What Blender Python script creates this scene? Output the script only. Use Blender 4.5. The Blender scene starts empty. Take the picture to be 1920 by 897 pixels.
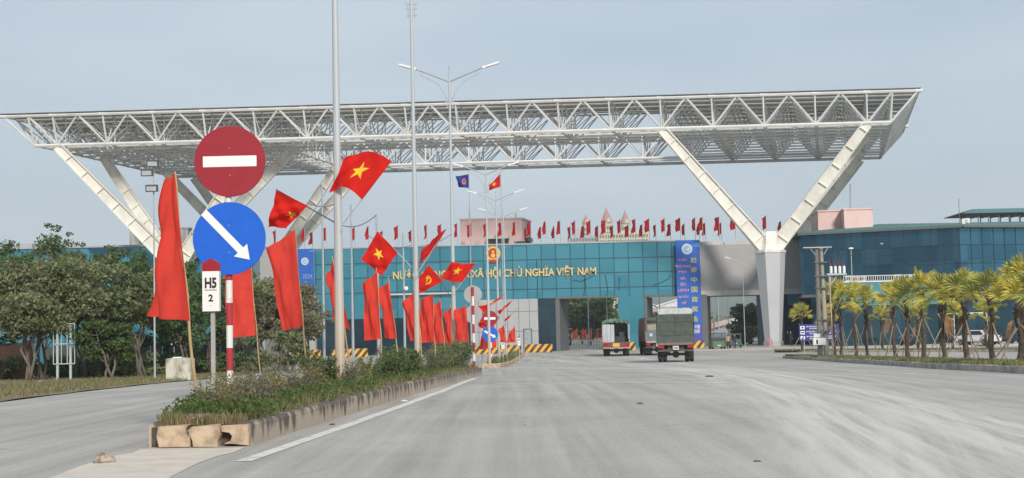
import bpy, bmesh, math, random
import numpy as np
from mathutils import Vector, Matrix
R_ = math.radians
random.seed(7); rng = np.random.default_rng(7)
S = bpy.context.scene; COL = S.collection
# ---------------------------------------------------------------- camera, sky, sun, exposure
F = 2640.0; PXC, PYC = 960.0, 448.5; CZ = 1.22
PITCH = math.atan2(622 - 448.5, F); ROLL = R_(1.3)
cam = bpy.data.cameras.new('camera'); cam.sensor_width = 36; cam.lens = 36 * F / 1920
cam.clip_start = .1; cam.clip_end = 20000
co = bpy.data.objects.new('camera', cam); COL.objects.link(co)
co.matrix_world = Matrix.Translation((0, 0, CZ)) @ Matrix.Rotation(math.pi / 2 + PITCH, 4, 'X') @ Matrix.Rotation(-ROLL, 4, 'Z')
S.camera = co
SUN_EL, SUN_AZ = 31, 163          # azimuth clockwise from +Y: behind the camera, to the right
W = bpy.data.worlds.new('World'); S.world = W; W.use_nodes = True
nt = W.node_tree; nt.nodes.clear()
sky = nt.nodes.new('ShaderNodeTexSky'); sky.sky_type = 'NISHITA'; sky.sun_disc = False
sky.sun_elevation = R_(SUN_EL); sky.sun_rotation = R_(SUN_AZ); sky.dust_density = 2.5; sky.air_density = 1.2
bg1 = nt.nodes.new('ShaderNodeBackground'); bg1.inputs[1].default_value = .108
mixc = nt.nodes.new('ShaderNodeMix'); mixc.data_type = 'RGBA'; mixc.inputs[0].default_value = .88
nz = nt.nodes.new('ShaderNodeTexNoise'); nz.inputs['Scale'].default_value = 3.2; nz.inputs['Detail'].default_value = 4
tc = nt.nodes.new('ShaderNodeTexCoord'); mp = nt.nodes.new('ShaderNodeMapping'); mp.inputs['Scale'].default_value = (1, 1, 4)
cr = nt.nodes.new('ShaderNodeValToRGB')
cr.color_ramp.elements[0].position = .36; cr.color_ramp.elements[0].color = (2.98, 3.62, 4.42, 1)
cr.color_ramp.elements[1].position = .70; cr.color_ramp.elements[1].color = (3.95, 4.5, 5.1, 1)
out = nt.nodes.new('ShaderNodeOutputWorld')
nt.links.new(tc.outputs['Generated'], mp.inputs[0]); nt.links.new(mp.outputs[0], nz.inputs[0])
nt.links.new(nz.outputs[0], cr.inputs[0]); nt.links.new(sky.outputs[0], mixc.inputs[6]); nt.links.new(cr.outputs[0], mixc.inputs[7])
nt.links.new(mixc.outputs[2], bg1.inputs[0]); nt.links.new(bg1.outputs[0], out.inputs[0])
sl = bpy.data.lights.new('sun', 'SUN'); sl.energy = 2.3; sl.angle = R_(10.0); sl.color = (1, .94, .85)
so = bpy.data.objects.new('sun', sl); COL.objects.link(so)
so.rotation_euler = (R_(90 - SUN_EL), 0, R_(180 - SUN_AZ)); so.location = (20, -20, 40)
S.view_settings.view_transform = 'Standard'; S.view_settings.look = 'None'; S.view_settings.gamma = 1
S.view_settings.exposure = 0.5; S.view_settings.use_curve_mapping = False
S.render.engine = 'CYCLES'; S.cycles.use_denoising = True; S.cycles.max_bounces = 6; S.cycles.transparent_max_bounces = 12
S.cycles.volume_bounces = 1
HAZE = .00020

# ---------------------------------------------------------------- where a photo point lies in the world
_c, _s = math.cos(PITCH), math.sin(PITCH); _cr, _sr = math.cos(ROLL), math.sin(ROLL)
def ray(px, py):
    dx, dy = px - PXC, py - PYC
    ux, uy = dx * _cr - dy * _sr, dx * _sr + dy * _cr
    x, y, z = ux / F, 1.0, -uy / F
    return (x, y * _c - z * _s, y * _s + z * _c)
def at(px, py, Y):
    r = ray(px, py); t = Y / r[1]; return Vector((r[0] * t, Y, CZ + r[2] * t))
def _sp(x, w=5.0): return x if x / w > 30 else w * math.log1p(math.exp(x / w))
def gz(y): return -.0168 * (_sp(y - 30) - _sp(y - 104))
def gp(px, py, dz=0):
    r = ray(px, py); f = lambda Y: CZ + r[2] * Y / r[1] - gz(Y) - dz
    Y = 2.0; prev = 2.0
    while Y < 700 and f(Y) > 0: prev = Y; Y *= 1.01
    a, b = prev, Y
    for _ in range(40):
        m = (a + b) / 2
        if f(m) > 0: a = m
        else: b = m
    return at(px, py, a)
def yh(px): return 622 - .0227 * (px - 960)
def gY(px, Y, dz=0): p = at(px, yh(px) + (CZ - gz(Y) - dz) * F / Y, Y); return Vector((p.x, Y, gz(Y) + dz))
def lerp(a, b, t): return a + (b - a) * t
ORD = ['first', 'second', 'third', 'fourth', 'fifth', 'sixth', 'seventh', 'eighth', 'ninth', 'tenth', 'eleventh', 'twelfth', 'thirteenth', 'fourteenth']

# ---------------------------------------------------------------- materials
_M = {}
def mat(name, col, rough=.75, metal=0., var=.12, scale=3., spec=.4, trans=0., bump=0., stretch=(1, 1, 1), col2=None, lo=.35, hi=.7, island=0., detail=6, twoside=False):
    if name in _M: return _M[name]
    m = bpy.data.materials.new(name); m.use_nodes = True; t = m.node_tree; N = t.nodes; L = t.links
    b = N['Principled BSDF']; b.inputs['Roughness'].default_value = rough; b.inputs['Metallic'].default_value = metal
    b.inputs['Specular IOR Level'].default_value = spec
    col = tuple(col); c2 = tuple(col2) if col2 else tuple(max(0, c * (1 - var * 2)) for c in col)
    tcn = N.new('ShaderNodeTexCoord'); mpn = N.new('ShaderNodeMapping'); mpn.inputs['Scale'].default_value = stretch
    nzn = N.new('ShaderNodeTexNoise'); nzn.inputs['Scale'].default_value = scale; nzn.inputs['Detail'].default_value = detail; nzn.inputs['Roughness'].default_value = .62
    L.new(tcn.outputs['Object'], mpn.inputs[0]); L.new(mpn.outputs[0], nzn.inputs[0])
    rp = N.new('ShaderNodeValToRGB'); e = rp.color_ramp.elements
    e[0].position = lo; e[0].color = (*c2, 1); e[1].position = hi; e[1].color = (*col, 1)
    L.new(nzn.outputs[0], rp.inputs[0]); cout = rp.outputs[0]
    if island:
        g = N.new('ShaderNodeNewGeometry'); hs = N.new('ShaderNodeHueSaturation')
        mr = N.new('ShaderNodeMapRange'); mr.inputs[3].default_value = 1 - island; mr.inputs[4].default_value = 1 + island
        L.new(g.outputs['Random Per Island'], mr.inputs[0]); L.new(mr.outputs[0], hs.inputs['Value']); L.new(cout, hs.inputs['Color'])
        mr2 = N.new('ShaderNodeMapRange'); mr2.inputs[3].default_value = .5 - island * .07; mr2.inputs[4].default_value = .5 + island * .05
        L.new(g.outputs['Random Per Island'], mr2.inputs[0]); L.new(mr2.outputs[0], hs.inputs['Hue']); cout = hs.outputs[0]
    L.new(cout, b.inputs['Base Color'])
    if bump:
        bp = N.new('ShaderNodeBump'); bp.inputs['Strength'].default_value = bump; bp.inputs['Distance'].default_value = .02
        L.new(nzn.outputs[0], bp.inputs['Height']); L.new(bp.outputs[0], b.inputs['Normal'])
    if trans:
        tr = N.new('ShaderNodeBsdfTranslucent'); mx = N.new('ShaderNodeMixShader'); mx.inputs[0].default_value = trans
        L.new(cout, tr.inputs[0]); L.new(b.outputs[0], mx.inputs[1]); L.new(tr.outputs[0], mx.inputs[2])
        L.new(mx.outputs[0], N['Material Output'].inputs[0])
    _M[name] = m; return m

def glass_mat(name, col, col2, metal=.45, rough=.06, pane=(1.48, 1.8), wob=.012):
    """Tinted reflective curtain wall glass; every pane leans a hair differently, so its reflection breaks at the joints."""
    if name in _M: return _M[name]
    m = bpy.data.materials.new(name); m.use_nodes = True; t = m.node_tree; N = t.nodes; L = t.links
    b = N['Principled BSDF']; b.inputs['Roughness'].default_value = rough; b.inputs['Metallic'].default_value = metal
    tcn = N.new('ShaderNodeTexCoord'); sx = N.new('ShaderNodeVectorMath'); sx.operation = 'DIVIDE'; sx.inputs[1].default_value = (pane[0], 50, pane[1])
    fl = N.new('ShaderNodeVectorMath'); fl.operation = 'FLOOR'; wn = N.new('ShaderNodeTexWhiteNoise')
    L.new(tcn.outputs['Object'], sx.inputs[0]); L.new(sx.outputs[0], fl.inputs[0]); L.new(fl.outputs[0], wn.inputs[0])
    mx = N.new('ShaderNodeMix'); mx.data_type = 'RGBA'; mx.inputs[6].default_value = (*col, 1); mx.inputs[7].default_value = (*col2, 1)
    L.new(wn.outputs[0], mx.inputs[0]); L.new(mx.outputs[2], b.inputs['Base Color'])
    g = N.new('ShaderNodeNewGeometry'); sb = N.new('ShaderNodeVectorMath'); sb.operation = 'SUBTRACT'; sb.inputs[1].default_value = (.5, .5, .5)
    sc = N.new('ShaderNodeVectorMath'); sc.operation = 'SCALE'; sc.inputs['Scale'].default_value = wob
    L.new(wn.outputs['Color'], sb.inputs[0]); L.new(sb.outputs[0], sc.inputs[0])
    nz2 = N.new('ShaderNodeTexNoise'); nz2.inputs['Scale'].default_value = .5; sb2 = N.new('ShaderNodeVectorMath'); sb2.operation = 'SUBTRACT'; sb2.inputs[1].default_value = (.5, .5, .5)
    sc2 = N.new('ShaderNodeVectorMath'); sc2.operation = 'SCALE'; sc2.inputs['Scale'].default_value = wob * 1.2
    L.new(tcn.outputs['Object'], nz2.inputs[0]); L.new(nz2.outputs['Color'], sb2.inputs[0]); L.new(sb2.outputs[0], sc2.inputs[0])
    a1 = N.new('ShaderNodeVectorMath'); a2 = N.new('ShaderNodeVectorMath'); nm = N.new('ShaderNodeVectorMath'); nm.operation = 'NORMALIZE'
    L.new(g.outputs['Normal'], a1.inputs[0]); L.new(sc.outputs[0], a1.inputs[1]); L.new(a1.outputs[0], a2.inputs[0]); L.new(sc2.outputs[0], a2.inputs[1])
    L.new(a2.outputs[0], nm.inputs[0]); L.new(nm.outputs[0], b.inputs['Normal'])
    _M[name] = m; return m

def stripe_mat(name, ca, cb, axis=(1, 0, 1), freq=2.2, wear=.15):
    """Slanted painted stripes, slightly dirty."""
    if name in _M: return _M[name]
    m = bpy.data.materials.new(name); m.use_nodes = True; t = m.node_tree; N = t.nodes; L = t.links
    b = N['Principled BSDF']; b.inputs['Roughness'].default_value = .7
    tcn = N.new('ShaderNodeTexCoord'); d = N.new('ShaderNodeVectorMath'); d.operation = 'DOT_PRODUCT'; d.inputs[1].default_value = [a * freq for a in axis]
    L.new(tcn.outputs['Object'], d.inputs[0])
    fr = N.new('ShaderNodeMath'); fr.operation = 'FRACT'; L.new(d.outputs['Value'], fr.inputs[0])
    gt = N.new('ShaderNodeMath'); gt.operation = 'GREATER_THAN'; gt.inputs[1].default_value = .5; L.new(fr.outputs[0], gt.inputs[0])
    mx = N.new('ShaderNodeMix'); mx.data_type = 'RGBA'; mx.inputs[6].default_value = (*ca, 1); mx.inputs[7].default_value = (*cb, 1); L.new(gt.outputs[0], mx.inputs[0])
    nzn = N.new('ShaderNodeTexNoise'); nzn.inputs['Scale'].default_value = 4; L.new(tcn.outputs['Object'], nzn.inputs[0])
    m2 = N.new('ShaderNodeMix'); m2.data_type = 'RGBA'; m2.inputs[7].default_value = (.25, .22, .19, 1)
    mr = N.new('ShaderNodeMapRange'); mr.inputs[1].default_value = .45; mr.inputs[2].default_value = .8; mr.inputs[4].default_value = wear * 3; L.new(nzn.outputs[0], mr.inputs[0]); L.new(mr.outputs[0], m2.inputs[0])
    L.new(mx.outputs[2], m2.inputs[6]); L.new(m2.outputs[2], b.inputs['Base Color'])
    _M[name] = m; return m

# ---------------------------------------------------------------- mesh builder and object helpers
def kids(o): return [c for c in o.children]
def root_loc(o):
    v = Vector((0, 0, 0))
    while o is not None: v += o.location; o = o.parent
    return v
class MB:
    def __init__(s): s.v = []; s.f = []; s.m = []; s.mi = 0
    def add(s, vs, fs):
        n = len(s.v); s.v += [tuple(p) for p in vs]; s.f += [tuple(i + n for i in f) for f in fs]; s.m += [s.mi] * len(fs); return s
    def box(s, x0, x1, y0, y1, z0, z1, sk=(0, 0), T=None):
        a = [Vector((x, y, z)) for z in (z0, z1) for y in (y0, y1) for x in (x0, x1)]
        if sk[0]: a = [Vector((p.x + (p.y - y0) * sk[0], p.y, p.z)) for p in a]
        if T is not None: a = [T @ p for p in a]
        return s.add(a, [(0, 2, 3, 1), (4, 5, 7, 6), (0, 1, 5, 4), (1, 3, 7, 5), (3, 2, 6, 7), (2, 0, 4, 6)])
    def bar(s, p, q, w, h=None, up=(0, 0, 1)):
        p, q = Vector(p), Vector(q); h = h or w; d = (q - p).normalized(); up = Vector(up)
        if abs(d.dot(up)) > .98: up = Vector((1, 0, 0))
        a = d.cross(up).normalized() * w / 2; b = a.cross(d).normalized() * h / 2
        vs = [e + i * a + j * b for e in (p, q) for i, j in ((-1, -1), (1, -1), (1, 1), (-1, 1))]
        return s.add(vs, [(0, 1, 2, 3)[::-1], (4, 5, 6, 7), (0, 1, 5, 4), (1, 2, 6, 5), (2, 3, 7, 6), (3, 0, 4, 7)])
    def tube(s, pts, rs, n=8, cap=True):
        pts = [Vector(p) for p in pts]
        if not hasattr(rs, '__len__'): rs = [rs] * len(pts)
        vs = []; fs = []; ref = None
        for i, p in enumerate(pts):
            d = (pts[min(i + 1, len(pts) - 1)] - pts[max(i - 1, 0)]).normalized()
            if ref is None: ref = Vector((0, 0, 1)) if abs(d.z) < .9 else Vector((1, 0, 0))
            a = d.cross(ref).normalized(); b = d.cross(a).normalized(); ref = a.cross(d) * -1 if False else ref
            if abs(d.dot(ref)) > .97: ref = Vector((0, 1, 0)) if abs(d.y) < .9 else Vector((1, 0, 0)); a = d.cross(ref).normalized(); b = d.cross(a).normalized()
            for k in range(n):
                t = 2 * math.pi * k / n; vs.append(p + (a * math.cos(t) + b * math.sin(t)) * rs[i])
        for i in range(len(pts) - 1):
            for k in range(n): fs.append((i * n + k, i * n + (k + 1) % n, (i + 1) * n + (k + 1) % n, (i + 1) * n + k))
        if cap: fs.append(tuple(range(n))[::-1]); fs.append(tuple(range((len(pts) - 1) * n, len(pts) * n)))
        return s.add(vs, fs)
    def lathe(s, prof, c=(0, 0, 0), n=24, axis='z'):
        vs = []; fs = []
        for r, h in prof:
            for k in range(n):
                t = 2 * math.pi * k / n; x, y = r * math.cos(t), r * math.sin(t)
                vs.append(Vector(c) + (Vector((x, y, h)) if axis == 'z' else Vector((x, h, y)) if axis == 'y' else Vector((h, x, y))))
        for i in range(len(prof) - 1):
            for k in range(n): fs.append((i * n + k, i * n + (k + 1) % n, (i + 1) * n + (k + 1) % n, (i + 1) * n + k))
        fs.append(tuple(range(n))[::-1]); fs.append(tuple(range((len(prof) - 1) * n, len(prof) * n)))
        return s.add(vs, fs)
    def prism(s, poly, off):
        """poly: world points of a flat outline; off: vector it is extruded by."""
        n = len(poly); poly = [Vector(p) for p in poly]; off = Vector(off)
        return s.add(poly + [p + off for p in poly], [tuple(range(n)), tuple(range(n, 2 * n))[::-1]] + [(i, (i + 1) % n, n + (i + 1) % n, n + i) for i in range(n)])
    def build(s, name, m, parent=None, world=True, smooth=False, fix=True):
        me = bpy.data.meshes.new(name)
        o_ = root_loc(parent) if (parent is not None and world) else Vector((0, 0, 0))
        me.from_pydata([(p[0] - o_.x, p[1] - o_.y, p[2] - o_.z) for p in s.v], [], s.f)
        for k in (m if isinstance(m, (list, tuple)) else [m]): me.materials.append(k)
        if any(s.m): me.polygons.foreach_set('material_index', s.m)
        if fix:
            bm = bmesh.new(); bm.from_mesh(me); bmesh.ops.recalc_face_normals(bm, faces=bm.faces); bm.to_mesh(me); bm.free()
        if smooth: me.polygons.foreach_set('use_smooth', [True] * len(me.polygons))
        me.update(); o = bpy.data.objects.new(name, me); COL.objects.link(o)
        if parent is not None: o.parent = parent
        return o
def tag(o, label=None, cat=None, group=None, kind=None):
    if label: o['label'] = label
    if cat: o['category'] = cat
    if group: o['group'] = group
    if kind: o['kind'] = kind
    return o
def thing(name, label, cat, loc=(0, 0, 0), group=None, rz=0):
    o = bpy.data.objects.new(name, None); COL.objects.link(o); o.location = loc; o.rotation_euler = (0, 0, rz); o.empty_display_size = .2
    return tag(o, label, cat, group)
def copy_tree(o, parent=None, mesh=None):
    c = o.copy(); COL.objects.link(c)
    if parent is not None: c.parent = parent
    for ch in list(o.children): copy_tree(ch, c)
    return c
def struct(mb, name, m, **k): return tag(mb.build(name, m, **k), kind='structure')
def text_mb(body, m, w=None, h=None, center=(0, 0, 0), ext=.03, xdir=(1, 0, 0), name='lettering', parent=None, bold=0.0):
    """Lettering standing in the XZ plane, facing -Y."""
    cu = bpy.data.curves.new('t', 'FONT'); cu.body = body; cu.size = 1; cu.extrude = 0; cu.offset = bold; cu.align_x = 'CENTER'; cu.resolution_u = 3
    ob = bpy.data.objects.new('t', cu); COL.objects.link(ob); bpy.context.view_layer.update()
    dg = bpy.context.evaluated_depsgraph_get(); me = bpy.data.meshes.new_from_object(ob.evaluated_get(dg))
    vs = [v.co.copy() for v in me.vertices]; fs = [tuple(p.vertices) for p in me.polygons]
    bpy.data.objects.remove(ob); bpy.data.meshes.remove(me)
    x0, x1 = min(v.x for v in vs), max(v.x for v in vs); y0, y1 = min(v.y for v in vs), max(v.y for v in vs)
    sx = (w / (x1 - x0)) if w else None; sy = (h / (y1 - y0)) if h else sx
    sx = sx or sy; C_ = Vector(center); mb = MB()
    mb.add([C_ + Vector(((v.x - (x0 + x1) / 2) * sx, -ext, (v.y - (y0 + y1) / 2) * sy)) for v in vs], fs)
    # side walls along the open edges give the letters depth
    ec = {}
    for f in fs:
        for i in range(len(f)):
            a, b = f[i], f[(i + 1) % len(f)]; ec.setdefault((min(a, b), max(a, b)), []).append((a, b))
    n = len(mb.v); mb.v += [(p[0], p[1] + ext * .9, p[2]) for p in mb.v[:n]]
    for k, l in ec.items():
        if len(l) == 1: a, b = l[0]; mb.f.append((a, b, b + n, a + n)); mb.m.append(0)
    return mb.build(name, m, parent, fix=False)
# ================================================================ SETTING: terrain, roads, kerbs
def sheet(name, x0, x1, y0, y1, dz, m, fx=None, ystep=2.0, nx=2, parent=None, kind='structure'):
    """A sheet that follows the fall of the ground; fx(y) may give (x0, x1) per row."""
    ys = []; y = y0
    while y < y1 - 1e-6: ys.append(y); y += ystep if y < 200 else max(ystep, y * .15)
    ys.append(y1); mb = MB(); vs = []; fs = []
    for y in ys:
        a, b = fx(y) if fx else (x0, x1)
        for i in range(nx): vs.append((lerp(a, b, i / (nx - 1)), y, gz(y) + dz))
    for j in range(len(ys) - 1):
        for i in range(nx - 1): fs.append((j * nx + i, j * nx + i + 1, (j + 1) * nx + i + 1, (j + 1) * nx + i))
    mb.add(vs, fs); o = mb.build(name, m, parent)
    return tag(o, kind=kind)

def road_mat():
    m = bpy.data.materials.new('dusty_asphalt'); m.use_nodes = True; t = m.node_tree; N = t.nodes; L = t.links
    b = N['Principled BSDF']; b.inputs['Roughness'].default_value = .88; b.inputs['Specular IOR Level'].default_value = .25
    tcn = N.new('ShaderNodeTexCoord')
    def noise(vec, sc, det=6, st=(1, 1, 1), rough=.6):
        mpn = N.new('ShaderNodeMapping'); mpn.inputs['Scale'].default_value = st; L.new(vec, mpn.inputs[0])
        n = N.new('ShaderNodeTexNoise'); n.inputs['Scale'].default_value = sc; n.inputs['Detail'].default_value = det; n.inputs['Roughness'].default_value = rough
        L.new(mpn.outputs[0], n.inputs[0]); return n.outputs[0]
    def ramp(v, stops):
        r = N.new('ShaderNodeValToRGB'); e = r.color_ramp.elements
        while len(e) < len(stops): e.new(.5)
        for k, (p, c) in enumerate(stops): e[k].position = p; e[k].color = (*c, 1) if len(c) == 3 else c
        L.new(v, r.inputs[0]); return r.outputs[0]
    def mix(f, a, bb, mode='MIX'):
        x = N.new('ShaderNodeMix'); x.data_type = 'RGBA'; x.blend_type = mode
        if isinstance(f, float): x.inputs[0].default_value = f
        else: L.new(f, x.inputs[0])
        for i, k in ((6, a), (7, bb)):
            if isinstance(k, tuple): x.inputs[i].default_value = (*k, 1)
            else: L.new(k, x.inputs[i])
        return x.outputs[2]
    P_ = tcn.outputs['Object']
    base = ramp(noise(P_, .22, 8), [(.3, (.375, .352, .318)), (.7, (.495, .468, .427))])
    # streaks left by traffic along the carriageway
    st = ramp(noise(P_, 1.0, 7, (2.6, .05, 1)), [(.34, (.80, .805, .815)), (.66, (1.07, 1.07, 1.065))])
    c = mix(1.0, base, st, 'MULTIPLY')
    fine = ramp(noise(P_, 30, 5, rough=.75), [(.32, (.74, .74, .74)), (.68, (1.16, 1.16, 1.15))]); c = mix(1.0, c, fine, 'MULTIPLY')
    # pale dust where lorries swing round a wide bend: noise laid out in the radius of that bend
    sep = N.new('ShaderNodeSeparateXYZ'); L.new(P_, sep.inputs[0])
    wob = noise(P_, .045, 2)
    def mth(op, a, bb=None):
        x = N.new('ShaderNodeMath'); x.operation = op
        for i, k in enumerate((a, bb)):
            if k is None: continue
            if isinstance(k, (int, float)): x.inputs[i].default_value = k
            else: L.new(k, x.inputs[i])
        return x.outputs[0]
    for (cx, cy, r0, wd, amt) in ARCS:
        dx = mth('SUBTRACT', sep.outputs[0], cx); dy = mth('SUBTRACT', sep.outputs[1], cy)
        rr = mth('SQRT', mth('ADD', mth('MULTIPLY', dx, dx), mth('MULTIPLY', dy, dy)))
        rr = mth('ADD', mth('SUBTRACT', rr, r0), mth('MULTIPLY', mth('SUBTRACT', wob, .5), wd * .9))
        band = mth('MAXIMUM', mth('SUBTRACT', 1.0, mth('ABSOLUTE', mth('DIVIDE', rr, wd))), 0.0)
        cmb = N.new('ShaderNodeCombineXYZ'); L.new(rr, cmb.inputs[0]); L.new(mth('MULTIPLY', sep.outputs[1], .018), cmb.inputs[1])
        n = ramp(noise(cmb.outputs[0], 2.6, 7, (1, 1, 1), .68), [(.42, (0, 0, 0)), (.60, (1, 1, 1))])
        f = mth('MULTIPLY', mth('MULTIPLY', band, n), amt)
        c = mix(f, c, (.70, .665, .60))
    blot = ramp(noise(P_, .5, 6, (1, .5, 1)), [(.60, (0, 0, 0)), (.80, (.4, .4, .4))]); c = mix(blot, c, (.46, .44, .40))
    # fine cracks and dark tar-like stains
    vd = N.new('ShaderNodeVectorMath'); vd.operation = 'ADD'; nv = N.new('ShaderNodeTexNoise'); nv.inputs['Scale'].default_value = .9; nv.inputs['Detail'].default_value = 5; L.new(P_, nv.inputs[0])
    L.new(P_, vd.inputs[0]); L.new(nv.outputs['Color'], vd.inputs[1])
    vo = N.new('ShaderNodeTexVoronoi'); vo.feature = 'DISTANCE_TO_EDGE'; vo.inputs['Scale'].default_value = .28; L.new(vd.outputs[0], vo.inputs['Vector'])
    ck = ramp(vo.outputs['Distance'], [(.0, (1, 1, 1)), (.012, (0, 0, 0))]); ckm = ramp(noise(P_, .15, 3), [(.48, (0, 0, 0)), (.60, (.55, .55, .55))])
    c = mix(mth('MULTIPLY', ck, ckm), c, (.16, .15, .14))
    sp = ramp(noise(P_, 2.2, 3), [(.69, (0, 0, 0)), (.76, (.4, .4, .4))]); c = mix(sp, c, (.22, .215, .205))
    L.new(c, b.inputs['Base Color'])
    bp = N.new('ShaderNodeBump'); bp.inputs['Strength'].default_value = .25; bp.inputs['Distance'].default_value = .01
    L.new(noise(P_, 60, 3), bp.inputs['Height']); L.new(bp.outputs[0], b.inputs['Normal'])
    return m
# circle through three points of the pale tyre sweep seen on the road
def circ(a, b, c):
    ax, ay, bx, by, cx, cy = a.x, a.y, b.x, b.y, c.x, c.y
    d = 2 * (ax * (by - cy) + bx * (cy - ay) + cx * (ay - by))
    ux = ((ax * ax + ay * ay) * (by - cy) + (bx * bx + by * by) * (cy - ay) + (cx * cx + cy * cy) * (ay - by)) / d
    uy = ((ax * ax + ay * ay) * (cx - bx) + (bx * bx + by * by) * (ax - cx) + (cx * cx + cy * cy) * (bx - ax)) / d
    return ux, uy, math.hypot(ax - ux, ay - uy)
ARCS = []
for (p, q, r, wd, amt) in (((1310, 695), (1480, 738), (1640, 830), 1.3, .75), ((1400, 695), (1640, 742), (1900, 815), 1.1, .8), ((1280, 690), (1420, 724), (1540, 800), 1.0, .45), ((1500, 705), (1720, 770), (1800, 880), 2.2, .45)):
    ARCS.append((*circ(gp(*p), gp(*q), gp(*r)), wd, amt))
ROAD = road_mat()
SOIL = mat('bare_soil', (.20, .145, .09), .95, var=.25, scale=2.5, bump=.4)
GRASSG = mat('grassy_ground', (.15, .15, .07), .95, scale=.9, col2=(.25, .175, .11), lo=.38, hi=.62, bump=.4)
CONC = mat('pale_concrete', (.66, .585, .49), .9, var=.1, scale=3, col2=(.53, .46, .38), bump=.2)
KERB = mat('weathered_kerb_concrete', (.42, .35, .27), .9, scale=3.4, stretch=(1.1, 1.1, .3), col2=(.115, .095, .078), lo=.44, hi=.56, bump=.35)
def mould(m):
    # black mould creeping down from the top edge in uneven runs
    t = m.node_tree; N = t.nodes; L = t.links; rp = [n for n in N if n.type == 'VALTORGB'][0]; nz_ = [n for n in N if n.type == 'TEX_NOISE'][0]
    at_ = N.new('ShaderNodeAttribute'); at_.attribute_name = 'rise'; ma = N.new('ShaderNodeMath'); ma.operation = 'MULTIPLY_ADD'; ma.inputs[1].default_value = -.25; L.new(at_.outputs['Fac'], ma.inputs[0])
    ad = N.new('ShaderNodeMath'); ad.inputs[1].default_value = .15; L.new(nz_.outputs[0], ad.inputs[0]); L.new(ad.outputs[0], ma.inputs[2]); L.new(ma.outputs[0], rp.inputs[0])
mould(KERB)
KERB2 = mat('grey_kerb_concrete', (.42, .40, .36), .9, scale=1.6, col2=(.2, .18, .16), lo=.32, hi=.6, bump=.3)
BLOCK = mat('tan_broken_concrete', (.52, .39, .27), .92, scale=5.5, col2=(.27, .20, .14), lo=.34, hi=.56, bump=.7)
PAINT = mat('worn_road_paint', (.66, .635, .57), .85, scale=5, col2=(.44, .425, .395), lo=.37, hi=.47, detail=9)
PAINT2 = mat('faded_road_paint', (.74, .73, .70), .85, scale=2, col2=(.46, .45, .43), lo=.36, hi=.56, detail=8)
PAVE = mat('pale_pavement', (.50, .47, .42), .9, var=.08, scale=2)

sheet('ground', -3500, 3500, -30, 9000, -.05, GRASSG, ystep=4, nx=3)
lx = [(-30, -11.0)] + sorted([(gp(x, y).y, gp(x, y).x) for x, y in ((0, 755), (130, 738), (300, 719), (360, 714))])
def left_edge(y):
    ys, xs = [a for a, b in lx], [b for a, b in lx]
    return float(np.interp(y, ys, xs)) if y < ys[-1] else xs[-1] - (y - ys[-1]) * .09
sheet('road', 0, 0, -30, 232, 0, ROAD, fx=lambda y: (left_edge(y), 95), ystep=1.5, nx=8)

# median: right edge read from the kerb, about 1.15 m wide
kp = sorted([(gp(x, y).y, gp(x, y).x) for x, y in ((467, 837), (560, 808), (674, 772), (800, 733), (903, 704))])
ky = [a for a, b in kp]; kx = [b for a, b in kp]; NOSE = ky[0]; KEND = ky[-1] + .3; MW = 1.16; KH = .27
def mw(y): return float(np.interp(y, [NOSE, NOSE + 2, 23, 38, 53], [1.16, 1.45, 2.75, 2.75, 1.7]))
def medr(y): return float(np.interp(y, ky, kx))
def rise(o):
    a = o.data.attributes.new('rise', 'FLOAT', 'POINT'); a.data.foreach_set('value', [(v.co.z - gz(v.co.y)) / .27 for v in o.data.vertices]); return o
def kerb_run(mb, edge, y0, y1, side, h=KH, w=.17, step=1.7, jit=.008):
    y = y0
    while y < y1 - .05:
        yn = min(y1, y + step); a = random.uniform(-jit, jit); b = random.uniform(-jit, jit)
        e0, e1 = edge(y + .0015) + a, edge(yn - .0015) + a; hh = h + b
        p = []
        for (e, yy) in ((e0, y + .004), (e1, yn - .004)):
            g = gz(yy); i = -side * w
            p += [(e, yy, g - .05), (e, yy, g + hh * .85), (e - side * .03, yy, g + hh), (e + i, yy, g + hh), (e + i, yy, g - .05)]
        mb.add(p, [(0, 1, 6, 5), (1, 2, 7, 6), (2, 3, 8, 7), (3, 4, 9, 8), (0, 4, 3, 2, 1), (5, 6, 7, 8, 9)]); y = yn
mb = MB(); kerb_run(mb, medr, NOSE + .16, KEND, 1); kerb_run(mb, lambda y: medr(y) - mw(y), NOSE + .16, KEND, -1)
mb.box(medr(KEND) - mw(KEND), medr(KEND), KEND, KEND + .17, gz(KEND) - .1, gz(KEND) + KH)
rise(struct(mb, 'median_kerb', KERB))
sheet('median_soil', 0, 0, NOSE + .14, KEND, KH - .03, SOIL, fx=lambda y: (medr(y) - mw(y) + .17, medr(y) - .17), ystep=.7, nx=4)
# broken nose blocks of the median
def px_block(pts, Y, depth, m, label, lean=.04):
    g = [at(px, py, Y) for px, py in pts]
    mb = MB(); n = len(g); back = [p + Vector((0, depth, 0)) for p in g]
    cz_ = sum(p.z for p in g) / n
    front = [p + Vector((0, (p.z - cz_) * lean + random.uniform(-.012, .012), 0)) for p in g]
    c = sum(front, Vector()) / n; rim = [lerp(p, c, .06) + Vector((0, -.02, 0)) for p in front]
    vs = back + front + rim; fs = [tuple(range(n))[::-1]]
    for i in range(n):
        j = (i + 1) % n; fs += [(i, j, n + j, n + i), (n + i, n + j, 2 * n + j, 2 * n + i)]
    fs.append(tuple(range(2 * n, 3 * n))); mb.add(vs, fs)
    return tag(mb.build('kerb_block', m), label, 'kerb block', 'broken kerb blocks at the nose of the median')
px_block([(296, 801), (354, 797), (349, 806), (352, 815), (358, 820), (357, 839), (298, 840), (293, 820)], NOSE + .02, .26, BLOCK, 'tan broken kerb block at the left end of the median nose, beside the left road')
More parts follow.
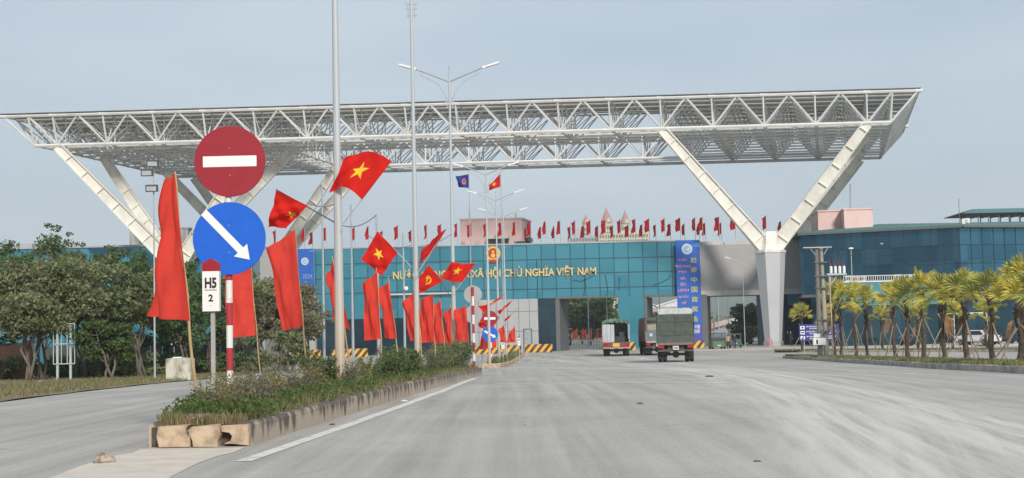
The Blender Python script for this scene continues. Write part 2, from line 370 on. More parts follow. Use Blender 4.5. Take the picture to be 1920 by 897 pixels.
px_block([(358, 801), (408, 797), (412, 805), (413, 816), (409, 828), (410, 839), (362, 839), (360, 826), (354, 817), (352, 807)], NOSE + .0, .26, BLOCK, 'middle tan kerb block of the median nose with jagged broken sides')
px_block([(414, 799), (466, 796), (467, 836), (437, 833), (420, 833), (432, 827), (436, 818), (430, 811), (415, 809)], NOSE + .03, .24, BLOCK, 'eroded kerb block with a dark hollow at the right corner of the median nose')
mb = MB(); mb.box(medr(NOSE) - MW + .02, medr(NOSE) - .02, NOSE + .15, NOSE + .32, -.03, KH - .05); struct(mb, 'median_core', mat('dark_eroded_soil', (.12, .095, .07), .95, var=.3, scale=6, bump=.6))
# pale concrete apron in front of the nose
ap = [gp(*p, .004) for p in ((264, 842), (330, 840.5), (400, 841), (459, 839), (440, 848), (405, 856), (370, 869), (322, 893), (290, 920), (60, 920), (92, 897), (150, 874), (214, 855), (250, 849))]
mb = MB(); mb.add(ap, [tuple(range(len(ap)))]); struct(mb, 'concrete_apron', CONC)
# edge line and faded cross lines
def line_strip(mb, pts, w0, dz=.005, w1=None):
    vs = []; fs = []
    for i, p in enumerate(pts):
        d = (pts[min(i + 1, len(pts) - 1)] - pts[max(i - 1, 0)]); d.z = 0; d.normalize(); s = Vector((d.y, -d.x, 0)); w = lerp(w0, w1 or w0, i / (len(pts) - 1))
        for k in (-.5, .5): q = p + s * w * k; vs.append((q.x, q.y, gz(q.y) + dz))
    for i in range(len(pts) - 1): fs.append((2 * i, 2 * i + 1, 2 * i + 3, 2 * i + 2))
    mb.add(vs, fs)
def dense(pts, step=1.5):
    o = []
    for a, b in zip(pts, pts[1:]):
        n = max(1, int((b - a).length / step)); o += [lerp(a, b, k / n) for k in range(n)]
    return o + [pts[-1]]
mb = MB(); line_strip(mb, dense([gp(x, y) for x, y in ((455, 866), (525, 842), (650, 799), (750, 763), (830, 734), (893, 709))]), .17, .005, .2); struct(mb, 'edge_line', PAINT)
mb = MB(); line_strip(mb, dense([gp(x, y) for x, y in ((930, 690), (958, 680), (990, 664))]), .2); struct(mb, 'edge_line', PAINT)
mb = MB(); line_strip(mb, dense([gp(912, 704.5), gp(1120, 703.5), gp(1290, 704)]), .34, .005); line_strip(mb, dense([gp(930, 720), gp(1120, 719), gp(1370, 718.5)]), .3, .005); struct(mb, 'stop_lines', PAINT2)
mb = MB(); line_strip(mb, dense([gp(1590, 697), gp(1625, 699)]), .2); line_strip(mb, dense([gp(1700, 701), gp(1760, 703)]), .2); struct(mb, 'lane_dashes', PAINT2)
# second median, further on
m2 = [gp(908, 691), gp(939, 690), gp(984, 663)]
M2Y = m2[1].y; M2E = 138.0; M2X = m2[1].x; M2S = .032
def med2(y): return M2X + (y - M2Y) * M2S
mb = MB(); kerb_run(mb, med2, M2Y, M2E, 1, step=2); kerb_run(mb, lambda y: med2(y) - 1.1, M2Y, M2E, -1, step=2); mb.box(M2X - 1.1, M2X, M2Y - .17, M2Y - .006, gz(M2Y) - .1, gz(M2Y) + KH)
struct(mb, 'median_kerb', BLOCK)
sheet('median_soil', 0, 0, M2Y, M2E, KH - .03, SOIL, fx=lambda y: (med2(y) - .93, med2(y) - .17), ystep=2, nx=3)
# verge on the left, brown and grassy, with its low edge
sheet('grass_verge', 0, 0, 5, 150, .02, GRASSG, fx=lambda y: (-70, left_edge(y) - .05 + .25 * math.sin(y * .9) * .4), ystep=1, nx=12)
# planted beds on the right
def bed(front, back, name, h=.17, joints=1.2):
    f = dense([gp(*p) for p in front], joints); b = [gp(*p, h) for p in back]
    mb = MB()
    for a, c in zip(f, f[1:]):
        d = (c - a).normalized(); nrm = Vector((-d.y, d.x, 0)); nrm = nrm if nrm.y > 0 else -nrm; e = d * .012
        A, B = a + e, c - e; jit = random.uniform(-.012, .012); p = []
        for q in (A, B):
            g = gz(q.y)
            for k, z in ((0, -.05), (0, h * .8), (.05, h), (.24, h), (.24, -.05)): w = q + nrm * k; p.append((w.x, w.y, g + z + (jit if z > 0 else 0)))
        mb.add(p, [(0, 1, 6, 5), (1, 2, 7, 6), (2, 3, 8, 7), (3, 4, 9, 8), (0, 4, 3, 2, 1), (5, 6, 7, 8, 9)])
    struct(mb, name + '_kerb', KERB2)
    # soil between the front kerb and the back edge
    mb = MB(); n = 40; vs = []; fs = []
    def along(pts, t):
        k = t * (len(pts) - 1); i = min(int(k), len(pts) - 2); return lerp(pts[i], pts[i + 1], k - i)
    for i in range(n + 1):
        A, B = along(f, i / n), along(b, i / n)
        for j in range(7): q = lerp(A + Vector((0, .2, 0)), B, j / 6); vs.append((q.x, q.y, gz(q.y) + h - .02))
    for i in range(n):
        for j in range(6): fs.append((i * 7 + j, (i + 1) * 7 + j, (i + 1) * 7 + j + 1, i * 7 + j + 1))
    mb.add(vs, fs); struct(mb, name + '_soil', GRASSG)
    return f, b
BED1 = bed([(1990, 704), (1920, 700), (1780, 692.5), (1700, 687), (1600, 680.5), (1520, 675), (1474, 672)], [(1990, 683), (1920, 681), (1780, 676), (1700, 673), (1600, 669), (1520, 667), (1476, 668)], 'planting_bed')
BED2 = bed([(1960, 660), (1800, 660.5), (1600, 661), (1452, 661)], [(1960, 654), (1800, 655), (1600, 656.5), (1452, 658)], 'far_planting_bed')
# raised pavement along the buildings on the right
mb = MB(); PV = [(17.5, 150), (17.5, 172), (110, 172), (110, 128), (40, 138), (26, 146)]
n = len(PV); mb.add([(x, y, gz(y) + .13) for x, y in PV] + [(x, y, gz(y) - .1) for x, y in PV], [tuple(range(n))] + [(i, (i + 1) % n, n + (i + 1) % n, n + i) for i in range(n)])
struct(mb, 'pavement', PAVE)
# ground beyond the gate: a rising approach road with white parapets, grass
def ramp_strip(name, L_, R_pts, m, th=.1):
    mb = MB(); vs = []; fs = []
    for a, b in zip(L_, R_pts): vs += [a, b, Vector(a) - Vector((0, 0, th)), Vector(b) - Vector((0, 0, th))]
    for i in range(len(L_) - 1):
        k = 4 * i; fs += [(k, k + 1, k + 5, k + 4), (k + 2, k + 6, k + 7, k + 3), (k, k + 4, k + 6, k + 2), (k + 1, k + 3, k + 7, k + 5)]
    mb.add(vs, fs); return struct(mb, name, m)
LITE = mat('approach_road_concrete', (.36, .36, .36), .9, scale=1)
aL = [at(1322, 644, 215), at(1322, 626, 235), at(1372, 608, 300), at(1424, 596, 380)]
aR = [at(1424, 640, 215), at(1404, 622, 235), at(1424, 601, 300), at(1450, 592, 380)]
ramp_strip('approach_road', aL, aR, LITE, .4)
# hills on the horizon
def ridge(name, Y, x0, x1, base, amp, m, seed, n=60, depth=500):
    r = np.random.default_rng(seed); xs = np.linspace(x0, x1, n); h = np.zeros(n)
    for k in range(1, 7): h += np.sin(np.linspace(0, 1, n) * 6.28 * k * r.uniform(.7, 1.3) + r.uniform(0, 6)) * amp / k
    mb = MB(); vs = []; fs = []
    for i in range(n):
        z = base + h[i]
        for (dy, f) in ((-depth, 0), (-depth * .45, .55), (-60, .97), (0, 1), (depth, 0)): vs.append((xs[i], Y + dy + r.uniform(-20, 20), gz(999) - 2 + max(2, z) * f))
    for i in range(n - 1):
        for j in range(4): fs.append((i * 5 + j, (i + 1) * 5 + j, (i + 1) * 5 + j + 1, i * 5 + j + 1))
    mb.add(vs, fs); struct(mb, name, m, smooth=True)
HILL = mat('wooded_hills', (.05, .075, .04), .95, scale=.01, var=.2)
ridge('hills', 3000, -1500, 1800, 178, 12, HILL, 3)
ridge('hills', 4200, -2200, 2600, 200, 34, HILL, 8)
# ================================================================ LARGE STRUCTURES
SKEW = .20                          # the gate is built askew to the road: depth runs this much to the right per metre
YF = 170.0
def fx(px, py=520, Y=YF): return at(px, py, Y).x
def fz(px, py, Y=YF): return at(px, py, Y).z
G0 = gz(YF)
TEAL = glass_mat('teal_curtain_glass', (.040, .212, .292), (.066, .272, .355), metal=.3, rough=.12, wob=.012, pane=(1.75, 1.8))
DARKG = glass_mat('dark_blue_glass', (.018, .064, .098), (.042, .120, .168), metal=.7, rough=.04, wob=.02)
DARKB = glass_mat('deep_tinted_glass', (.012, .030, .045), (.02, .05, .07), metal=.3, rough=.08)  # very dark tint, for the lower glazing and the banner bay
MULL = mat('dark_mullion', (.015, .065, .085), .5)
GREYP = mat('grey_cladding', (.39, .38, .38), .6, var=.04, scale=.6)
LGREY = mat('light_grey_panels', (.40, .41, .42), .55, var=.04, scale=1)
WHITEC = mat('offwhite_concrete', (.58, .57, .53), .8, var=.1, scale=1.5)
DARKP = mat('dark_grey_pillar', (.13, .135, .14), .6, var=.1)
PINK = mat('pink_render', (.80, .57, .54), .9, scale=.8, var=.08, stretch=(1, 1, .4))
STAINC = mat('stained_concrete', (.42, .42, .42), .9, scale=1.2, stretch=(2, 2, .35), col2=(.2, .2, .2), lo=.3, hi=.6)
GOLD = mat('gold_letters', (.66, .49, .19), .5, col2=(.26, .22, .13), lo=.38, hi=.46, scale=.7)
GREENR = mat('green_sheet_roof', (.10, .24, .22), .55, scale=2.5, stretch=(6, .3, 1), col2=(.07, .17, .16))
WHITEM = mat('white_painted_steel', (.72, .71, .66), .5, var=.06, scale=1.2, spec=.4)
CREAM = mat('cream_painted_steel', (.80, .78, .71), .5, scale=.8, stretch=(1, 1, .5), col2=(.64, .61, .53), lo=.3, hi=.55)
TRUSS = mat('galvanised_truss_steel', (.74, .74, .72), .55, var=.1, scale=.5)
DECK = mat('grey_roof_sheet', (.22, .22, .225), .7, scale=.5, stretch=(.3, 4, 1), col2=(.09, .09, .095), lo=.3, hi=.65)

def skbox(mb, x0, x1, z0, z1, Y=YF, depth=6.0): mb.box(x0, x1, Y, Y + depth, z0, z1, sk=(SKEW, 0)); return mb
gate = thing('gate_building', 'long teal glass border gate building with gold lettering, grey panels and vehicle openings', 'building', (fx(960), YF, G0))
TOP = fz(1100, 456.5); LINT = fz(1100, 558)
xa, xb, xc, xd, xe, xf_ = [fx(v) for v in (590, 880, 1007, 1040, 1157, 1218)]; xg = fx(1268); xh = fx(1313); xi = fx(1325); xj = fx(1416); xk = fx(1502)
DLOW = fz(700, 598)
mb = MB(); skbox(mb, xa, xc, LINT, TOP); skbox(mb, xa, xb, DLOW, LINT); skbox(mb, xc, xg + .6, LINT, TOP); skbox(mb, xe + .02, fx(1206), G0 - .2, LINT); mb.build('glass_wall', TEAL, gate)
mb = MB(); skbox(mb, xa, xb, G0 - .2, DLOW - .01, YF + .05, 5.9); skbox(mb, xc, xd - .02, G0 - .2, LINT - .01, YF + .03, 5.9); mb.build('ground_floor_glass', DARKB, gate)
# mullion lines
mb = MB(); px_ = 1.75
x = math.ceil(xa / px_) * px_
while x < xg:
    z0 = LINT if x > xb else DLOW
    mb.box(x - .045, x + .045, YF - .035, YF - .004, z0, TOP - .03); x += px_
for z in (TOP - 1.85, TOP - 3.6, TOP - 5.4): mb.box(xa, xg + .4, YF - .045, YF - .006, z - .045, z + .045)
mb.build('mullions', MULL, gate)
mb = MB(); mb.box(xa - .1, xg + .6, YF - .12, YF + 6.1, TOP, TOP + .16, sk=(SKEW, 0)); mb.build('parapet_coping', LGREY, gate)
mb = MB(); skbox(mb, xb + .02, xc - .02, G0 - .2, LINT - .02, YF - .25, 6.0); cl = mb.build('cladding', LGREY, gate)
mb = MB()
for v in (896, 929, 950, 971, 991): X = fx(v); mb.box(X - .025, X + .025, YF - .262, YF - .255, G0, LINT - .05)
for py in (585, 622): Z = fz(945, py); mb.box(xb + .05, xc - .05, YF - .266, YF - .258, Z - .025, Z + .025)
mb.build('panel_joints', mat('dark_joint', (.12, .12, .125), .8), gate)
mb = MB(); mb.box(fx(981), fx(993), YF - .33, YF - .27, G0, fz(987, 618)); d = mb.build('service_door', mat('pale_door_glass', (.34, .40, .40), .3), gate)
mb = MB(); X0, X1, Z1 = fx(980), fx(994), fz(987, 616.5)
mb.box(X0 - .08, X0, YF - .36, YF - .25, G0, Z1); mb.box(X1, X1 + .08, YF - .36, YF - .25, G0, Z1); mb.box(X0, X1, YF - .36, YF - .25, Z1 - .1, Z1); mb.build('door_frame', DARKP, d)
# pillars and lintels of the openings
for a, b in ((1040, 1057), (1206.3, 1218), (1318, 1325), (1416, 1421)):
    pass
mb = MB(); mb.box(xd, xd + .5, YF - .05, YF + 6.5, G0 - .2, LINT - .08, sk=(SKEW, 0)); mb.build('pillar', DARKP, gate)
mb = MB(); mb.box(fx(1206.3), fx(1206.3) + .35, YF - .05, YF + 6.5, G0 - .2, LINT - .08, sk=(SKEW, 0)); mb.build('pillar', DARKP, gate)
mb = MB(); mb.box(fx(1318) - .5, fx(1318) + .3, YF - .9, YF + 5, G0 - .2, fz(1320, 553), sk=(SKEW, 0)); mb.build('pillar', DARKP, gate)
mb = MB(); mb.box(xd, xe + .1, YF - .12, YF - .04, LINT - .1, LINT + .12); mb.box(fx(1204), xg, YF - .12, YF - .04, LINT - .1, LINT + .12); mb.build('lintel', DARKP, gate)
# solid part behind the banner, the grey block and its white beam
mb = MB(); mb.box(xg + .1, fx(1318), YF - .4, YF + 5.5, G0 - .2, LINT + .2, sk=(SKEW, 0)); mb.build('banner_bay', DARKB, gate)
GT = fz(1400, 458, YF - .8); GB = fz(1400, 543.5, YF - .8); GL = fz(1400, 553.5, YF - .8)
mb = MB(); mb.box(xg + .7, xk + 1.5, YF - .8, YF + 6, GB + .01, GT, sk=(SKEW, 0)); mb.build('grey_panel_block', GREYP, gate)
mb = MB(); mb.box(xg + .7, xk + 1.5, YF - .86, YF + 6.0, GL, GB, sk=(SKEW, 0)); mb.build('white_beam', WHITEC, gate)
mb = MB(); mb.box(xg + .7, fx(1357), YF - .2, YF + 5, GT, GT + .45, sk=(SKEW, 0)); mb.box(fx(1377), xk + 1.5, YF - .2, YF + 5, GT, GT + .45, sk=(SKEW, 0)); mb.build('parapet_coping', WHITEC, gate)
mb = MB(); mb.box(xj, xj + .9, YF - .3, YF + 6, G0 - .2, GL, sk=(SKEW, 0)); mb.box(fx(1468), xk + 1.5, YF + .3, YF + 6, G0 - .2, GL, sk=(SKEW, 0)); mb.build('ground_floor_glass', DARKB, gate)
mb = MB(); mb.box(fx(1476), fx(1499), YF + .2, YF + .3, GL - 1.3, GL); mb.build('transom_glass', TEAL, gate)
# left end: grey block, teal wing beyond it
lb = fx(557); la = fx(478)
mb = MB(); mb.box(la, lb + .02, YF - .8, YF + 6, fz(520, 556), fz(520, 468), sk=(SKEW, 0)); mb.box(la, la + 1.2, YF - .5, YF + 6, G0 - .2, fz(520, 556) - .01, sk=(SKEW, 0)); mb.box(lb - 1.0, lb + 2.2, YF - .4, YF + 6, G0 - .2, fz(520, 556) - .01, sk=(SKEW, 0)); mb.box(lb + .03, xa - .02, YF - .1, YF + 6, fz(520, 556), fz(570, 467), sk=(SKEW, 0)); mb.build('grey_panel_block', GREYP, gate)
mb = MB(); mb.box(fx(728, 552), fx(852, 552), YF - .6, YF - .02, fz(790, 553), fz(790, 550)); mb.build('entrance_canopy', WHITEC, gate)
# lettering and emblem
cz = (fz(927, 512.0 + .5) + fz(927, 513)) / 2; sc = fx(1118) - fx(737)
text_mb('NƯỚC CỘNG HÒA XÃ HỘI CHỦ NGHĨA VIỆT NAM', GOLD, w=sc, h=1.5, center=((fx(1118) + fx(737)) / 2, YF - .08, cz + .03), ext=.12, parent=gate, bold=.028)
ec = at(924.5, 476, YF)
RED = mat('enamel_red', (.45, .035, .03), .5, var=.05); YEL = mat('enamel_yellow', (.80, .52, .05), .5, var=.05)
mb = MB(); mb.lathe([(.86, -.02), (.9, -.12), (.86, -.2)], ec, 28, 'y'); em = mb.build('emblem', YEL, gate)
mb = MB(); mb.lathe([(.62, -.21), (.62, -.25)], ec + Vector((0, 0, .05)), 24, 'y'); mb.box(ec.x - .75, ec.x + .75, YF - .3, YF - .12, ec.z - 1.05, ec.z - .72); mb.build('emblem_field', RED, em)
def star_pts(n=5, r=.5, k=.382, rot=0): return [((r if i % 2 == 0 else r * k) * math.sin(rot + math.pi * i / n), (r if i % 2 == 0 else r * k) * math.cos(rot + math.pi * i / n)) for i in range(2 * n)]
mb = MB(); mb.prism([ec + Vector((x, -.29, z + .22)) for x, z in star_pts(r=.26)], (0, .03, 0)); mb.build('emblem_star', YEL, em)
mb = MB(); mb.lathe([(.26, -.26), (.26, -.29)], ec + Vector((0, 0, -.24)), 12, 'y'); mb.build('emblem_gear', YEL, em)
# loose black cables hanging down the glass
for pts in (((1006, 488), (1008, 530), (1007, 560)), ((1095, 508), (1097, 540), (1094, 558)), ((1135, 516), (1140, 545), (1137, 558)), ((1162, 520), (1160, 545)), ((1074, 525), (1090, 528), (1112, 518)), ((1225, 535), (1240, 530), (1255, 522), (1256, 515))):
    mb = MB(); mb.tube([at(x, y, YF - .1) for x, y in pts], .028, 5); mb.build('loose_cable', mat('black_rubber', (.02, .02, .02), .7), gate)

# the teal wing of the left side
wing = thing('gate_wing', 'long teal glass wing building standing behind the roadside trees on the left', 'building', (at(200, 560, 165).x, 165, gz(165)))
WT = fz(200, 464, 165); W0 = fx(-60, 560, 165); W1 = fx(476, 560, 165)
mb = MB(); mb.box(W0, W1, 165, 175, gz(165) - .2, WT); mb.build('glass_wall', TEAL, wing)
mb = MB(); x = W0 + 1
while x < W1: mb.box(x - .03, x + .03, 164.96, 164.995, gz(165), WT - .02); x += 1.48
for k in range(1, 6): mb.box(W0, W1, 164.95, 164.99, WT - 1.8 * k - .03, WT - 1.8 * k + .03)
mb.build('mullions', MULL, wing)
mb = MB(); mb.box(W0, W1, 164.8, 175.1, WT, WT + .22); mb.box(W0, fx(63, 560, 166), 165.5, 174, WT + .2, WT + .7); mb.build('parapet_coping', LGREY, wing)
mb = MB(); mb.prism([at(164, 466, 164.9), at(247, 466, 164.9), at(232, 485, 164.9), at(179, 485, 164.9)], (0, .06, 0)); mb.build('dark_reflection_shape', DARKG, wing)  # dark reflection on the wing glass, built as a thin trapezoid slab

# rooftop boxes
def roof_box(label, m, pts, depth, sk=SKEW, extra=None):
    """pts: x0, x1, top, bottom in the photo and the distance of its front."""
    x0, x1, t, b, Y = pts; X0, X1 = fx(x0, (t + b) / 2, Y), fx(x1, (t + b) / 2, Y); xm = (x0 + x1) / 2
    r = thing('rooftop_room', label, 'rooftop room', ((X0 + X1) / 2, Y, fz(xm, b, Y)))
    mb = MB(); mb.box(X0, X1, Y, Y + depth, fz(xm, b, Y), fz(xm, t, Y), sk=(sk, 0)); mb.build('wall', m, r)
    mb = MB(); mb.box(X0 - .12, X1 + .12, Y - .12, Y + depth + .1, fz(xm, t, Y), fz(xm, t, Y) + .18, sk=(sk, 0)); mb.build('roof', m, r)
    return r
rr = roof_box('large pink rooftop room above the emblem in the middle of the gate', PINK, (863, 978, 412, 460, 174), 6)
mb = MB(); X0, X1 = fx(914, 450, 173.6), fx(955, 450, 173.6)
mb.box(X0, X1, 172.6, 173.99, fz(935, 448, 173), fz(935, 442, 173)); mb.build('awning', WHITEC, rr)
mb = MB(); mb.box(X0 + .1, X1 - .1, 173.4, 173.98, fz(935, 457, 173), fz(935, 448.2, 173)); mb.build('window', DARKP, rr)
mb = MB(); mb.tube([at(880, 413, 174.5), at(880, 380, 174.5)], .05, 6); mb.tube([at(967, 413, 174.5), at(967, 400, 174.5)], .05, 6); mb.build('antenna', DARKP, rr)
roof_box('weathered grey concrete rooftop room above the left wing', STAINC, (243, 352, 430, 466, 168), 5, .05)
rr = roof_box('pink rooftop room with a taller projecting block, beside the right cream column legs', PINK, (1534, 1584, 397, 440, 166), 7, .1)
mb = MB(); X0, X1 = fx(1584, 420, 163.5), fx(1637, 420, 163.5); z0, z1 = fz(1610, 440, 163.5), fz(1610, 393.5, 163.5)
mb.box(X0 - .05, X1, 163.5, 171, z0, z1, sk=(.1, 0)); mb.box(X0 - .15, X1 + .12, 163.4, 171, z1, z1 + .18, sk=(.1, 0)); mb.build('projecting_block', PINK, rr)
mb = MB(); mb.tube([at(1594, 394, 165), at(1594, 345, 165)], .04, 6); mb.build('antenna', DARKP, rr)
mb = MB(); p = at(995, 452, 171); mb.lathe([(.25, 0), (.5, .35), (.45, .7), (.1, .85)], (p.x - .2, 171.5, TOP + .15), 10); mb.box(p.x - 2, p.x - .6, 171.2, 171.9, TOP + .1, TOP + .5); tag(mb.build('roof_spotlight', mat('black_metal', (.03, .03, .03), .5)), 'black spotlight on the gate roof edge beside the pink rooftop room', 'spotlight')

# ---------------------------------------------------------------- canopy (space frame on four-legged columns)
can = thing('gate_canopy', 'huge white tubular steel canopy on splayed cream legs spanning the whole gate', 'canopy', (at(900, 600, 165).x, 165, gz(165)))
YR = 154.0
TR_ = at(1722, 170, YR); ZT = TR_.z
r = ray(5, 219); YL = (ZT - CZ) * r[1] / r[2]; TL_ = at(5, 219, YL); TL_.z = ZT
NU, NV = 18, 13
UX = (TR_ - TL_) / NU; VX = Vector((math.sin(R_(12.6)), math.cos(R_(12.6)), 0)) * 2.86
HT = 3.3; ZBm = ZT - HT
def top(u, v): return TL_ + UX * u + VX * v
def bot(u, v):  # bottom grid is pulled in half a bay along the ends and half a row at front and back
    u = min(max(u, .55), NU - .55); v = min(max(v, .35), NV - .35); return TL_ + UX * u + VX * v - Vector((0, 0, HT))
def hole(u, v): return 5.01 < u < 12.99 and 4.01 < v < 9.99
ch = MB(); wb = MB(); lo_ = ch
for v in range(NV + 1):
    segs = [(0, NU)] if (v <= 4 or v >= 10) else [(0, 5), (13, NU)]
    for a, b in segs:
        big = .2 if v in (0, 10) else .115
        ch.tube([top(a, v), top(b, v)], big, 6); ch.tube([bot(a, v), bot(b, v)], big, 6)
        for u in range(a, b + 1):
            wb.tube([bot(u, v), top(u if 0 < u < NU else (.0 if u == 0 else NU), v)], .12 if v in (0, 10) else .08, 5, False)
            if u < b: wb.tube([bot(u, v), top(u + .5, v)], .12 if v in (0, 10) else .08, 5, False); wb.tube([top(u + .5, v), bot(u + 1, v)], .12 if v in (0, 10) else .08, 5, False)
            nd = top(u, v)
            if v in (0, 10): ch.lathe([(.1, -.45), (.22, -.4), (.22, .4), (.1, .45)], nd, 8, 'x')
    if v < NV:
        for u in range(NU + 1):
            if 5 < u < 13 and 4 <= v < 10: continue
            for k in (0, .33): lo_.tube([bot(u, v) + UX * (k * .12), bot(u, v + 1) + UX * (k * .12)], .07, 5, False)
            ch.tube([top(u, v), top(u, v + 1)], .09, 5, False)
            if (u + v) % 2 == 0: wb.tube([bot(u, v), top(u, v + 1)], .07, 5, False)
            else: wb.tube([top(u, v), bot(u, v + 1)], .07, 5, False)
            if u < NU and not (5 <= u < 13 and 4 <= v < 10): wb.tube([bot(u, v), top(u + .5, v + 1)], .06, 5, False); wb.tube([top(u + .5, v), bot(u + 1, v + 1)], .06, 5, False)
    for u_, e in ((0, .55), (NU, NU - .55)):   # the end faces slope in
        wb.tube([top(u_, v), bot(e, v)], .13 if v in (0, 10) else .13, 5, False)
for v in (0, NV):
    for u in range(NU): wb.tube([bot(u, v), top(u, v)], .07, 5, False)
ch.build('main_chords', TRUSS, can, fix=False); wb.build('web_members', TRUSS, can, fix=False)
# roof sheets above the frame, in strips round the opening
mb = MB()
def slats(u0, u1, v0, v1, pitch=.9):
    n = max(1, int((v1 - v0) * 2.86 / pitch)); up = Vector((0, 0, .22))
    for i in range(n):
        p, q = lerp(v0, v1, i / n), lerp(v0, v1, (i + .72) / n)
        mb.prism([top(u0, p) + up, top(u1, p) + up, top(u1, q) + up, top(u0, q) + up], (0, 0, .08))
slats(-.05, NU + .05, -.1, 4.1); slats(-.05, NU + .05, 9.9, 13.1); slats(-.05, 5.05, 4.12, 9.88); slats(12.95, NU + .05, 4.12, 9.88)
mb.build('roof_sheet', DECK, can)
mb = MB(); 
for v in [k * .5 + .25 for k in range(26)]:
    for a, b in (((0, NU),) if not 4 < v < 10 else ((0, 5), (13, NU))):
        for k in range(a, b): 
            if random.random() < .8: mb.bar(top(k + .03, v) + Vector((0, 0, .1)), top(k + .97, v) + Vector((0, 0, .1)), .09, .16)
mb.build('purlins', TRUSS, can)
# columns: a flared hexagonal pier and four box legs each
def column(uc, v0, v1, name):
    vc = (v0 + v1) / 2; base = TL_ + UX * uc + VX * vc; g = gz(base.y)
    zc = fz(1445, 474, 160)
    mb = MB(); prof = [(.92, g + .95), (1.05, g + 1.0), (1.78, zc)]
    def hexp(r, z, w=1.0): return [Vector((base.x + r * w * math.cos(math.pi * k / 3), base.y + r * math.sin(math.pi * k / 3), z)) for k in range(6)]
    rings = [hexp(.98, g + .7), hexp(1.72, zc)]
    vs = rings[0] + rings[1]; mb.add(vs, [(i, (i + 1) % 6, 6 + (i + 1) % 6, 6 + i) for i in range(6)] + [tuple(range(6))[::-1], tuple(range(6, 12))])
    pier = mb.build('pier', mat('pale_grey_pier', (.50, .51, .52), .8, var=.04, scale=.8), can)
    mb = MB(); vs = hexp(1.12, g - .2) + hexp(1.12, g + .72); mb.add(vs, [(i, (i + 1) % 6, 6 + (i + 1) % 6, 6 + i) for i in range(6)] + [tuple(range(6))[::-1], tuple(range(6, 12))]); mb.build('plinth', LGREY, pier)
    mb = MB(); mb.lathe([(1.68, zc - .05), (1.8, zc), (1.8, zc + .28), (1.55, zc + .32), (1.3, zc + .9), (1.25, zc + 2.0), (.9, zc + 2.4)], (base.x, base.y, 0), 6); mb.build('collar', CREAM, pier)
    for du in (-2, 2):
        for v in (v0, v1):
            tp = bot(uc + du, v) - Vector((0, 0, .1)); st = Vector((base.x + du * .32, base.y + (1 if v == v1 else -1) * .45, zc + .7))
            d = (tp - st).normalized(); side = d.cross(Vector((0, 1, 0))).normalized(); nrm = side.cross(d).normalized()
            L_ = (tp - st).length; w0, w1 = 1.55, .95; f = .16
            mb = MB()
            for sgn in (-1, 1):   # two flanges with a recessed web and stiffener plates between them
                a = [st + side * sgn * w0 / 2, tp + side * sgn * w1 / 2]
                mb.bar(a[0], a[1], .12, .55, up=nrm)
            mb.prism([st + side * w0 / 2 - nrm * .05, st - side * w0 / 2 - nrm * .05, tp - side * w1 / 2 - nrm * .05, tp + side * w1 / 2 - nrm * .05], nrm * .1)
            k = 1.2
            while k < L_ - .4:
                c = st + d * k; w = lerp(w0, w1, k / L_); mb.bar(c - side * w / 2, c + side * w / 2, .06, .5, up=nrm); k += 2.5
            mb.build('leg', CREAM, can)
    return base
COLS = [column(3, 0, 4, 'front'), column(15, 0, 4, 'front'), column(3, 9.6, 13, 'back'), column(15, 9.6, 13, 'back')]

# ---------------------------------------------------------------- glass building on the right
rb = thing('glass_building', 'dark blue glass office building with a green sheet roof behind the palms', 'building', (at(1798, 640, 152).x, 152, gz(152)))
A = at(1499, 440, 160); B = at(1798, 424, 152.2); zt = (A.z + B.z) / 2; C_ = at(2060, 424, 158); g0 = gz(155)
A.z = B.z = C_.z = zt; D = Vector((C_.x + 6, 200, zt)); E_ = Vector((A.x + 6, 200, zt))
zb = at(1640, 549, 156).z; zg = at(1640, 560, 156).z
def wall(mb, p, q, z0, z1, th=.3):
    d = (q - p); d.z = 0; d.normalize(); n = Vector((d.y, -d.x, 0)); n = n if n.y < 0 else -n
    mb.prism([Vector((p.x, p.y, z0)), Vector((q.x, q.y, z0)), Vector((q.x, q.y, z1)), Vector((p.x, p.y, z1))], -n * th); return n
mb = MB(); wall(mb, A, B, zb, zt); mb.build('side_glass_wall', DARKG, rb)
mb = MB(); wall(mb, B, C_, zb, zt); mb.build('front_glass_wall', glass_mat('blue_glass', (.032, .125, .195), (.060, .195, .275), metal=.7, rough=.04, wob=.02), rb)
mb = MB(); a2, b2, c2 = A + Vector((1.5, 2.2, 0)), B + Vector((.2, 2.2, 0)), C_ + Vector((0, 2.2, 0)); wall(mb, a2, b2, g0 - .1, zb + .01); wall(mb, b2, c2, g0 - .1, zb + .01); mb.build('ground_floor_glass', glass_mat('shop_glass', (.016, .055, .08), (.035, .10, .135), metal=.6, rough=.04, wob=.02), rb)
mb = MB(); up = Vector((0, 0, .3)); poly = [A, B, C_, D, E_]; mb.prism([Vector((p.x, p.y, zb)) for p in poly], (0, 0, -.3)); mb.build('floor_slab', DARKP, rb)
mb = MB()
for p, q in ((A, B), (B, C_)):
    L_ = (q - p).length; d = (q - p) / L_; n = Vector((d.y, -d.x, 0)) * .03
    for k in range(0, int(L_ / 1.45) + 1): c = p + d * (k * 1.45) + n; mb.bar((c.x, c.y, zb), (c.x, c.y, zt - .02), .05, .05)
    for z in (zt - 2.0, zt - 4.0, zt - 6.0): mb.bar(Vector((p.x, p.y, z)) + n * 1.2, Vector((q.x, q.y, z)) + n * 1.2, .05, .05)
mb.build('mullions', mat('navy_mullion', (.01, .035, .06), .5), rb)
mb = MB(); o_ = Vector((-.3, -.5, .05)); r1 = at(1640, 420, 175); RZ = zt + 1.75
P1, P2, P3 = A + o_, B + Vector((.2, -.6, .05)), C_ + Vector((0, -.6, .05)); R1 = Vector((lerp(A.x, B.x, .80), 173, RZ)); R2 = Vector((C_.x + 4, 175, RZ)); E2 = Vector((A.x + 4, 195, zt + .05))
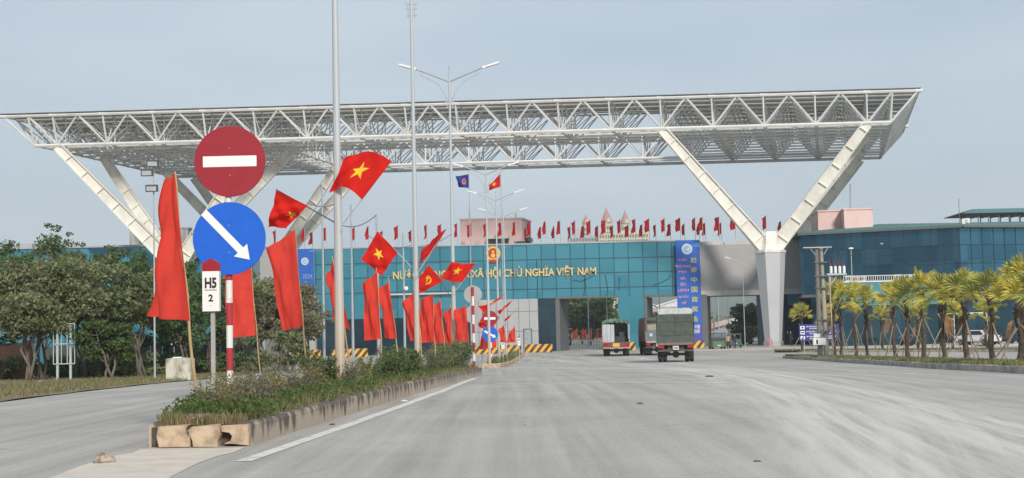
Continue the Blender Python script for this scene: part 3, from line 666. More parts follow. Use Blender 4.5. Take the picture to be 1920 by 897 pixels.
for tri in ((P1, P2, R1), (P2, P3, R2, R1), (P1, R1, E2)):
    mb.prism(list(tri), (0, 0, .14))
mb.build('roof', GREENR, rb)
mb = MB(); mb.bar(P1 - Vector((0, 0, .12)), P2 - Vector((0, 0, .12)), .3, .22); mb.bar(P2 - Vector((0, 0, .12)), P3 - Vector((0, 0, .12)), .3, .22); mb.build('eave_gutter', DARKP, rb)
mb = MB(); mb.prism([at(1651, 458, 156 - .2), at(1668, 458, 156 - .2), at(1670, 454, 156), at(1653, 454, 156)], (0, .5, 0)); mb.build('wall_lamp', WHITEC, rb)
dr0, dr1 = at(1746, 640, 153), at(1852, 640, 153.0); zd = at(1800, 588, 153).z; g1 = gz(153) + .13
fr = MB(); fr.bar((dr0.x, 153, g1), (dr0.x, 153, zd), .14); fr.bar((dr1.x, 153, g1), (dr1.x, 153, zd), .14); fr.bar((dr0.x, 153, zd), (dr1.x, 153, zd), .14); fr.bar((lerp(dr0.x, dr1.x, .42), 153, g1), (lerp(dr0.x, dr1.x, .42), 153, zd), .07)
fr.build('entrance_frame', WHITEM, rb)
mb = MB(); mb.bar(B + Vector((.1, 0, .1)), B + Vector((.1, 0, 3.0)), .05); mb.build('lightning_rod', DARKP, rb)
# pavilion roof above the far end
pv = thing('roof_pavilion', 'open green roofed shed on posts on top of the glass building', 'shed', (at(1880, 420, 176).x, 176, RZ))
pa, pb = at(1797, 403, 176), at(2010, 403, 176); pz = pa.z
mb = MB(); 
for s_ in (0,):
    q = [Vector((pa.x, 174, pz)), Vector((pb.x, 174, pz)), Vector((pb.x - 2, 178, pz + .75)), Vector((pa.x + 2.4, 178, pz + .75))]
    mb.prism(q, (0, 0, .08)); q = [Vector((pa.x + 2.4, 178, pz + .75)), Vector((pb.x - 2, 178, pz + .75)), Vector((pb.x, 182, pz)), Vector((pa.x, 182, pz))]; mb.prism(q, (0, 0, .08))
mb.build('roof', GREENR, pv)
mb = MB()
for k in range(9):
    X = lerp(pa.x + 2, pb.x - 2, k / 8)
    for Y in (174.6, 181.4): mb.bar((X, Y, RZ - .6), (X, Y, pz), .1)
    mb.bar((X, 174.6, pz - .1), (X, 181.4, pz - .1), .12)
mb.build('posts', DARKP, pv)
mb = MB(); p = at(1806, 413, 156); mb.box(p.x - .3, p.x + .45, 155.5, 156, p.z - .45, p.z + .1); mb.lathe([(.1, -.2), (.32, 0), (.32, .35), (.1, .5)], (p.x + .35, 155.6, p.z - .35), 10); tag(mb.build('security_camera', WHITEM), 'white security camera on the corner of the green roof', 'camera')
# low annexe with balcony
an = thing('terrace_annexe', 'low teal annexe with a white railed terrace in front of the dark glass building', 'building', (at(1640, 640, 149).x, 149, gz(149)))
a0, a1 = at(1572, 540, 149), at(1760, 540, 149); za = at(1646, 529, 149).z; zr = at(1646, 517.5, 149).z
mb = MB(); mb.box(a0.x, a1.x, 149, 153, zb - 1.5, za); mb.build('teal_wall', glass_mat('teal_panel', (.05, .22, .29), (.06, .25, .32), metal=.2, rough=.3, pane=(2.4, 2)), an)
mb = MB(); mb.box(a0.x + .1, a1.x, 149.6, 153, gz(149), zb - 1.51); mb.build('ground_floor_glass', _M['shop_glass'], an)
mb = MB(); mb.box(a0.x - .1, a1.x + .1, 148.9, 153, za, za + .14); mb.build('parapet_coping', WHITEM, an)
mb = MB(); x = a0.x + .6; xe_ = at(1718, 520, 149).x
while x < xe_: mb.box(x, x + .05, 149.1, 149.15, za + .14, zr); x += .24
mb.box(a0.x + .6, xe_, 149.08, 149.17, zr, zr + .07); mb.build('railing', WHITEM, an)
def ac(px, py, w=.75, h=.55):
    p = at(px, py, 149.8); t = thing('air_conditioner', None, 'air conditioner', (p.x, p.y, za + .14))
    mb = MB(); mb.box(p.x - w / 2, p.x + w / 2, 149.6, 149.95, za + .14, za + .14 + h); mb.build('casing', WHITEC, t)
    mb = MB(); mb.lathe([(.2, -.02), (.2, .01)], (p.x - .1, 149.59, za + .14 + h / 2), 14, 'y'); mb.build('fan_grille', DARKP, t); return t
for k, px in enumerate((1592, 1604, 1616, 1683, 1692, 1702)):
    t = ac(px, 524, h=.62 if k in (0, 3) else .5); tag(t, 'white air conditioner unit on the teal annexe terrace, %s from the utility pole side' % ORD[k], None, 'air conditioner units on the terrace')
for k, px in enumerate((1606, 1665, 1730)):
    pass

# ---------------------------------------------------------------- hotel far away, warehouses beyond the gate
YH = 900.0
ho = thing('distant_hotel', 'pale distant hotel with three pink conical towers seen above the gate roof', 'hotel', (at(1150, 455, YH).x, YH, 0))
HOT = mat('pale_hotel_wall', (.60, .53, .40), .9, var=.05, scale=.05); HOR = mat('pink_roof_tiles', (.50, .26, .26), .8, var=.1, scale=.2); HOW = mat('hotel_window', (.16, .17, .18), .5); HOG = mat('grey_hotel_wall', (.44, .45, .46), .9, var=.05, scale=.05)
def hx(px): return at(px, 430, YH).x
def hz(px, py): return at(px, py, YH).z
mb = MB(); mb.box(hx(1121), hx(1217), YH, YH + 20, 0, hz(1170, 437)); mb.box(hx(1163), hx(1217), YH + 2, YH + 18, 0, hz(1170, 432)); mb.build('main_wall', HOT, ho)
mb = MB(); mb.box(hx(1066), hx(1121), YH + 3, YH + 20, 0, hz(1090, 441)); mb.box(hx(1078), hx(1090), YH + 5, YH + 18, 0, hz(1090, 428)); mb.build('wing_wall', HOG, ho)
for (c, w, wall_t, apex) in ((1100, 7.5, 418, 402), (1139, 10, 415, 390), (1174, 8.5, 417, 395)):
    cx, rad = hx(c), (hx(c + w) - hx(c)); z1, z2 = hz(c, wall_t), hz(c, apex)
    mb = MB(); mb.lathe([(rad * .92, 0), (rad * .92, z1)], (cx, YH + 6, 0), 10); tw = mb.build('tower', HOT, ho)
    mb = MB(); mb.lathe([(rad * 1.12, z1 - .2), (rad * .66, lerp(z1, z2, .45)), (rad * .12, z2 - .4), (.06, z2 + 1.5)], (cx, YH + 6, 0), 10); mb.build('cone_roof', HOR, tw)
    mb = MB(); gx = cx + rad * .35; zz = z1 + .5
    mb.prism([Vector((gx - 1.3, YH + 6 - rad * 1.12, zz - 1)), Vector((gx + 1.3, YH + 6 - rad * 1.12, zz - 1)), Vector((gx + 1.3, YH + 6 - rad * 1.12, zz + .8)), Vector((gx, YH + 6 - rad * 1.12, zz + 2.4)), Vector((gx - 1.3, YH + 6 - rad * 1.12, zz + .8))], (0, 3, 0)); mb.build('dormer', HOT, tw)
    mb = MB()
    for zq in (z1 - 5, z1 - 8.5, z1 - 12):
        for dx in (-.45, .1, .55): mb.box(cx + rad * dx - .5, cx + rad * dx + .5, YH + 6 - rad * .97, YH + 6 - rad * .6, zq, zq + 2)
    mb.build('windows', HOW, tw)
mb = MB()
for fl_ in range(7):
    z = hz(1170, 437) - 3 - fl_ * 3.3
    for k in range(18): X = lerp(hx(1123), hx(1215), (k + .5) / 18); mb.box(X - .55, X + .55, YH - .15, YH + .1, z, z + 1.9)
    for k in range(9): X = lerp(hx(1068), hx(1119), (k + .5) / 9); mb.box(X - .6, X + .6, YH + 2.8, YH + 3.1, z - 1.5, z + .4)
mb.build('windows', HOW, ho)
def shed(label, x0, x1, ytop, yeave, Y, ridge=.5):
    X0, X1 = at(x0, yeave, Y).x, at(x1, yeave, Y).x; ze = at((x0 + x1) / 2, yeave, Y).z; zr = at((x0 + x1) / 2, ytop, Y).z; g = gz(Y)
    t = thing('warehouse', label, 'warehouse', ((X0 + X1) / 2, Y, g))
    mb = MB(); mb.box(X0 + .4, X1 - .4, Y, Y + 14, g, ze); mb.build('wall', mat('grey_shed_wall', (.45, .45, .44), .8), t)
    xm = lerp(X0, X1, ridge); mb = MB(); mb.prism([Vector((X0, Y - .4, ze)), Vector((xm, Y - .4, zr)), Vector((X1, Y - .4, ze)), Vector((X1, Y - .4, ze + .15)), Vector((xm, Y - .4, zr + .2)), Vector((X0, Y - .4, ze + .15))], (0, 15, 0)); mb.prism([Vector((X0 + .4, Y - .1, ze)), Vector((X1 - .4, Y - .1, ze)), Vector((xm, Y - .1, zr))], (0, .3, 0)); mb.build('roof', mat('white_sheet_roof', (.78, .78, .77), .6), t)
    mb = MB()
    for k in range(4): X = lerp(X0, X1, .2 + .2 * k); mb.box(X - .8, X + .8, Y - .06, Y + .02, ze - 1.9, ze - .9)
    mb.build('windows', DARKP, t)
shed('white roofed warehouse seen through the widest gate opening', 1128, 1175, 562, 575, 290)
shed('white roofed warehouse seen through the gate opening beside the blue banner', 1228, 1330, 558, 575, 300, .6)
shed('small white shed at the left edge of the narrower gate opening', 1206, 1235, 566, 578, 285, .3)
# ================================================================ FLAGS, LAMPS, SIGNS
FLAGR = mat('red_flag_cloth', (.82, .026, .018), .75, spec=.12, var=.1, scale=2.5, trans=.38)
BANR = mat('orange_red_banner_cloth', (.90, .080, .055), .75, spec=.12, var=.09, scale=2.2, trans=.40)
DRED = mat('dark_red_flag_cloth', (.66, .030, .032), .75, spec=.12, var=.1, scale=2, trans=.38)
STARY = mat('yellow_star_cloth', (.85, .62, .03), .75, var=.04, trans=.2)
BAMBOO = mat('bamboo_pole', (.52, .38, .20), .7, scale=5, stretch=(1, 1, .6), col2=(.36, .25, .12))
GALV = mat('galvanised_steel', (.46, .49, .51), .5, metal=.25, scale=2.2, stretch=(3, 3, .5), col2=(.34, .37, .39))
LAMPH = mat('white_lamp_housing', (.80, .80, .79), .5, var=.03)
def lamp_pole_mat():
    m = bpy.data.materials.new('lamp_pole_paint'); m.use_nodes = True; t = m.node_tree; N = t.nodes; L = t.links; b = N['Principled BSDF']; b.inputs['Roughness'].default_value = .55; b.inputs['Metallic'].default_value = .1
    tcn = N.new('ShaderNodeTexCoord'); sx = N.new('ShaderNodeSeparateXYZ'); L.new(tcn.outputs['Object'], sx.inputs[0])
    nzn = N.new('ShaderNodeTexNoise'); nzn.inputs['Scale'].default_value = 3; mpn = N.new('ShaderNodeMapping'); mpn.inputs['Scale'].default_value = (3, 3, .5); L.new(tcn.outputs['Object'], mpn.inputs[0]); L.new(mpn.outputs[0], nzn.inputs[0])
    mr = N.new('ShaderNodeMapRange'); mr.inputs[1].default_value = 0; mr.inputs[2].default_value = 11; L.new(sx.outputs[2], mr.inputs[0])
    ad = N.new('ShaderNodeMath'); ad.operation = 'MULTIPLY_ADD'; ad.inputs[1].default_value = .1; L.new(nzn.outputs[0], ad.inputs[0]); L.new(mr.outputs[0], ad.inputs[2])
    r = N.new('ShaderNodeValToRGB'); e = r.color_ramp.elements
    for k, (p, c) in enumerate(((.05, (.50, .37, .26)), (.16, (.52, .44, .36)), (.28, (.46, .46, .44)), (.55, (.44, .47, .49)))):
        if k > 1: e.new(.5)
        e[k].position = p; e[k].color = (*c, 1)
    L.new(ad.outputs[0], r.inputs[0]); L.new(r.outputs[0], b.inputs['Base Color']); return m
LPOLE = lamp_pole_mat(); RUST = mat('rusty_steel', (.36, .25, .19), .8, scale=6, col2=(.42, .42, .41), stretch=(3, 3, .6))

def street_lamp(loc, H, label, group, arm=1.28, r0=.1, yaw=0.0, rust=False):
    t = thing('street_lamp', label, 'street lamp', loc, group, yaw)
    jz = H - .58
    mb = MB(); mb.tube([(0, 0, -.1), (0, 0, H * .33), (0, 0, H * .66), (0, 0, jz)], [r0, r0 * .82, r0 * .62, r0 * .46], 10); mb.tube([(0, 0, jz), (0, 0, H - .06)], [r0 * .3, r0 * .26], 8)
    mb.lathe([(r0 * .45, H - .06), (r0 * .5, H), (r0 * .1, H + .04)], n=8); pole = mb.build('pole', LPOLE, t, False, smooth=False)
    if rust:
        mb = MB(); mb.tube([(0, 0, 7.1), (0, 0, 8.2), (0, 0, 9.05)], [r0 * .645, r0 * .60, r0 * .565], 10, False); mb.build('rust_band', RUST, pole, False)
    for s in (-1, 1):
        mb = MB(); mb.tube([(0, 0, jz), (s * arm * .25, 0, jz + .14), (s * arm * .6, 0, jz + .32), (s * arm, 0, jz + .52)], [.04, .036, .033, .03], 6); mb.build('arm', GALV, t, False)
        mb = MB(); mb.tube([(s * .09, 0, jz - 1.0), (s * .1, 0, jz - .7), (s * .2, 0, jz - .4), (s * .45, 0, jz - .05), (s * .75, 0, jz + .12), (s * 1.12, 0, jz + .3)], .016, 5)
        for z in (-.6, -.75, -.95): mb.tube([(s * .02, 0, jz + z), (s * .17, 0, jz + z)], .015, 5)
        mb.build('brace', GALV, t, False)
        mb = MB(); d = Vector((s * .93, 0, .26)).normalized(); p = Vector((s * arm, 0, jz + .52)); u = Vector((0, 1, 0))
        mb.bar(p - d * .05, p + d * .12, .12, .08, up=(0, 0, 1)); mb.bar(p + d * .12, p + d * .6, .2, .065); mb.build('lamp_head', LAMPH, t, False)
    return t
def med_at(px, Yg=None, frac=.5):
    """Point on the centre line of the median straight below a photo column."""
    best = None
    for k in range(400):
        y = NOSE + .3 + k * .1
        if y > KEND: break
        X = medr(y) - mw(y) * frac; e = abs(pixx(X, y) - px)
        if best is None or e < best[0]: best = (e, X, y)
    return Vector((best[1], best[2], gz(best[2]) + KH - .03))
def pixx(X, Y, Z=None):
    Z = gz(Y) + .27 if Z is None else Z; z = Z - CZ; y = Y * _c + z * _s; u = -Y * _s + z * _c
    ux, uy = X / y * F, -u / y * F; return ux * _cr + uy * _sr + PXC
LG = 'twin armed street lamps along the medians'
p1 = med_at(638); p2 = med_at(783.5); p3 = med_at(853)
L1 = street_lamp(p1, 11.2, 'thickest street lamp pole with two star flags on it', LG, r0=.105)
L2 = street_lamp(p2, at(770, 33, p2.y).z - p2.z + 1.58, 'street lamp pole with a rusty band, second along the weedy median', LG, r0=.092, rust=True)
L3 = street_lamp(p3, (690 - 120) * p3.y / F + .05, 'street lamp with both arms in full view, at the end of the weedy median', LG, r0=.088)
for (px, top_, lab) in ((918, 309, 'distant street lamp between the blue flag and the red star flag'), (936, 360, 'distant street lamp just right of the star flag pole, middle of three'), (949.5, 393, 'most distant twin armed street lamp, in front of the pink rooftop room')):
    Y = {918: 77.5, 936: 92, 949.5: 106}[px]; X = at(px, 668, Y).x; g = gz(Y) + .25
    H = at(px - 7, top_, Y).z - g
    street_lamp((X, Y, g), H, lab, LG, r0=.085)

# ---- cloth
def cloth_fn(A, B, C, D, amp=.08, waves=2.0, ph=0., slant=.35, sag=0.0, edge=0.0):
    A, B, C, D = map(Vector, (A, B, C, D)); amp *= 1.15; waves *= .8; slant *= 2.4; n = ((D - A).cross(B - A)); n.normalize()
    if n.y > 0: n = -n
    w_ = (B - A).length; hd = (B - A).normalized()
    def f(u, v):
        p = A * (1 - u) * (1 - v) + B * (1 - u) * v + C * u * v + D * u * (1 - v)
        k = u ** .7
        d = amp * k * (math.sin(6.283 * (waves * u + slant * v) + ph) + .45 * math.sin(6.283 * (waves * 1.9 * u - slant * 1.7 * v) + ph * 2.1) + .26 * math.sin(6.283 * (waves * 3.1 * u + 1.7 * v) + ph * 3.3))
        p = p + n * d - Vector((0, 0, sag * math.sin(math.pi * u) * w_)) + hd * edge * w_ * u * math.sin(5 * v + ph) * .5
        p = p + (D - A).normalized() * edge * w_ * .25 * u * math.sin(9 * v + ph * 1.7)
        return p, n
    return f
def cloth(f, m, parent, nu=16, nv=22, name='flag_cloth'):
    mb = MB(); mb.add([f(i / nu, j / nv)[0] for j in range(nv + 1) for i in range(nu + 1)], [(j * (nu + 1) + i, j * (nu + 1) + i + 1, (j + 1) * (nu + 1) + i + 1, (j + 1) * (nu + 1) + i) for j in range(nv) for i in range(nu)])
    return mb.build(name, m, parent, smooth=True, fix=False)
def decal(f, polys, m, parent, name, eps=.012, sub=3):
    """A sewn-on shape: triangles in (u, v) laid on both faces of the cloth."""
    mb = MB()
    for tri in polys:
        for sgn in (1, -1):
            g = {}
            N_ = sub; vs = []; fs = []
            for i in range(N_ + 1):
                for j in range(N_ + 1 - i):
                    a, b = i / N_, j / N_; u = tri[0][0] * (1 - a - b) + tri[1][0] * a + tri[2][0] * b; v = tri[0][1] * (1 - a - b) + tri[1][1] * a + tri[2][1] * b
                    p, n = f(u, v); g[(i, j)] = len(vs); vs.append(p + n * eps * sgn)
            for i in range(N_):
                for j in range(N_ - i):
                    fs.append((g[(i, j)], g[(i + 1, j)], g[(i, j + 1)]))
                    if i + j < N_ - 1: fs.append((g[(i + 1, j)], g[(i + 1, j + 1)], g[(i, j + 1)]))
            mb.add(vs, fs)
    return mb.build(name, m, parent, fix=False)
def star_tris(cu, cv, ru, rv, rot=0):
    P_ = [(cu + ru * x, cv - rv * y) for x, y in star_pts(5, 1, .382, rot)]
    return [((cu, cv), P_[i], P_[(i + 1) % 10]) for i in range(10)]
def poly_tris(pts): c = (sum(p[0] for p in pts) / len(pts), sum(p[1] for p in pts) / len(pts)); return [(c, pts[i], pts[(i + 1) % len(pts)]) for i in range(len(pts))]

# ---- tall banners on bamboo poles along the medians
def banner(label, corners, base_px, tip_px, Y=None, amp=.09, waves=1.6, ph=0., thick=.022, dz=.24, flyback=.15, m=None, grp='red banners on bamboo poles along the medians', edge=.05):
    b = gp(*base_px, dz) if Y is None else at(base_px[0], base_px[1], Y)
    if Y is None: Y = b.y
    else: b.z = gz(Y) + dz
    t = thing('banner_flag', label, 'banner', (b.x, b.y, b.z), grp)
    tip = at(*tip_px, Y); q = b - (tip - b).normalized() * .1
    mb = MB(); n = 16; pts = []; rs = []
    for k in range(n + 1):
        c = lerp(q, tip, k / n) + Vector((.012 * math.sin(k * .9 + ph), 0, 0)); rr = thick * lerp(1, .55, k / n)
        pts += [c - (tip - q) / n * .04, c, c + (tip - q) / n * .04] if 0 < k < n else [c]; rs += [rr, rr * 1.22, rr] if 0 < k < n else [rr]
    mb.tube(pts, rs, 7); mb.build('bamboo_pole', BAMBOO, t)
    TL, TR, BR, BL = [at(*c, Y + (flyback if i in (0, 3) else 0)) for i, c in enumerate(corners)]; bk = Vector((0, 0, 0))
    f = cloth_fn(TR + Vector((0, -.03, 0)), BR + Vector((0, -.03, 0)), BL + bk, TL + bk, amp, waves, ph, .25, 0, edge)
    cloth(f, m or BANR, t, 14, 30, 'banner_cloth'); return t
banner('tall red banner by the nose of the median, left of the H5 kilometre post', [(320, 333), (328, 326), (357, 602), (268, 599)], (372, 778), (327, 322), amp=.07, ph=.4, flyback=.25)
banner('red banner hanging behind the blue arrow sign and its striped post', [(418, 500), (470, 492), (480, 629), (428, 632)], (488, 702), (468, 470), amp=.05, ph=2)
banner('wide red banner between the blue arrow sign and the thick lamp pole', [(500, 463), (553, 431), (568, 612), (528, 622)], (578, 716), (552, 426), amp=.06, ph=1.1)
banner('red banner half hidden behind the thick lamp pole', [(614, 515), (624, 488), (657, 620), (622, 603)], (662, 690), (622, 480), amp=.06, ph=.7, Y=34)
YB = 40
banner('red banner with folded top right under the diamond shaped star flag', [(677, 533), (707, 509), (714, 636), (686, 636)], (718, 690), (706, 502), Y=36.5, amp=.07, ph=2.2)
banner('narrow red banner with a pointed pole tip, below the edge of the diamond flag', [(711, 540), (729, 530), (744, 636), (719, 636)], (752, 688), (727, 518), Y=38, amp=.06, ph=.3)
banner('red banner crossing behind the rusty lamp pole', [(752, 568), (782, 542), (792, 637), (770, 640)], (793, 680), (781, 536), Y=42, amp=.07, ph=1.5)
banner('wide red banner between the two lamp poles, left one of the close pair', [(786, 562), (812, 552), (815, 641), (792, 641)], (817, 685), (811, 549), Y=45, amp=.08, ph=2.8)
banner('red banner overlapping its wider neighbour, right one of the close pair', [(811, 573), (826, 564), (836, 643), (812, 646)], (838, 683), (825, 560), Y=47, amp=.06, ph=.9)
banner('dark folded red banner just left of the third lamp pole', [(830, 587), (846, 576), (849, 648), (838, 650)], (850, 680), (845, 570), Y=49, amp=.08, ph=1.9)
banner('wide red banner between the third lamp pole and the grey sign backs', [(853, 581), (874, 574), (879, 642), (852, 645)], (881, 676), (873, 571), Y=51, amp=.07, ph=.2)
banner('small red banner behind the distant no entry sign, left of its post', [(906, 606), (925, 596), (931, 652), (899, 656)], (902, 664), (919, 575), Y=M2Y + 3.2, amp=.1, ph=1.3)
banner('small red banner beside the second distant lamp pole', [(936, 617), (945, 610), (950, 643), (937, 643)], (951, 664), (944, 606), Y=90, amp=.1, ph=.5)
banner('smallest red banner, at the far end of the second median', [(953, 626), (965, 612), (967, 642), (951, 642)], (968, 662), (965, 608), Y=98, amp=.1, ph=2.5)

# ---- star flags on slanting arms
HAMSICK = 'hs'
def arm_flag(label, A, B, C, D, base, tip, Y, amp=.05, waves=1.3, ph=0., mark='star', mpos=(.5, .5), msize=.27, back=.12, sag=0, rot=0, m=None, dark_arm=False, foreshort=1.):
    b = at(*base, Y); t = thing('arm_flag', label, 'flag', b, 'flags on slanting arms along the medians'); tp = at(*tip, Y)
    mb = MB(); mb.tube([b, lerp(b, tp, .5), tp], [.016, .014, .01], 6); mb.build('flag_arm', mat('dark_flag_arm', (.10, .07, .06), .6) if dark_arm else GALV, t)
    a, bb, c, d = [at(*q, Y + (back if i > 1 else 0)) for i, q in enumerate((A, B, C, D))]; fb = Vector((0, 0, 0)); off = Vector((0, -.02, 0))
    f = cloth_fn(a + off, bb + off, c + fb, d + fb, amp, waves, ph, .3, sag, .05); fl = cloth(f, m or FLAGR, t, 24, 18)
    if mark == 'star': decal(f, star_tris(mpos[0], mpos[1], msize * .66, msize, rot), STARY, fl, 'star')
    elif mark == 'hs':
        r = lambda ang, rad: (mpos[0] + rad * .66 * math.cos(ang), mpos[1] - rad * math.sin(ang))
        tr = []; n = 14
        for k in range(n):   # sickle blade, thick in the middle
            t0, t1 = k / n, (k + 1) / n; a0, a1 = lerp(2.3, -1.9 + 6.283 - 6.283, t0), lerp(2.3, -1.9, t1)
            a0 = lerp(2.0, 5.6, t0); a1 = lerp(2.0, 5.6, t1); w0, w1 = .07 + .10 * math.sin(math.pi * t0), .07 + .10 * math.sin(math.pi * t1)
            R0 = msize
            q = [r(a0, R0 * (1 - w0)), r(a1, R0 * (1 - w1)), r(a1, R0 * (1 + w1)), r(a0, R0 * (1 + w0))]; tr += [(q[0], q[1], q[2]), (q[0], q[2], q[3])]
        def ln(p, q, w): 
            dx, dy = q[0] - p[0], q[1] - p[1]; l = math.hypot(dx, dy); nx, ny = -dy / l * w, dx / l * w
            return [((p[0] + nx, p[1] + ny), (q[0] + nx, q[1] + ny), (q[0] - nx, q[1] - ny)), ((p[0] + nx, p[1] + ny), (q[0] - nx, q[1] - ny), (p[0] - nx, p[1] - ny))]
        tr += ln(r(2.2, msize * .55), r(5.5, msize * 1.25), .022) + ln(r(1.5, msize * .75), r(3.1, msize * .55), .045) + ln(r(5.5, msize), r(5.5, msize * 1.35), .03)
        decal(f, tr, STARY, fl, 'hammer_and_sickle', sub=2)
    return t
Y1, Y2, Y3 = p1.y - .3, p2.y - .3, p3.y - .3
arm_flag('large red flag with a yellow star flying over the thick lamp pole', (734, 303), (679, 375), (614, 362), (650, 296), (643, 420), (737, 298), Y1, amp=.07, ph=.6, mpos=(.42, .52), msize=.27, back=.1, sag=-.18, rot=.25)
arm_flag('red flag with its star partly folded away, left of the thick lamp pole', (518, 357), (577, 386), (536, 427), (501, 427), (627, 417), (517, 355), Y1, amp=.09, waves=1.5, ph=2.4, mpos=(.50, .80), msize=.2, back=.15, rot=.5, dark_arm=True)
arm_flag('diamond shaped red flag with an upright yellow star, left of the rusty lamp pole', (708, 434), (746, 474), (715, 518), (677, 485), (771, 501), (706, 432), Y2, amp=.05, ph=1.2, mpos=(.5, .48), msize=.26, rot=.9)
arm_flag('plain dark red flag seen edge on, streaming upward beside the rusty lamp pole', (837, 430), (812, 472), (783, 503), (801, 455), (783, 512), (838, 428), Y2 - .1, amp=.10, waves=1.1, ph=.2, mark=None, m=DRED)
arm_flag('red flag with a yellow hammer and sickle, left of the third lamp pole', (804, 497), (831, 528), (786, 552), (779, 528), (846, 558), (803, 495), Y3, amp=.05, ph=.8, mark='hs', mpos=(.46, .5), msize=.22, dark_arm=True)
arm_flag('red star flag spread wide across the third lamp pole', (892, 494), (866, 530), (826, 521), (847, 491), (855, 545), (893, 492), Y3, amp=.06, ph=1.9, mpos=(.52, .47), msize=.25, sag=.04, rot=.3)
YN = M2Y + 2.6
arm_flag('red flag at the top left of the distant no entry sign', (897, 574), (914, 572), (922, 600), (900, 606), (916, 600), (896, 572), YN, amp=.12, ph=.5, mpos=(.5, .55), msize=.2)
arm_flag('thin edge-on red flag, uppermost of the three streaks over the second median', (947, 552), (938, 561), (906, 582), (905, 576), (914, 590), (948, 551), YN, amp=.08, ph=1.4, mpos=(.55, .5), msize=.3)
arm_flag('thin red flag streak, middle of the three over the second median', (961, 563), (955, 572), (935, 590), (934, 583), (937, 596), (962, 562), 91, amp=.08, ph=.4, mpos=(.55, .5), msize=.3)
arm_flag('thinnest red flag streak, lowest of the three over the second median', (970, 578), (966, 583), (946, 604), (946, 601), (949, 606), (971, 577), 105, amp=.06, ph=2.2, mark=None)
arm_flag('crumpled red flag low behind the distant no entry sign', (895, 608), (905, 600), (914, 617), (901, 616), (921, 622), (894, 606), YN + .3, amp=.12, ph=2.9, mark=None)
# ---- flagpole pair and roof flags
def roof_flag(px, ytop, ybot, Y, w, lab, m=DRED, ph=0., group=None, base_y=456):
    a = at(px, ytop - 2, Y); b = at(px, ybot, Y); z0 = TOP + .14 if Y < 177 else a.z - 5
    t = thing('roof_flag', lab, 'flag', (a.x, Y, z0), group)
    mb = MB(); mb.tube([(a.x, Y, z0), (a.x, Y, a.z + .05)], .035, 5); mb.build('flagpole', GALV, t)
    d = w
    h = (a.z - b.z)
    f = cloth_fn((a.x, Y, a.z), (a.x, Y, b.z + h * .12), (a.x - d, Y + .25, b.z - h * .02), (a.x - d * .85, Y + .25, a.z - h * .12), .11, 1.2, ph, .3, 0, .1)
    cloth(f, m, t, 6, 10); return t
RF = 'small red flags in a row along the gate roof'
fr_ = [513, 567, 607, 661, 687, 742, 796, 823, 853, 880, 907, 936, 962, 991, 1019, 1046, 1074, 1103, 1131, 1159, 1187, 1213, 1242, 1271, 1299, 1313, 1344, 1374, 1432]
bk_ = [583, 636, 714, 768, 984, 1011, 1036, 1066, 1092, 1118, 1146, 1175, 1201, 1226, 1254, 1280, 1308, 1319, 1349, 1461]
for k, px in enumerate(fr_):
    yt = lerp(421, 408, (px - 850) / 520) if px > 480 else 430
    if px < 850: yt = lerp(432, 421, (px - 510) / 340)
    roof_flag(px + 4, yt, yt + 25, 170.6, random.uniform(.35, .62), 'dark red flag on a thin pole in the front row on the gate roof', ph=random.uniform(0, 6), group=RF)
for k, px in enumerate(bk_):
    yt = lerp(433, 412, (px - 560) / 900) + 5
    roof_flag(px + 3, yt, yt + 22, 175.6, random.uniform(.3, .5), 'small dark red flag in the rear row on the gate roof', ph=random.uniform(0, 6), group='small red flags in a second row on the gate roof')
def tall_flag(label, px, tip_y, corners, m, mark):
    Y = 158.0; a = at(px, tip_y, Y); g = gz(Y); t = thing('tall_flagpole', label, 'flagpole', (a.x + .02, Y, g))
    mb = MB(); mb.tube([(a.x, Y, g), (a.x, Y, a.z)], [.09, .04], 6); mb.build('flagpole', GALV, t)
    A, B, C, D = [at(*q, Y) for q in corners]; b = Vector((0, .3, 0)); f = cloth_fn(A, B, C + b, D + b, .16, 1.3, .8, .3, 0, .05); fl = cloth(f, m, t, 16, 14)
    if mark == 'star': decal(f, star_tris(.55, .5, .2, .3, .1), STARY, fl, 'star')
    else:
        decal(f, [((.42, .5), (.42 + .17 * math.cos(k * .5236), .5 + .27 * math.sin(k * .5236)), (.42 + .17 * math.cos((k + 1) * .5236), .5 + .27 * math.sin((k + 1) * .5236))) for k in range(12)], mat('orange_red_emblem', (.7, .18, .08), .7), fl, 'round_emblem')
        decal(f, [((.42, .5), (.42 + .08 * math.cos(k * .785), .5 + .13 * math.sin(k * .785)), (.42 + .08 * math.cos((k + 1) * .785), .5 + .13 * math.sin((k + 1) * .785))) for k in range(8)], mat('navy_flag_cloth', (.02, .05, .30), .75), fl, 'emblem_centre', eps=.03)
tall_flag('tall flagpole flying a blue flag with an orange emblem', 879, 322, [(879, 327), (879, 353), (859, 351), (855, 330)], mat('blue_flag_cloth', (.025, .05, .33), .75, trans=.25), 'emb')
tall_flag('tall flagpole flying a red star flag between two lamp arms', 938.5, 321, [(938, 326), (938, 351), (916, 357), (918, 346)], FLAGR, 'star')

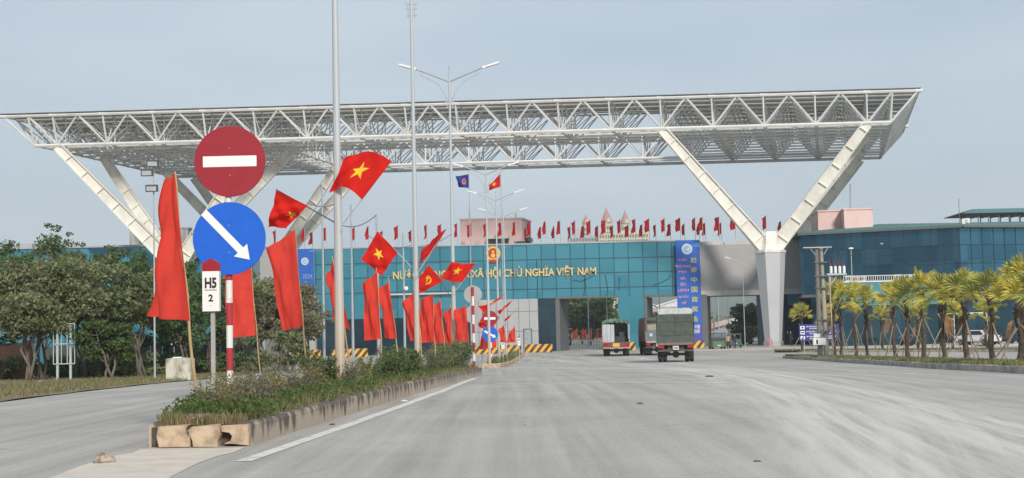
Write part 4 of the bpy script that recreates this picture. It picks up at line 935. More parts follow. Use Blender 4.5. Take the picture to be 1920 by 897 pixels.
# ---- traffic signs
SRED = mat('sign_red', (.32, .015, .027), .4, var=.07, scale=4); SBLU = mat('sign_blue', (.006, .115, .60), .4, var=.06, scale=4); SWHT = mat('sign_white', (.80, .80, .78), .45, var=.03); SGRY = mat('grey_sign_back', (.38, .39, .39), .5, metal=.3, var=.06)
PRED = mat('worn_red_post_paint', (.42, .03, .04), .6, scale=9, col2=(.30, .04, .045), lo=.3, hi=.5); PWHT = mat('worn_white_post_paint', (.72, .70, .66), .6, scale=9, col2=(.55, .5, .45), lo=.25, hi=.45)
def disc(mb, c, r, y0, y1, n=48): mb.lathe([(r - .008, y0), (r, y0 + .006), (r, y1 - .006), (r - .008, y1)], (c.x, c.y, c.z), n, 'y')
def striped_post(name, base, top_z, r, bands, parent, first_white=True):
    mb = MB(); z = base.z; k = 0
    n = bands; hh = (top_z - z) / n
    for i in range(n):
        mb.mi = (i + (0 if first_white else 1)) % 2; mb.tube([(base.x, base.y, z + hh * i), (base.x, base.y, z + hh * (i + 1) - .001)], r, 14, i in (0, n - 1))
    mb.build(name, [PWHT, PRED], parent, smooth=False)
YS = gp(430, 735, .24).y; sb = at(430, 735, YS); sb.z = gz(YS) + KH - .06
sg = thing('traffic_sign', 'large no entry sign above a blue arrow sign on a red and white striped post', 'traffic sign', sb)
c1, c2 = at(431, 303, YS), at(430, 447.5, YS); rad = 67.3 * YS / F; k_ = YS / F
postx = Vector((sb.x, YS + .085, sb.z))
striped_post('post', postx, c1.z + .3, .062, 11, sg)
mb = MB(); disc(mb, c1, rad, -.012, .012); n1 = mb.build('no_entry_disc', SRED, sg)
mb = MB(); w, h = 50.5 * k_, 10.2 * k_; mb.box(c1.x - w, c1.x + w, c1.y - .017, c1.y - .013, c1.z - h, c1.z + h); mb.build('white_bar', SWHT, n1)
mb = MB(); disc(mb, c2, rad * 1.02, -.015, .012); n2 = mb.build('blue_arrow_disc', SBLU, sg)
def arrow(mb, c, s, ang, y, L0, L1, wd, hl, hw):
    d = Vector((math.cos(ang), 0, math.sin(ang))); n = Vector((-d.z, 0, d.x)); q = Vector((0, y, 0))
    pts = [d * -L0 + n * wd, d * (L1 - hl) + n * wd, d * (L1 - hl) + n * hw, d * L1, d * (L1 - hl) - n * hw, d * (L1 - hl) - n * wd, d * -L0 - n * wd]
    mb.prism([c + p * s + q for p in pts], (0, .004, 0))
mb = MB(); arrow(mb, c2, k_, math.atan2(-86, 81), -.022, 69, 56, 7.0, 25, 17); mb.build('white_arrow', SWHT, n2)
for c, par in ((c1, n1), (c2, n2)):
    mb = MB()
    for dz_ in (.26, -.26): mb.lathe([(.012, -.026), (.012, -.014)], (c.x, c.y, c.z + dz_ - .01), 8, 'y')
    mb.build('bolts', mat('bolt_steel', (.5, .48, .44), .4, metal=.6), par)
mb = MB()
for c in (c1, c2):
    for dz_ in (.26, -.26): mb.box(c.x - .2, c.x + .2, YS + .013, YS + .025, c.z + dz_ - .03, c.z + dz_ + .02)
mb.build('clamps', GALV, sg)
# kilometre post H5 / 2
Yk = gp(400, 768, .24).y; kb = at(400, 768, Yk); kb.z = gz(Yk) + KH - .06; kk = Yk / F
km = thing('kilometre_post', 'white kilometre post with a red cap reading H5 over 2', 'kilometre post', kb)
X0, X1 = at(380.5, 540, Yk).x, at(412, 540, Yk).x; zt_, zb_ = at(396, 509, Yk).z, at(396, 584, Yk).z; za_ = at(396, 485, Yk).z; zs_ = at(396, 494, Yk).z
mb = MB(); mb.box(kb.x - .028, kb.x + .028, Yk + .01, Yk + .065, kb.z, zb_ + .02); mb.build('post', mat('grey_post', (.42, .41, .38), .8, scale=5), km)
mb = MB(); mb.box(X0, X1, Yk - .04, Yk + .07, zb_, zt_ - .001); pl = mb.build('plate', SWHT, km)
mb = MB(); xm = (X0 + X1) / 2; mb.prism([Vector((X0, Yk - .04, zt_)), Vector((X1, Yk - .04, zt_)), Vector((X1, Yk - .04, zs_)), Vector((xm, Yk - .04, za_)), Vector((X0, Yk - .04, zs_))], (0, .11, 0)); mb.build('red_cap', SRED, km)
BLK = mat('black_letters', (.02, .02, .022), .6)
text_mb('H5', BLK, w=(X1 - X0) * .70, h=.15, center=(xm, Yk - .0415, zt_ - .165), ext=.004, parent=pl, bold=.038)
text_mb('2', BLK, h=.10, center=(xm, Yk - .0415, zt_ - .375), ext=.004, parent=pl, bold=.03)
mb = MB(); mb.box(xm - .085, xm + .085, Yk - .045, Yk - .041, zt_ - .268, zt_ - .26); mb.build('divider_line', BLK, pl)
mb = MB(); mb.lathe([(.008, -.046), (.008, -.041)], (xm, Yk, zt_ - .48), 8, 'y'); mb.build('bolt', GALV, pl)
# other little kilometre plates
for (px, y0, y1, Y, w, lab, up_) in ((859.5, 633, 653, 52, 9, 'small white kilometre plate beside the third lamp pole', False), (943, 642, 654, 95, 6, 'small white kilometre plate with a red mark between the two distant lamp poles', True), (973, 634, 648, 104, 5, 'tiny white kilometre plate with a red cap at the far end of the second median', True)):
    a, b = at(px - w / 2, y0, Y), at(px + w / 2, y1, Y); g = gz(Y) + .2
    t = thing('kilometre_post', lab, 'kilometre post', ((a.x + b.x) / 2, Y, g)); xm2 = (a.x + b.x) / 2
    mb = MB(); mb.box(xm2 - .03, xm2 + .03, Y + .01, Y + .06, g - .1, b.z); mb.build('post', _M['grey_post'], t)
    mb = MB(); mb.box(a.x, b.x, Y - .04, Y + .07, b.z, a.z); mb.build('plate', SWHT, t)
    if up_: mb = MB(); mb.prism([Vector((a.x, Y - .04, a.z + .001)), Vector((b.x, Y - .04, a.z + .001)), Vector((b.x, Y - .04, a.z + .05)), Vector((xm2, Y - .04, a.z + .12)), Vector((a.x, Y - .04, a.z + .05))], (0, .11, 0)); mb.build('red_cap', SRED, t)
    mb = MB(); hgt = a.z - b.z
    mb.box(xm2 - .05, xm2 + .05, Y - .045, Y - .041, b.z + hgt * .62, b.z + hgt * .82); mb.box(xm2 - .015, xm2 + .015, Y - .045, Y - .041, b.z + hgt * .2, b.z + hgt * .42); mb.build('dark_figures', BLK, t)
# far pair of signs on the nose of the second median
Yd = M2Y + 1.2; pb_ = at(921.5, 684, Yd); pb_.z = gz(Yd) + .2
sg2 = thing('traffic_sign', 'small distant no entry sign above a blue arrow sign on the second median', 'traffic sign', pb_)
d1, d2 = at(918.3, 597.5, Yd), at(919, 627, Yd); rd = 14.6 * Yd / F; kd = Yd / F
striped_post('post', Vector((pb_.x, Yd + .08, pb_.z)), d1.z + .2, .055, 9, sg2, False)
mb = MB(); disc(mb, d1, rd, -.012, .012, 32); n1 = mb.build('no_entry_disc', SRED, sg2); mb = MB(); mb.box(d1.x - 10.5 * kd, d1.x + 10.5 * kd, Yd - .02, Yd - .013, d1.z - 2.3 * kd, d1.z + 2.3 * kd); mb.build('white_bar', SWHT, n1)
mb = MB(); disc(mb, d2, rd, -.012, .012, 32); n2 = mb.build('blue_arrow_disc', SBLU, sg2); mb = MB(); arrow(mb, d2, kd, math.atan2(-13, 22), -.02, 12, 12, 1.8, 5, 4); mb.build('white_arrow', SWHT, n2)
# the pair seen from behind
Yb = KEND - 1.2; q1, q2 = at(886.5, 552.5, Yb), at(887.5, 590, Yb); bb = at(889, 668, Yb); bb.z = gz(Yb) + .2; rb_ = 17 * Yb / F
sg3 = thing('traffic_sign', 'pair of grey round sign backs on a red and white striped post, facing away', 'traffic sign', bb)
striped_post('post', Vector((q1.x, Yb - .08, bb.z)), q1.z + .27, .048, 9, sg3, False)
for q in (q1, q2): mb = MB(); disc(mb, q, rb_, -.012, .012, 32); mb.build('sign_back', SGRY, sg3)
# tall banner hangings on the building
def hanging(label, x0, x1, y0, y1, Y, with_text=True):
    xm_ = (x0 + x1) / 2; X0, X1 = at(x0, 520, Y).x, at(x1, 520, Y).x; z1, z0 = at(xm_, y0, Y).z, at(xm_, y1, Y).z
    t = thing('hanging_banner', label, 'banner', ((X0 + X1) / 2, Y, z0)); w = X1 - X0; h = z1 - z0
    BB = mat('blue_banner_vinyl', (.012, .13, .50), .5, var=.05, scale=.4, col2=(.012, .09, .42)); mb = MB(); mb.box(X0, X1, Y, Y + .06, z0, z1); p = mb.build('sheet', BB, t)
    LB = mat('light_blue_print', (.05, .30, .66), .5); VB = mat('violet_print', (.07, .08, .42), .5); WP = mat('white_print', (.72, .76, .80), .5)
    c = Vector((X0 + w * .47, Y - .01, z1 - h * .088 if with_text else z1 - 1.5)); mb = MB(); mb.lathe([(w * .22, -.012), (w * .22, -.002)], c, 24, 'y'); mb.build('round_seal', WP, p)
    mb = MB(); mb.lathe([(w * .17, -.016), (w * .17, -.0125)], c, 24, 'y'); mb.build('seal_ring', mat('pale_blue_print', (.35, .50, .66), .5), p)
    mb = MB(); mb.prism([c + Vector((x * w * .12, -.02, z * w * .12)) for x, z in ((-.9, -.5), (.2, .1), (.9, .8), (.5, -.2), (.9, -.8), (0, -.3))], (0, .003, 0)); mb.build('seal_mark', WP, p)
    mb = MB(); mb.prism([Vector((X0 + w * .62, Y - .004, z1 - h * .06)), Vector((X1, Y - .004, z1 - h * .075)), Vector((X1, Y - .004, z1 - h * .02))], (0, .003, 0)); mb.build('pale_ray', LB, p)
    if with_text:
        mb = MB(); mb.box(X0, X1, Y - .004, Y - .001, z0, z0 + h * .155); mb.build('violet_panel', VB, p)
        PK = mat('pink_print', (.78, .30, .32), .5); YP = mat('yellow_print', (.62, .52, .16), .5)
        wl = ['HỘI', 'THƯƠNG', 'MẠI', 'VÀ', 'DU', 'LỊCH', 'QUỐC', 'TẾ', 'VIỆT', 'TRUNG']; 
        for i, s_ in enumerate(wl): text_mb(s_, PK, w=w * (.11 * len(s_)), h=h * .03, center=(X0 + w * .27, Y - .006, z1 - h * (.195 + i * .0605)), ext=.01, parent=p, bold=.03)
        for i, s_ in enumerate('越南中国商贸会'): text_mb(s_, YP, h=h * .056, w=w * .25, center=(X0 + w * .73, Y - .006, z1 - h * (.20 + i * .097)), ext=.01, parent=p, bold=.02)
        for i, s_ in enumerate(('中国', '越南')): text_mb(s_, WP, w=w * .26, h=h * .04, center=(X0 + w * .78, Y - .006, z1 - h * (.86 + i * .045)), ext=.01, parent=p, bold=.02)
    else:
        text_mb('2024', mat('faint_print', (.30, .42, .55), .5), w=w * .55, h=.5, center=(X0 + w * .6, Y - .006, z1 - 3.3), ext=.01, parent=p)
    return t
hanging('tall blue banner with pink and yellow columns of writing beside the grey gate wall', 1268.5, 1313.5, 450.5, 640, YF - 1.0)
hanging('blue banner with a white seal behind the red banners, partly hidden by trees', 557, 589, 467, 545, YF - .95, False)
# ================================================================ VEGETATION
def leaf_mat(name, col, col2, island=.35, trans=.25):
    return mat(name, col, .8, spec=.2, col2=col2, scale=1.6, lo=.35, hi=.65, island=island, trans=trans)
LF_DK = leaf_mat('dark_green_leaves', (.12, .19, .07), (.08, .135, .055), .4, .32)
LF_OL = leaf_mat('olive_leaves', (.24, .265, .13), (.165, .19, .09), .4, .32)
LF_DO = leaf_mat('deep_olive_leaves', (.165, .185, .085), (.105, .125, .055), .4, .32)
LF_PL = leaf_mat('dry_olive_leaves', (.27, .26, .155), (.20, .195, .115), .4, .32)
LF_GR = leaf_mat('fresh_green_leaves', (.11, .165, .046), (.075, .12, .036), .4, .32)
BARK = mat('grey_brown_bark', (.24, .20, .165), .95, scale=6, stretch=(1, 1, .3), var=.25, bump=.6)
BARKD = mat('dark_bark', (.13, .105, .085), .95, scale=6, stretch=(1, 1, .3), var=.25, bump=.6)

def leaves_mesh(name, centres, rads, per, size, m, parent, r, flat=.62, aspect=.5, up=.3):
    """Thousands of single leaf faces spread through clumps."""
    P_ = []
    for c, rd in zip(centres, rads):
        n = max(4, int(per * (rd ** 1.6)))
        d = r.normal(size=(n, 3)); d /= np.linalg.norm(d, axis=1)[:, None]; k = r.uniform(.15, 1, n) ** .45
        P_.append(np.array(c) + d * (k * rd)[:, None] * np.array([1, 1, flat]))
    P_ = np.vstack(P_); n = len(P_)
    nr = r.normal(size=(n, 3)); nr[:, 2] += up; nr /= np.linalg.norm(nr, axis=1)[:, None]
    a = np.cross(nr, r.normal(size=(n, 3))); a /= np.linalg.norm(a, axis=1)[:, None]; b = np.cross(nr, a)
    s = (size * r.uniform(.6, 1.3, n))[:, None]
    V = np.stack([P_ - a * s, P_ + b * s * aspect + nr * s * .1, P_ + a * s, P_ - b * s * aspect + nr * s * .1], 1).reshape(-1, 3)
    o_ = root_loc(parent) if parent is not None else Vector((0, 0, 0)); V = V - np.array(o_)
    me = bpy.data.meshes.new(name); me.vertices.add(4 * n); me.vertices.foreach_set('co', V.ravel()); me.loops.add(4 * n); me.loops.foreach_set('vertex_index', np.arange(4 * n)); me.polygons.add(n); me.polygons.foreach_set('loop_start', np.arange(0, 4 * n, 4)); me.polygons.foreach_set('loop_total', np.full(n, 4))
    me.materials.append(m); me.update(calc_edges=True); me.validate()
    o = bpy.data.objects.new(name, me); COL.objects.link(o)
    if parent is not None: o.parent = parent
    return o
def tree(label, X, Y, h, cw, seed, m, bark=BARK, stems=3, low=.35, per=170, size=.15, lean=0., cat='tree', name='roadside_tree', group='trees along the left road', trunk_r=.08, clumpy=1.):
    r = np.random.default_rng(seed); g = gz(Y) + (.0 if X > -60 else 0)
    t = thing(name, label, cat, (X, Y, g), group); tb = MB(); cen = []; rad = []
    for s in range(stems):
        ang = r.uniform(0, 6.28); sp = cw * .33 * (0.35 + .65 * r.random()) if stems > 1 else .1 * cw
        p = Vector((X + r.uniform(-.25, .25) * (stems > 1), Y + r.uniform(-.25, .25), g - .1)); tip = Vector((X + math.cos(ang) * sp + lean, Y + math.sin(ang) * sp, g + h * r.uniform(.62, .82)))
        n = 6; pts = []
        for k in range(n + 1):
            q = lerp(p, tip, k / n) + Vector((r.normal() * .09, r.normal() * .09, 0)) * (0 < k < n) * (h / 5); q.x += math.sin(k * 1.1 + s) * .05 * h / 5; pts.append(q)
        tb.tube(pts, [trunk_r * lerp(1, .35, k / n) * r.uniform(.9, 1.1) for k in range(n + 1)], 7)
        for k in range(2, n + 1):
            for j in range(3 if k > 3 else 2):
                a2 = r.uniform(0, 6.28); L_ = cw * .42 * r.uniform(.5, 1.05) * (1 if k < n else .7); e = pts[k] + Vector((math.cos(a2) * L_, math.sin(a2) * L_, L_ * r.uniform(.0, .75) * (1 if k < n else 1.2)))
                if e.z < g + h * low: e.z = g + h * (low + .05 + .1 * r.random())
                e.z = min(e.z, g + h * .96)
                mdp = lerp(pts[k], e, .5) + Vector((r.normal() * .1, r.normal() * .1, .08)); tb.tube([pts[k], mdp, e], [trunk_r * .32, trunk_r * .22, trunk_r * .08], 5, False)
                cen += [e, lerp(mdp, e, .45)]; rad += [cw * r.uniform(.09, .22) * clumpy, cw * r.uniform(.10, .17) * clumpy]
    for k in range(14):   # loose sprays that break the outline
        c = cen[int(r.integers(len(cen)))]; cen.append(Vector((c[0] + r.normal() * cw * .16, c[1] + r.normal() * cw * .16, min(g + h * 1.04, c[2] + abs(r.normal()) * h * .07)))); rad.append(cw * r.uniform(.05, .09))
    tb.build('trunk', bark, t, smooth=True)
    leaves_mesh('crown', [tuple(c) for c in cen], rad, per, size, m, t, r); return t
def tx(px, Y): return at(px, 690, Y).x
TL = [ # px, Y, height, crown width, material, stems, low, seed, label
 (96, 92, 10.2, 4.8, LF_DK, 2, .25, 11, 'tallest dark green round topped tree, rising above the teal wing roof'),
 (-12, 74, 7.0, 4.2, LF_DK, 3, .2, 12, 'dark layered tree cut off by the edge of the road scene beyond the brick wall'),
 (52, 71, 5.4, 4.0, LF_OL, 4, .42, 13, 'olive bushy tree with several crooked stems in front of the brick wall'),
 (75, 73, 5.6, 3.6, LF_PL, 3, .46, 14, 'olive tree with pale twisted stems just left of the empty metal frame'),
 (148, 77, 6.9, 4.4, LF_DO, 3, .45, 15, 'wide olive tree spreading above the empty metal frame'),
 (172, 73, 6.1, 4.6, LF_OL, 4, .5, 16, 'olive tree with dark forking trunks just right of the empty metal frame'),
 (196, 88, 8.4, 3.6, LF_GR, 2, .3, 17, 'fresh green tree rising in front of the dark reflection on the teal wing'),
 (232, 80, 6.9, 4.0, LF_DK, 3, .45, 18, 'grey green tree halfway between the metal frame and the tall banner'),
 (268, 74, 5.6, 3.8, LF_DO, 4, .5, 19, 'olive tree with many bare grey stems just left of the tall banner'),
 (205, 71, 3.0, 2.6, LF_GR, 3, .1, 20, 'low fresh green tree under the olive crowns right of the metal frame'),
 (310, 84, 6.6, 4.0, LF_DK, 3, .25, 21, 'dark green tree behind the tall banner and the concrete block'),
 (352, 80, 6.3, 3.8, LF_DK, 3, .15, 22, 'dark green tree behind the H5 kilometre post'),
 (398, 84, 6.4, 4.0, LF_DK, 3, .15, 23, 'dark green tree between the kilometre post and the striped post'),
 (440, 86, 6.4, 3.8, LF_OL, 3, .2, 24, 'olive tree right behind the striped sign post'),
 (488, 90, 5.9, 3.6, LF_PL, 4, .35, 25, 'pale olive tree with thin grey stems left of the wide banner'),
 (538, 92, 6.0, 3.6, LF_PL, 4, .4, 26, 'pale olive tree with thin stems behind the wide banner pole'),
 (574, 97, 5.6, 3.0, LF_PL, 4, .4, 27, 'last pale olive tree of the row, beside the thick lamp pole'),
 (548, 82, 2.2, 1.9, LF_OL, 2, .15, 28, 'small round bushy tree on the verge below the pale olive trees'),
]
for (px, Y, h, cw, m, st, low, sd, lab) in TL:
    tree(lab, tx(px, Y), Y, h * 1.09, cw, sd, m, BARKD if sd in (11, 12, 16, 21) else BARK, st, low, per=200 if cw > 3 else 220, size=.12, group=None)
# understorey shrubs between the trunks
us = [(10, 79), (40, 82), (110, 80), (135, 83), (160, 84), (215, 80), (245, 77), (290, 80), (325, 83), (345, 85), (375, 84), (412, 85), (455, 88), (475, 92)]
for k, (px, Y) in enumerate(us):
    r = np.random.default_rng(300 + k); X = tx(px, Y); g = gz(Y); t = thing('shrub', 'dark shrub between the tree trunks, %s along the row from the brick wall' % ORD[k], 'shrub', (X, Y, g), 'dark shrubs between the tree trunks')
    w = r.uniform(1.1, 1.7); cen = [(X + r.normal() * w * .5, Y + r.normal() * .4, g + r.uniform(.2, 1.1)) for _ in range(16)]
    mb = MB()
    for c in cen[:6]: mb.tube([(X + r.normal() * .1, Y, g - .05), (lerp(X, c[0], .5) + .05, Y, g + c[2] * .3 - g * .3 + .2), c], [.03, .02, .01], 5, False)
    mb.build('stem', BARKD, t); leaves_mesh('foliage', cen, [r.uniform(.35, .6) for _ in cen], 230, .13, LF_DK if k % 3 else LF_OL, t, r)
# brick wall and grey panels behind the trees
BRICK = bpy.data.materials.new('red_brick'); BRICK.use_nodes = True
_t = BRICK.node_tree; _b = _t.nodes['Principled BSDF']; _b.inputs['Roughness'].default_value = .9; bt = _t.nodes.new('ShaderNodeTexBrick'); bt.inputs['Color1'].default_value = (.36, .15, .09, 1); bt.inputs['Color2'].default_value = (.27, .11, .07, 1); bt.inputs['Mortar'].default_value = (.28, .24, .2, 1); bt.inputs['Scale'].default_value = 4.5
_tc = _t.nodes.new('ShaderNodeTexCoord'); _m = _t.nodes.new('ShaderNodeMapping'); _m.inputs['Rotation'].default_value = (R_(90), 0, 0); _t.links.new(_tc.outputs['Object'], _m.inputs[0]); _t.links.new(_m.outputs[0], bt.inputs[0]); _t.links.new(bt.outputs[0], _b.inputs['Base Color'])
mb = MB(); a, b = at(-30, 640, 80), at(58, 640, 80); mb.box(a.x, b.x, 80, 80.22, gz(80) - .1, a.z - .15); mb.box(b.x - .25, b.x + .02, 79.93, 80.29, gz(80) - .1, a.z); tag(mb.build('brick_wall', BRICK), 'old red brick wall glimpsed behind the trees by the left road', 'wall')
mb = MB(); a, b = at(62, 650, 86), at(480, 650, 90); 
for k in range(18):
    x0, x1 = lerp(a.x, b.x, k / 18), lerp(a.x, b.x, (k + 1) / 18); mb.box(x0 + .01, x1 - .01, 88 + k * .1, 88.06 + k * .1, gz(88) - .1, gz(88) + 1.9 + .08 * math.sin(k * 2.3))
tag(mb.build('fence', mat('dark_grey_fence_panels', (.10, .105, .11), .8, var=.2, scale=1)), 'long dark panel fence behind the tree trunks on the left', 'fence')

# ---- grass and weeds
def blades(name, pts, hmin, hmax, w, m, r, lean=.35, parent=None, kind='stuff'):
    P_ = np.array(pts); n = len(P_); h = r.uniform(hmin, hmax, n); a = r.uniform(0, 6.28, n); l = r.normal(0, lean, n) * h; b = r.uniform(0, 6.28, n)
    dx, dy = np.cos(a) * w * .5, np.sin(a) * w * .5; z0 = np.zeros(n)
    base1 = P_ + np.stack([dx, dy, z0], 1); base2 = P_ - np.stack([dx, dy, z0], 1); mid = P_ + np.stack([np.cos(b) * l * .35, np.sin(b) * l * .35, h * .6], 1); tipp = P_ + np.stack([np.cos(b) * l, np.sin(b) * l, h], 1)
    m1 = mid + np.stack([dx, dy, z0], 1) * .7; m2 = mid - np.stack([dx, dy, z0], 1) * .7
    V = np.stack([base1, base2, m2, m1, tipp], 1).reshape(-1, 3); F_ = []
    for i in range(n): k = 5 * i; F_.append((k, k + 1, k + 2, k + 3)); F_.append((k + 3, k + 2, k + 4))
    me = bpy.data.meshes.new(name); me.from_pydata(V.tolist(), [], F_); me.materials.append(m); o = bpy.data.objects.new(name, me); COL.objects.link(o)
    if parent is not None: o.parent = parent
    return tag(o, kind=kind) if kind else o
GB1 = leaf_mat('grass_blades', (.20, .225, .085), (.24, .21, .11), .45, .3); GB2 = leaf_mat('dry_grass_blades', (.33, .255, .14), (.22, .18, .10), .35, .3)
r = np.random.default_rng(5); pts = []; pts2 = []
while len(pts) < 21000:
    u = r.random(); y = NOSE + .2 + (KEND - NOSE - .3) * u ** 1.7; e0 = medr(y) - mw(y) + .1; e1 = medr(y) - .12; x = r.uniform(e0, e1)
    cl = math.sin(x * 5.1 + y * 2.3) + math.sin(x * 2.2 - y * 3.7) + .8 * math.sin(y * 7.1 + x)
    if y < NOSE + 1.1 + .5 * math.sin(x * 4) and cl > -1.2 and r.random() < .85: pts2.append((x, y, gz(y) + KH - .05)) if r.random() < .35 else None; continue
    (pts if r.random() < .55 + .25 * cl / 2.8 else pts2).append((x, y, gz(y) + KH - .05))
blades('median_grass', pts, .04, .24, .011, GB1, r, .5); blades('dry_median_grass', pts2, .03, .16, .011, GB2, r)
# low leafy ground cover on the median
cen = []; rad = []
for k in range(520):
    y = NOSE + .6 + (KEND - NOSE - 1) * r.random() ** 1.5; x = r.uniform(medr(y) - mw(y) + .15, medr(y) - .2); cen.append((x, y, gz(y) + KH + .05)); rad.append(r.uniform(.12, .26))
tag(leaves_mesh('ground_cover', cen, rad, 900, .028, LF_GR, None, r, flat=.8), kind='stuff')
# weeds and bushes one can tell apart
WD_DK = leaf_mat('bush_green_leaves', (.15, .20, .085), (.10, .14, .06), .4, .3)
WD = [leaf_mat('weed_grey_green', (.20, .195, .14), (.135, .13, .10), .4), leaf_mat('weed_yellowish', (.33, .28, .10), (.19, .19, .08), .4), LF_OL, WD_DK]
STEM = mat('weed_stem', (.16, .13, .08), .9)
WLAB = [('grey green weed bush', 'grey green weed bushes on the median'), ('tall straggly weed with yellow tips', 'straggly yellow tipped weeds on the median'), ('dense olive bush', 'dense olive bushes on the median'), ('dark green bush', 'dark green bushes on the median')]
def weed(kind, x, y, h, w, seed):
    r = np.random.default_rng(seed); g = gz(y) + KH - .05; t = thing('weed_bush', None, 'bush', (x, y, g)); mb = MB(); cen = []; rad = []
    ns = {0: 14, 1: 12, 2: 16, 3: 16}[kind]
    for s in range(ns):
        a = r.uniform(0, 6.28); d = w * .5 * math.sqrt(r.random()); hh = h * r.uniform(.55, 1); e = Vector((x + math.cos(a) * d, y + math.sin(a) * d, g + hh)); mid = Vector((x + math.cos(a) * d * .45, y + math.sin(a) * d * .45, g + hh * .55))
        mb.tube([(x + math.cos(a) * d * .15, y + math.sin(a) * d * .15, g - .02), mid, e], [.007, .005, .003], 4, False)
        for k in ((.95, .7, .5) if kind != 1 else (.97, .8)): q = lerp(Vector((x, y, g)), e, k) if k < .6 else lerp(mid, e, (k - .5) * 2); cen.append(tuple(q)); rad.append(h * r.uniform(.10, .2) * (1 if kind != 1 else .8))
    mb.build('stem', STEM, t); leaves_mesh('foliage', cen, rad, {0: 620, 1: 480, 2: 1500, 3: 1500}[kind], {0: .022, 1: .02, 2: .03, 3: .032}[kind], WD[kind], t, r, flat=1); return t
r = np.random.default_rng(44); spots = []
for k in range(44):   # the straggly part, between the nose and the thick lamp pole
    y = 17.6 + 12 * (k / 44) + r.uniform(-.2, .2); spots.append((1 if r.random() < .55 else 0, medr(y) - .45 - r.random() * (mw(y) - .8), y, r.uniform(.24, .58), r.uniform(.35, .7)))
for k in range(22):   # the denser bushes past it
    y = 29 + 23 * (k / 22) + r.uniform(-.3, .3); spots.append((3 if r.random() < .45 else (2 if r.random() < .6 else 0), medr(y) - .55 - r.random() * max(.3, mw(y) - 1.1), y, r.uniform(.42, .82), r.uniform(.6, 1.1)))
for k in range(9): y = 46.5 + .72 * k; spots.append((2 + k % 2, medr(y) - .5 - .75 * r.random(), y, r.uniform(.7, 1.0), r.uniform(.9, 1.3)))
for k, (kd_, x, y, h, w) in enumerate(spots):
    if abs(x - p1.x) < .25 and abs(y - p1.y) < .3: x += .5
    t = weed(kd_, x, y, h, w, 900 + k); a, b = WLAB[kd_]; tag(t, a + ' growing in the grass of the near median', None, b)
# clipped hedge on the second median
r = np.random.default_rng(71); cen = []; rad = []
for k in range(260): y = lerp(M2Y + .6, M2E - 1, r.random() ** 1.2); cen.append((med2(y) - .55 + r.uniform(-.3, .3), y, gz(y) + KH + r.uniform(.02, .32))); rad.append(r.uniform(.16, .26))
hd = leaves_mesh('hedge', cen, rad, 420, .05, LF_OL, None, r); tag(hd, 'low clipped hedge along the second median', 'hedge')
# verge and bed grass
r = np.random.default_rng(72); pts = []; pts2 = []
for k in range(16000):
    y = 22 + 70 * r.random(); x = left_edge(y) - .3 - abs(r.normal()) * 5; (pts if r.random() < .5 else pts2).append((x, y, gz(y) + .02))
blades('verge_grass', pts, .03, .16, .03, GB1, r); blades('dry_verge_grass', pts2, .03, .12, .03, leaf_mat('brown_grass_blades', (.25, .19, .11), (.17, .14, .075), .35, .3), r)
pts = []
f1, b1 = BED1
for k in range(26000):
    u = r.random(); i = u * (len(f1) - 1); j = min(int(i), len(f1) - 2); A = lerp(f1[j], f1[j + 1], i - j); i2 = u * (len(b1) - 1); j2 = min(int(i2), len(b1) - 2); B = lerp(b1[j2], b1[j2 + 1], i2 - j2); q = lerp(A + Vector((0, .3, 0)), B, r.random()); pts.append((q.x, q.y, gz(q.y) + .15))
blades('bed_grass', pts, .05, .17, .035, GB1, r)
pts = []
f1, b1 = BED2
for k in range(9000):
    u = r.random(); i = u * (len(f1) - 1); j = min(int(i), len(f1) - 2); A = lerp(f1[j], f1[j + 1], i - j); i2 = u * (len(b1) - 1); j2 = min(int(i2), len(b1) - 2); B = lerp(b1[j2], b1[j2 + 1], i2 - j2); q = lerp(A + Vector((0, .3, 0)), B, r.random()); pts.append((q.x, q.y, gz(q.y) + .15))
blades('bed_grass', pts, .06, .2, .05, GB1, r)

# ---- fan palms
PALMY = mat('yellow_palm_fronds', (.66, .56, .10), .6, col2=(.44, .44, .10), scale=1.4, lo=.3, hi=.6, island=.22, trans=.3)
PALMG = mat('green_palm_fronds', (.42, .42, .11), .6, col2=(.25, .29, .07), scale=1.4, lo=.3, hi=.6, island=.25, trans=.3)
PALMD = mat('dead_palm_frond', (.46, .29, .15), .85, col2=(.30, .18, .09), scale=3, trans=.2)
PTRUNK = mat('palm_trunk_bark', (.115, .085, .065), .95, scale=7, stretch=(1, 1, 2.5), var=.3, bump=.7)
STAKE = mat('bamboo_stake', (.36, .28, .19), .8, scale=3, var=.2)
def fan(mb, base, d, side, L_, R, r, segs=16, droop=.25, spread=2.7):
    """One fan leaf: a stalk, then narrow pointed segments spread from its tip."""
    d = d.normalized(); n = d.cross(side).normalized(); hub = base + d * L_ - Vector((0, 0, L_ * .12)); mb.tube([base, lerp(base, hub, .5) + Vector((0, 0, .05)), hub], [.022, .016, .012], 4, False)
    for k in range(segs):
        a = lerp(-spread / 2, spread / 2, k / (segs - 1)) + r.normal() * .03; rr = R * (1 - .22 * abs(a) / 1.4) * r.uniform(.9, 1.06)
        v = (d * math.cos(a) + side * math.sin(a)).normalized(); w = R * spread / segs * .36; q = v.cross(n).normalized()
        m1 = hub + v * rr * .55 + n * (.05 if k % 2 else -.02) * R; tp = hub + v * rr - Vector((0, 0, droop * rr * r.uniform(.5, 1.5)))
        mb.add([hub, m1 - q * w, m1 + n * .06 * R, m1 + q * w, tp], [(0, 1, 2), (0, 2, 3), (1, 4, 2), (2, 4, 3)])
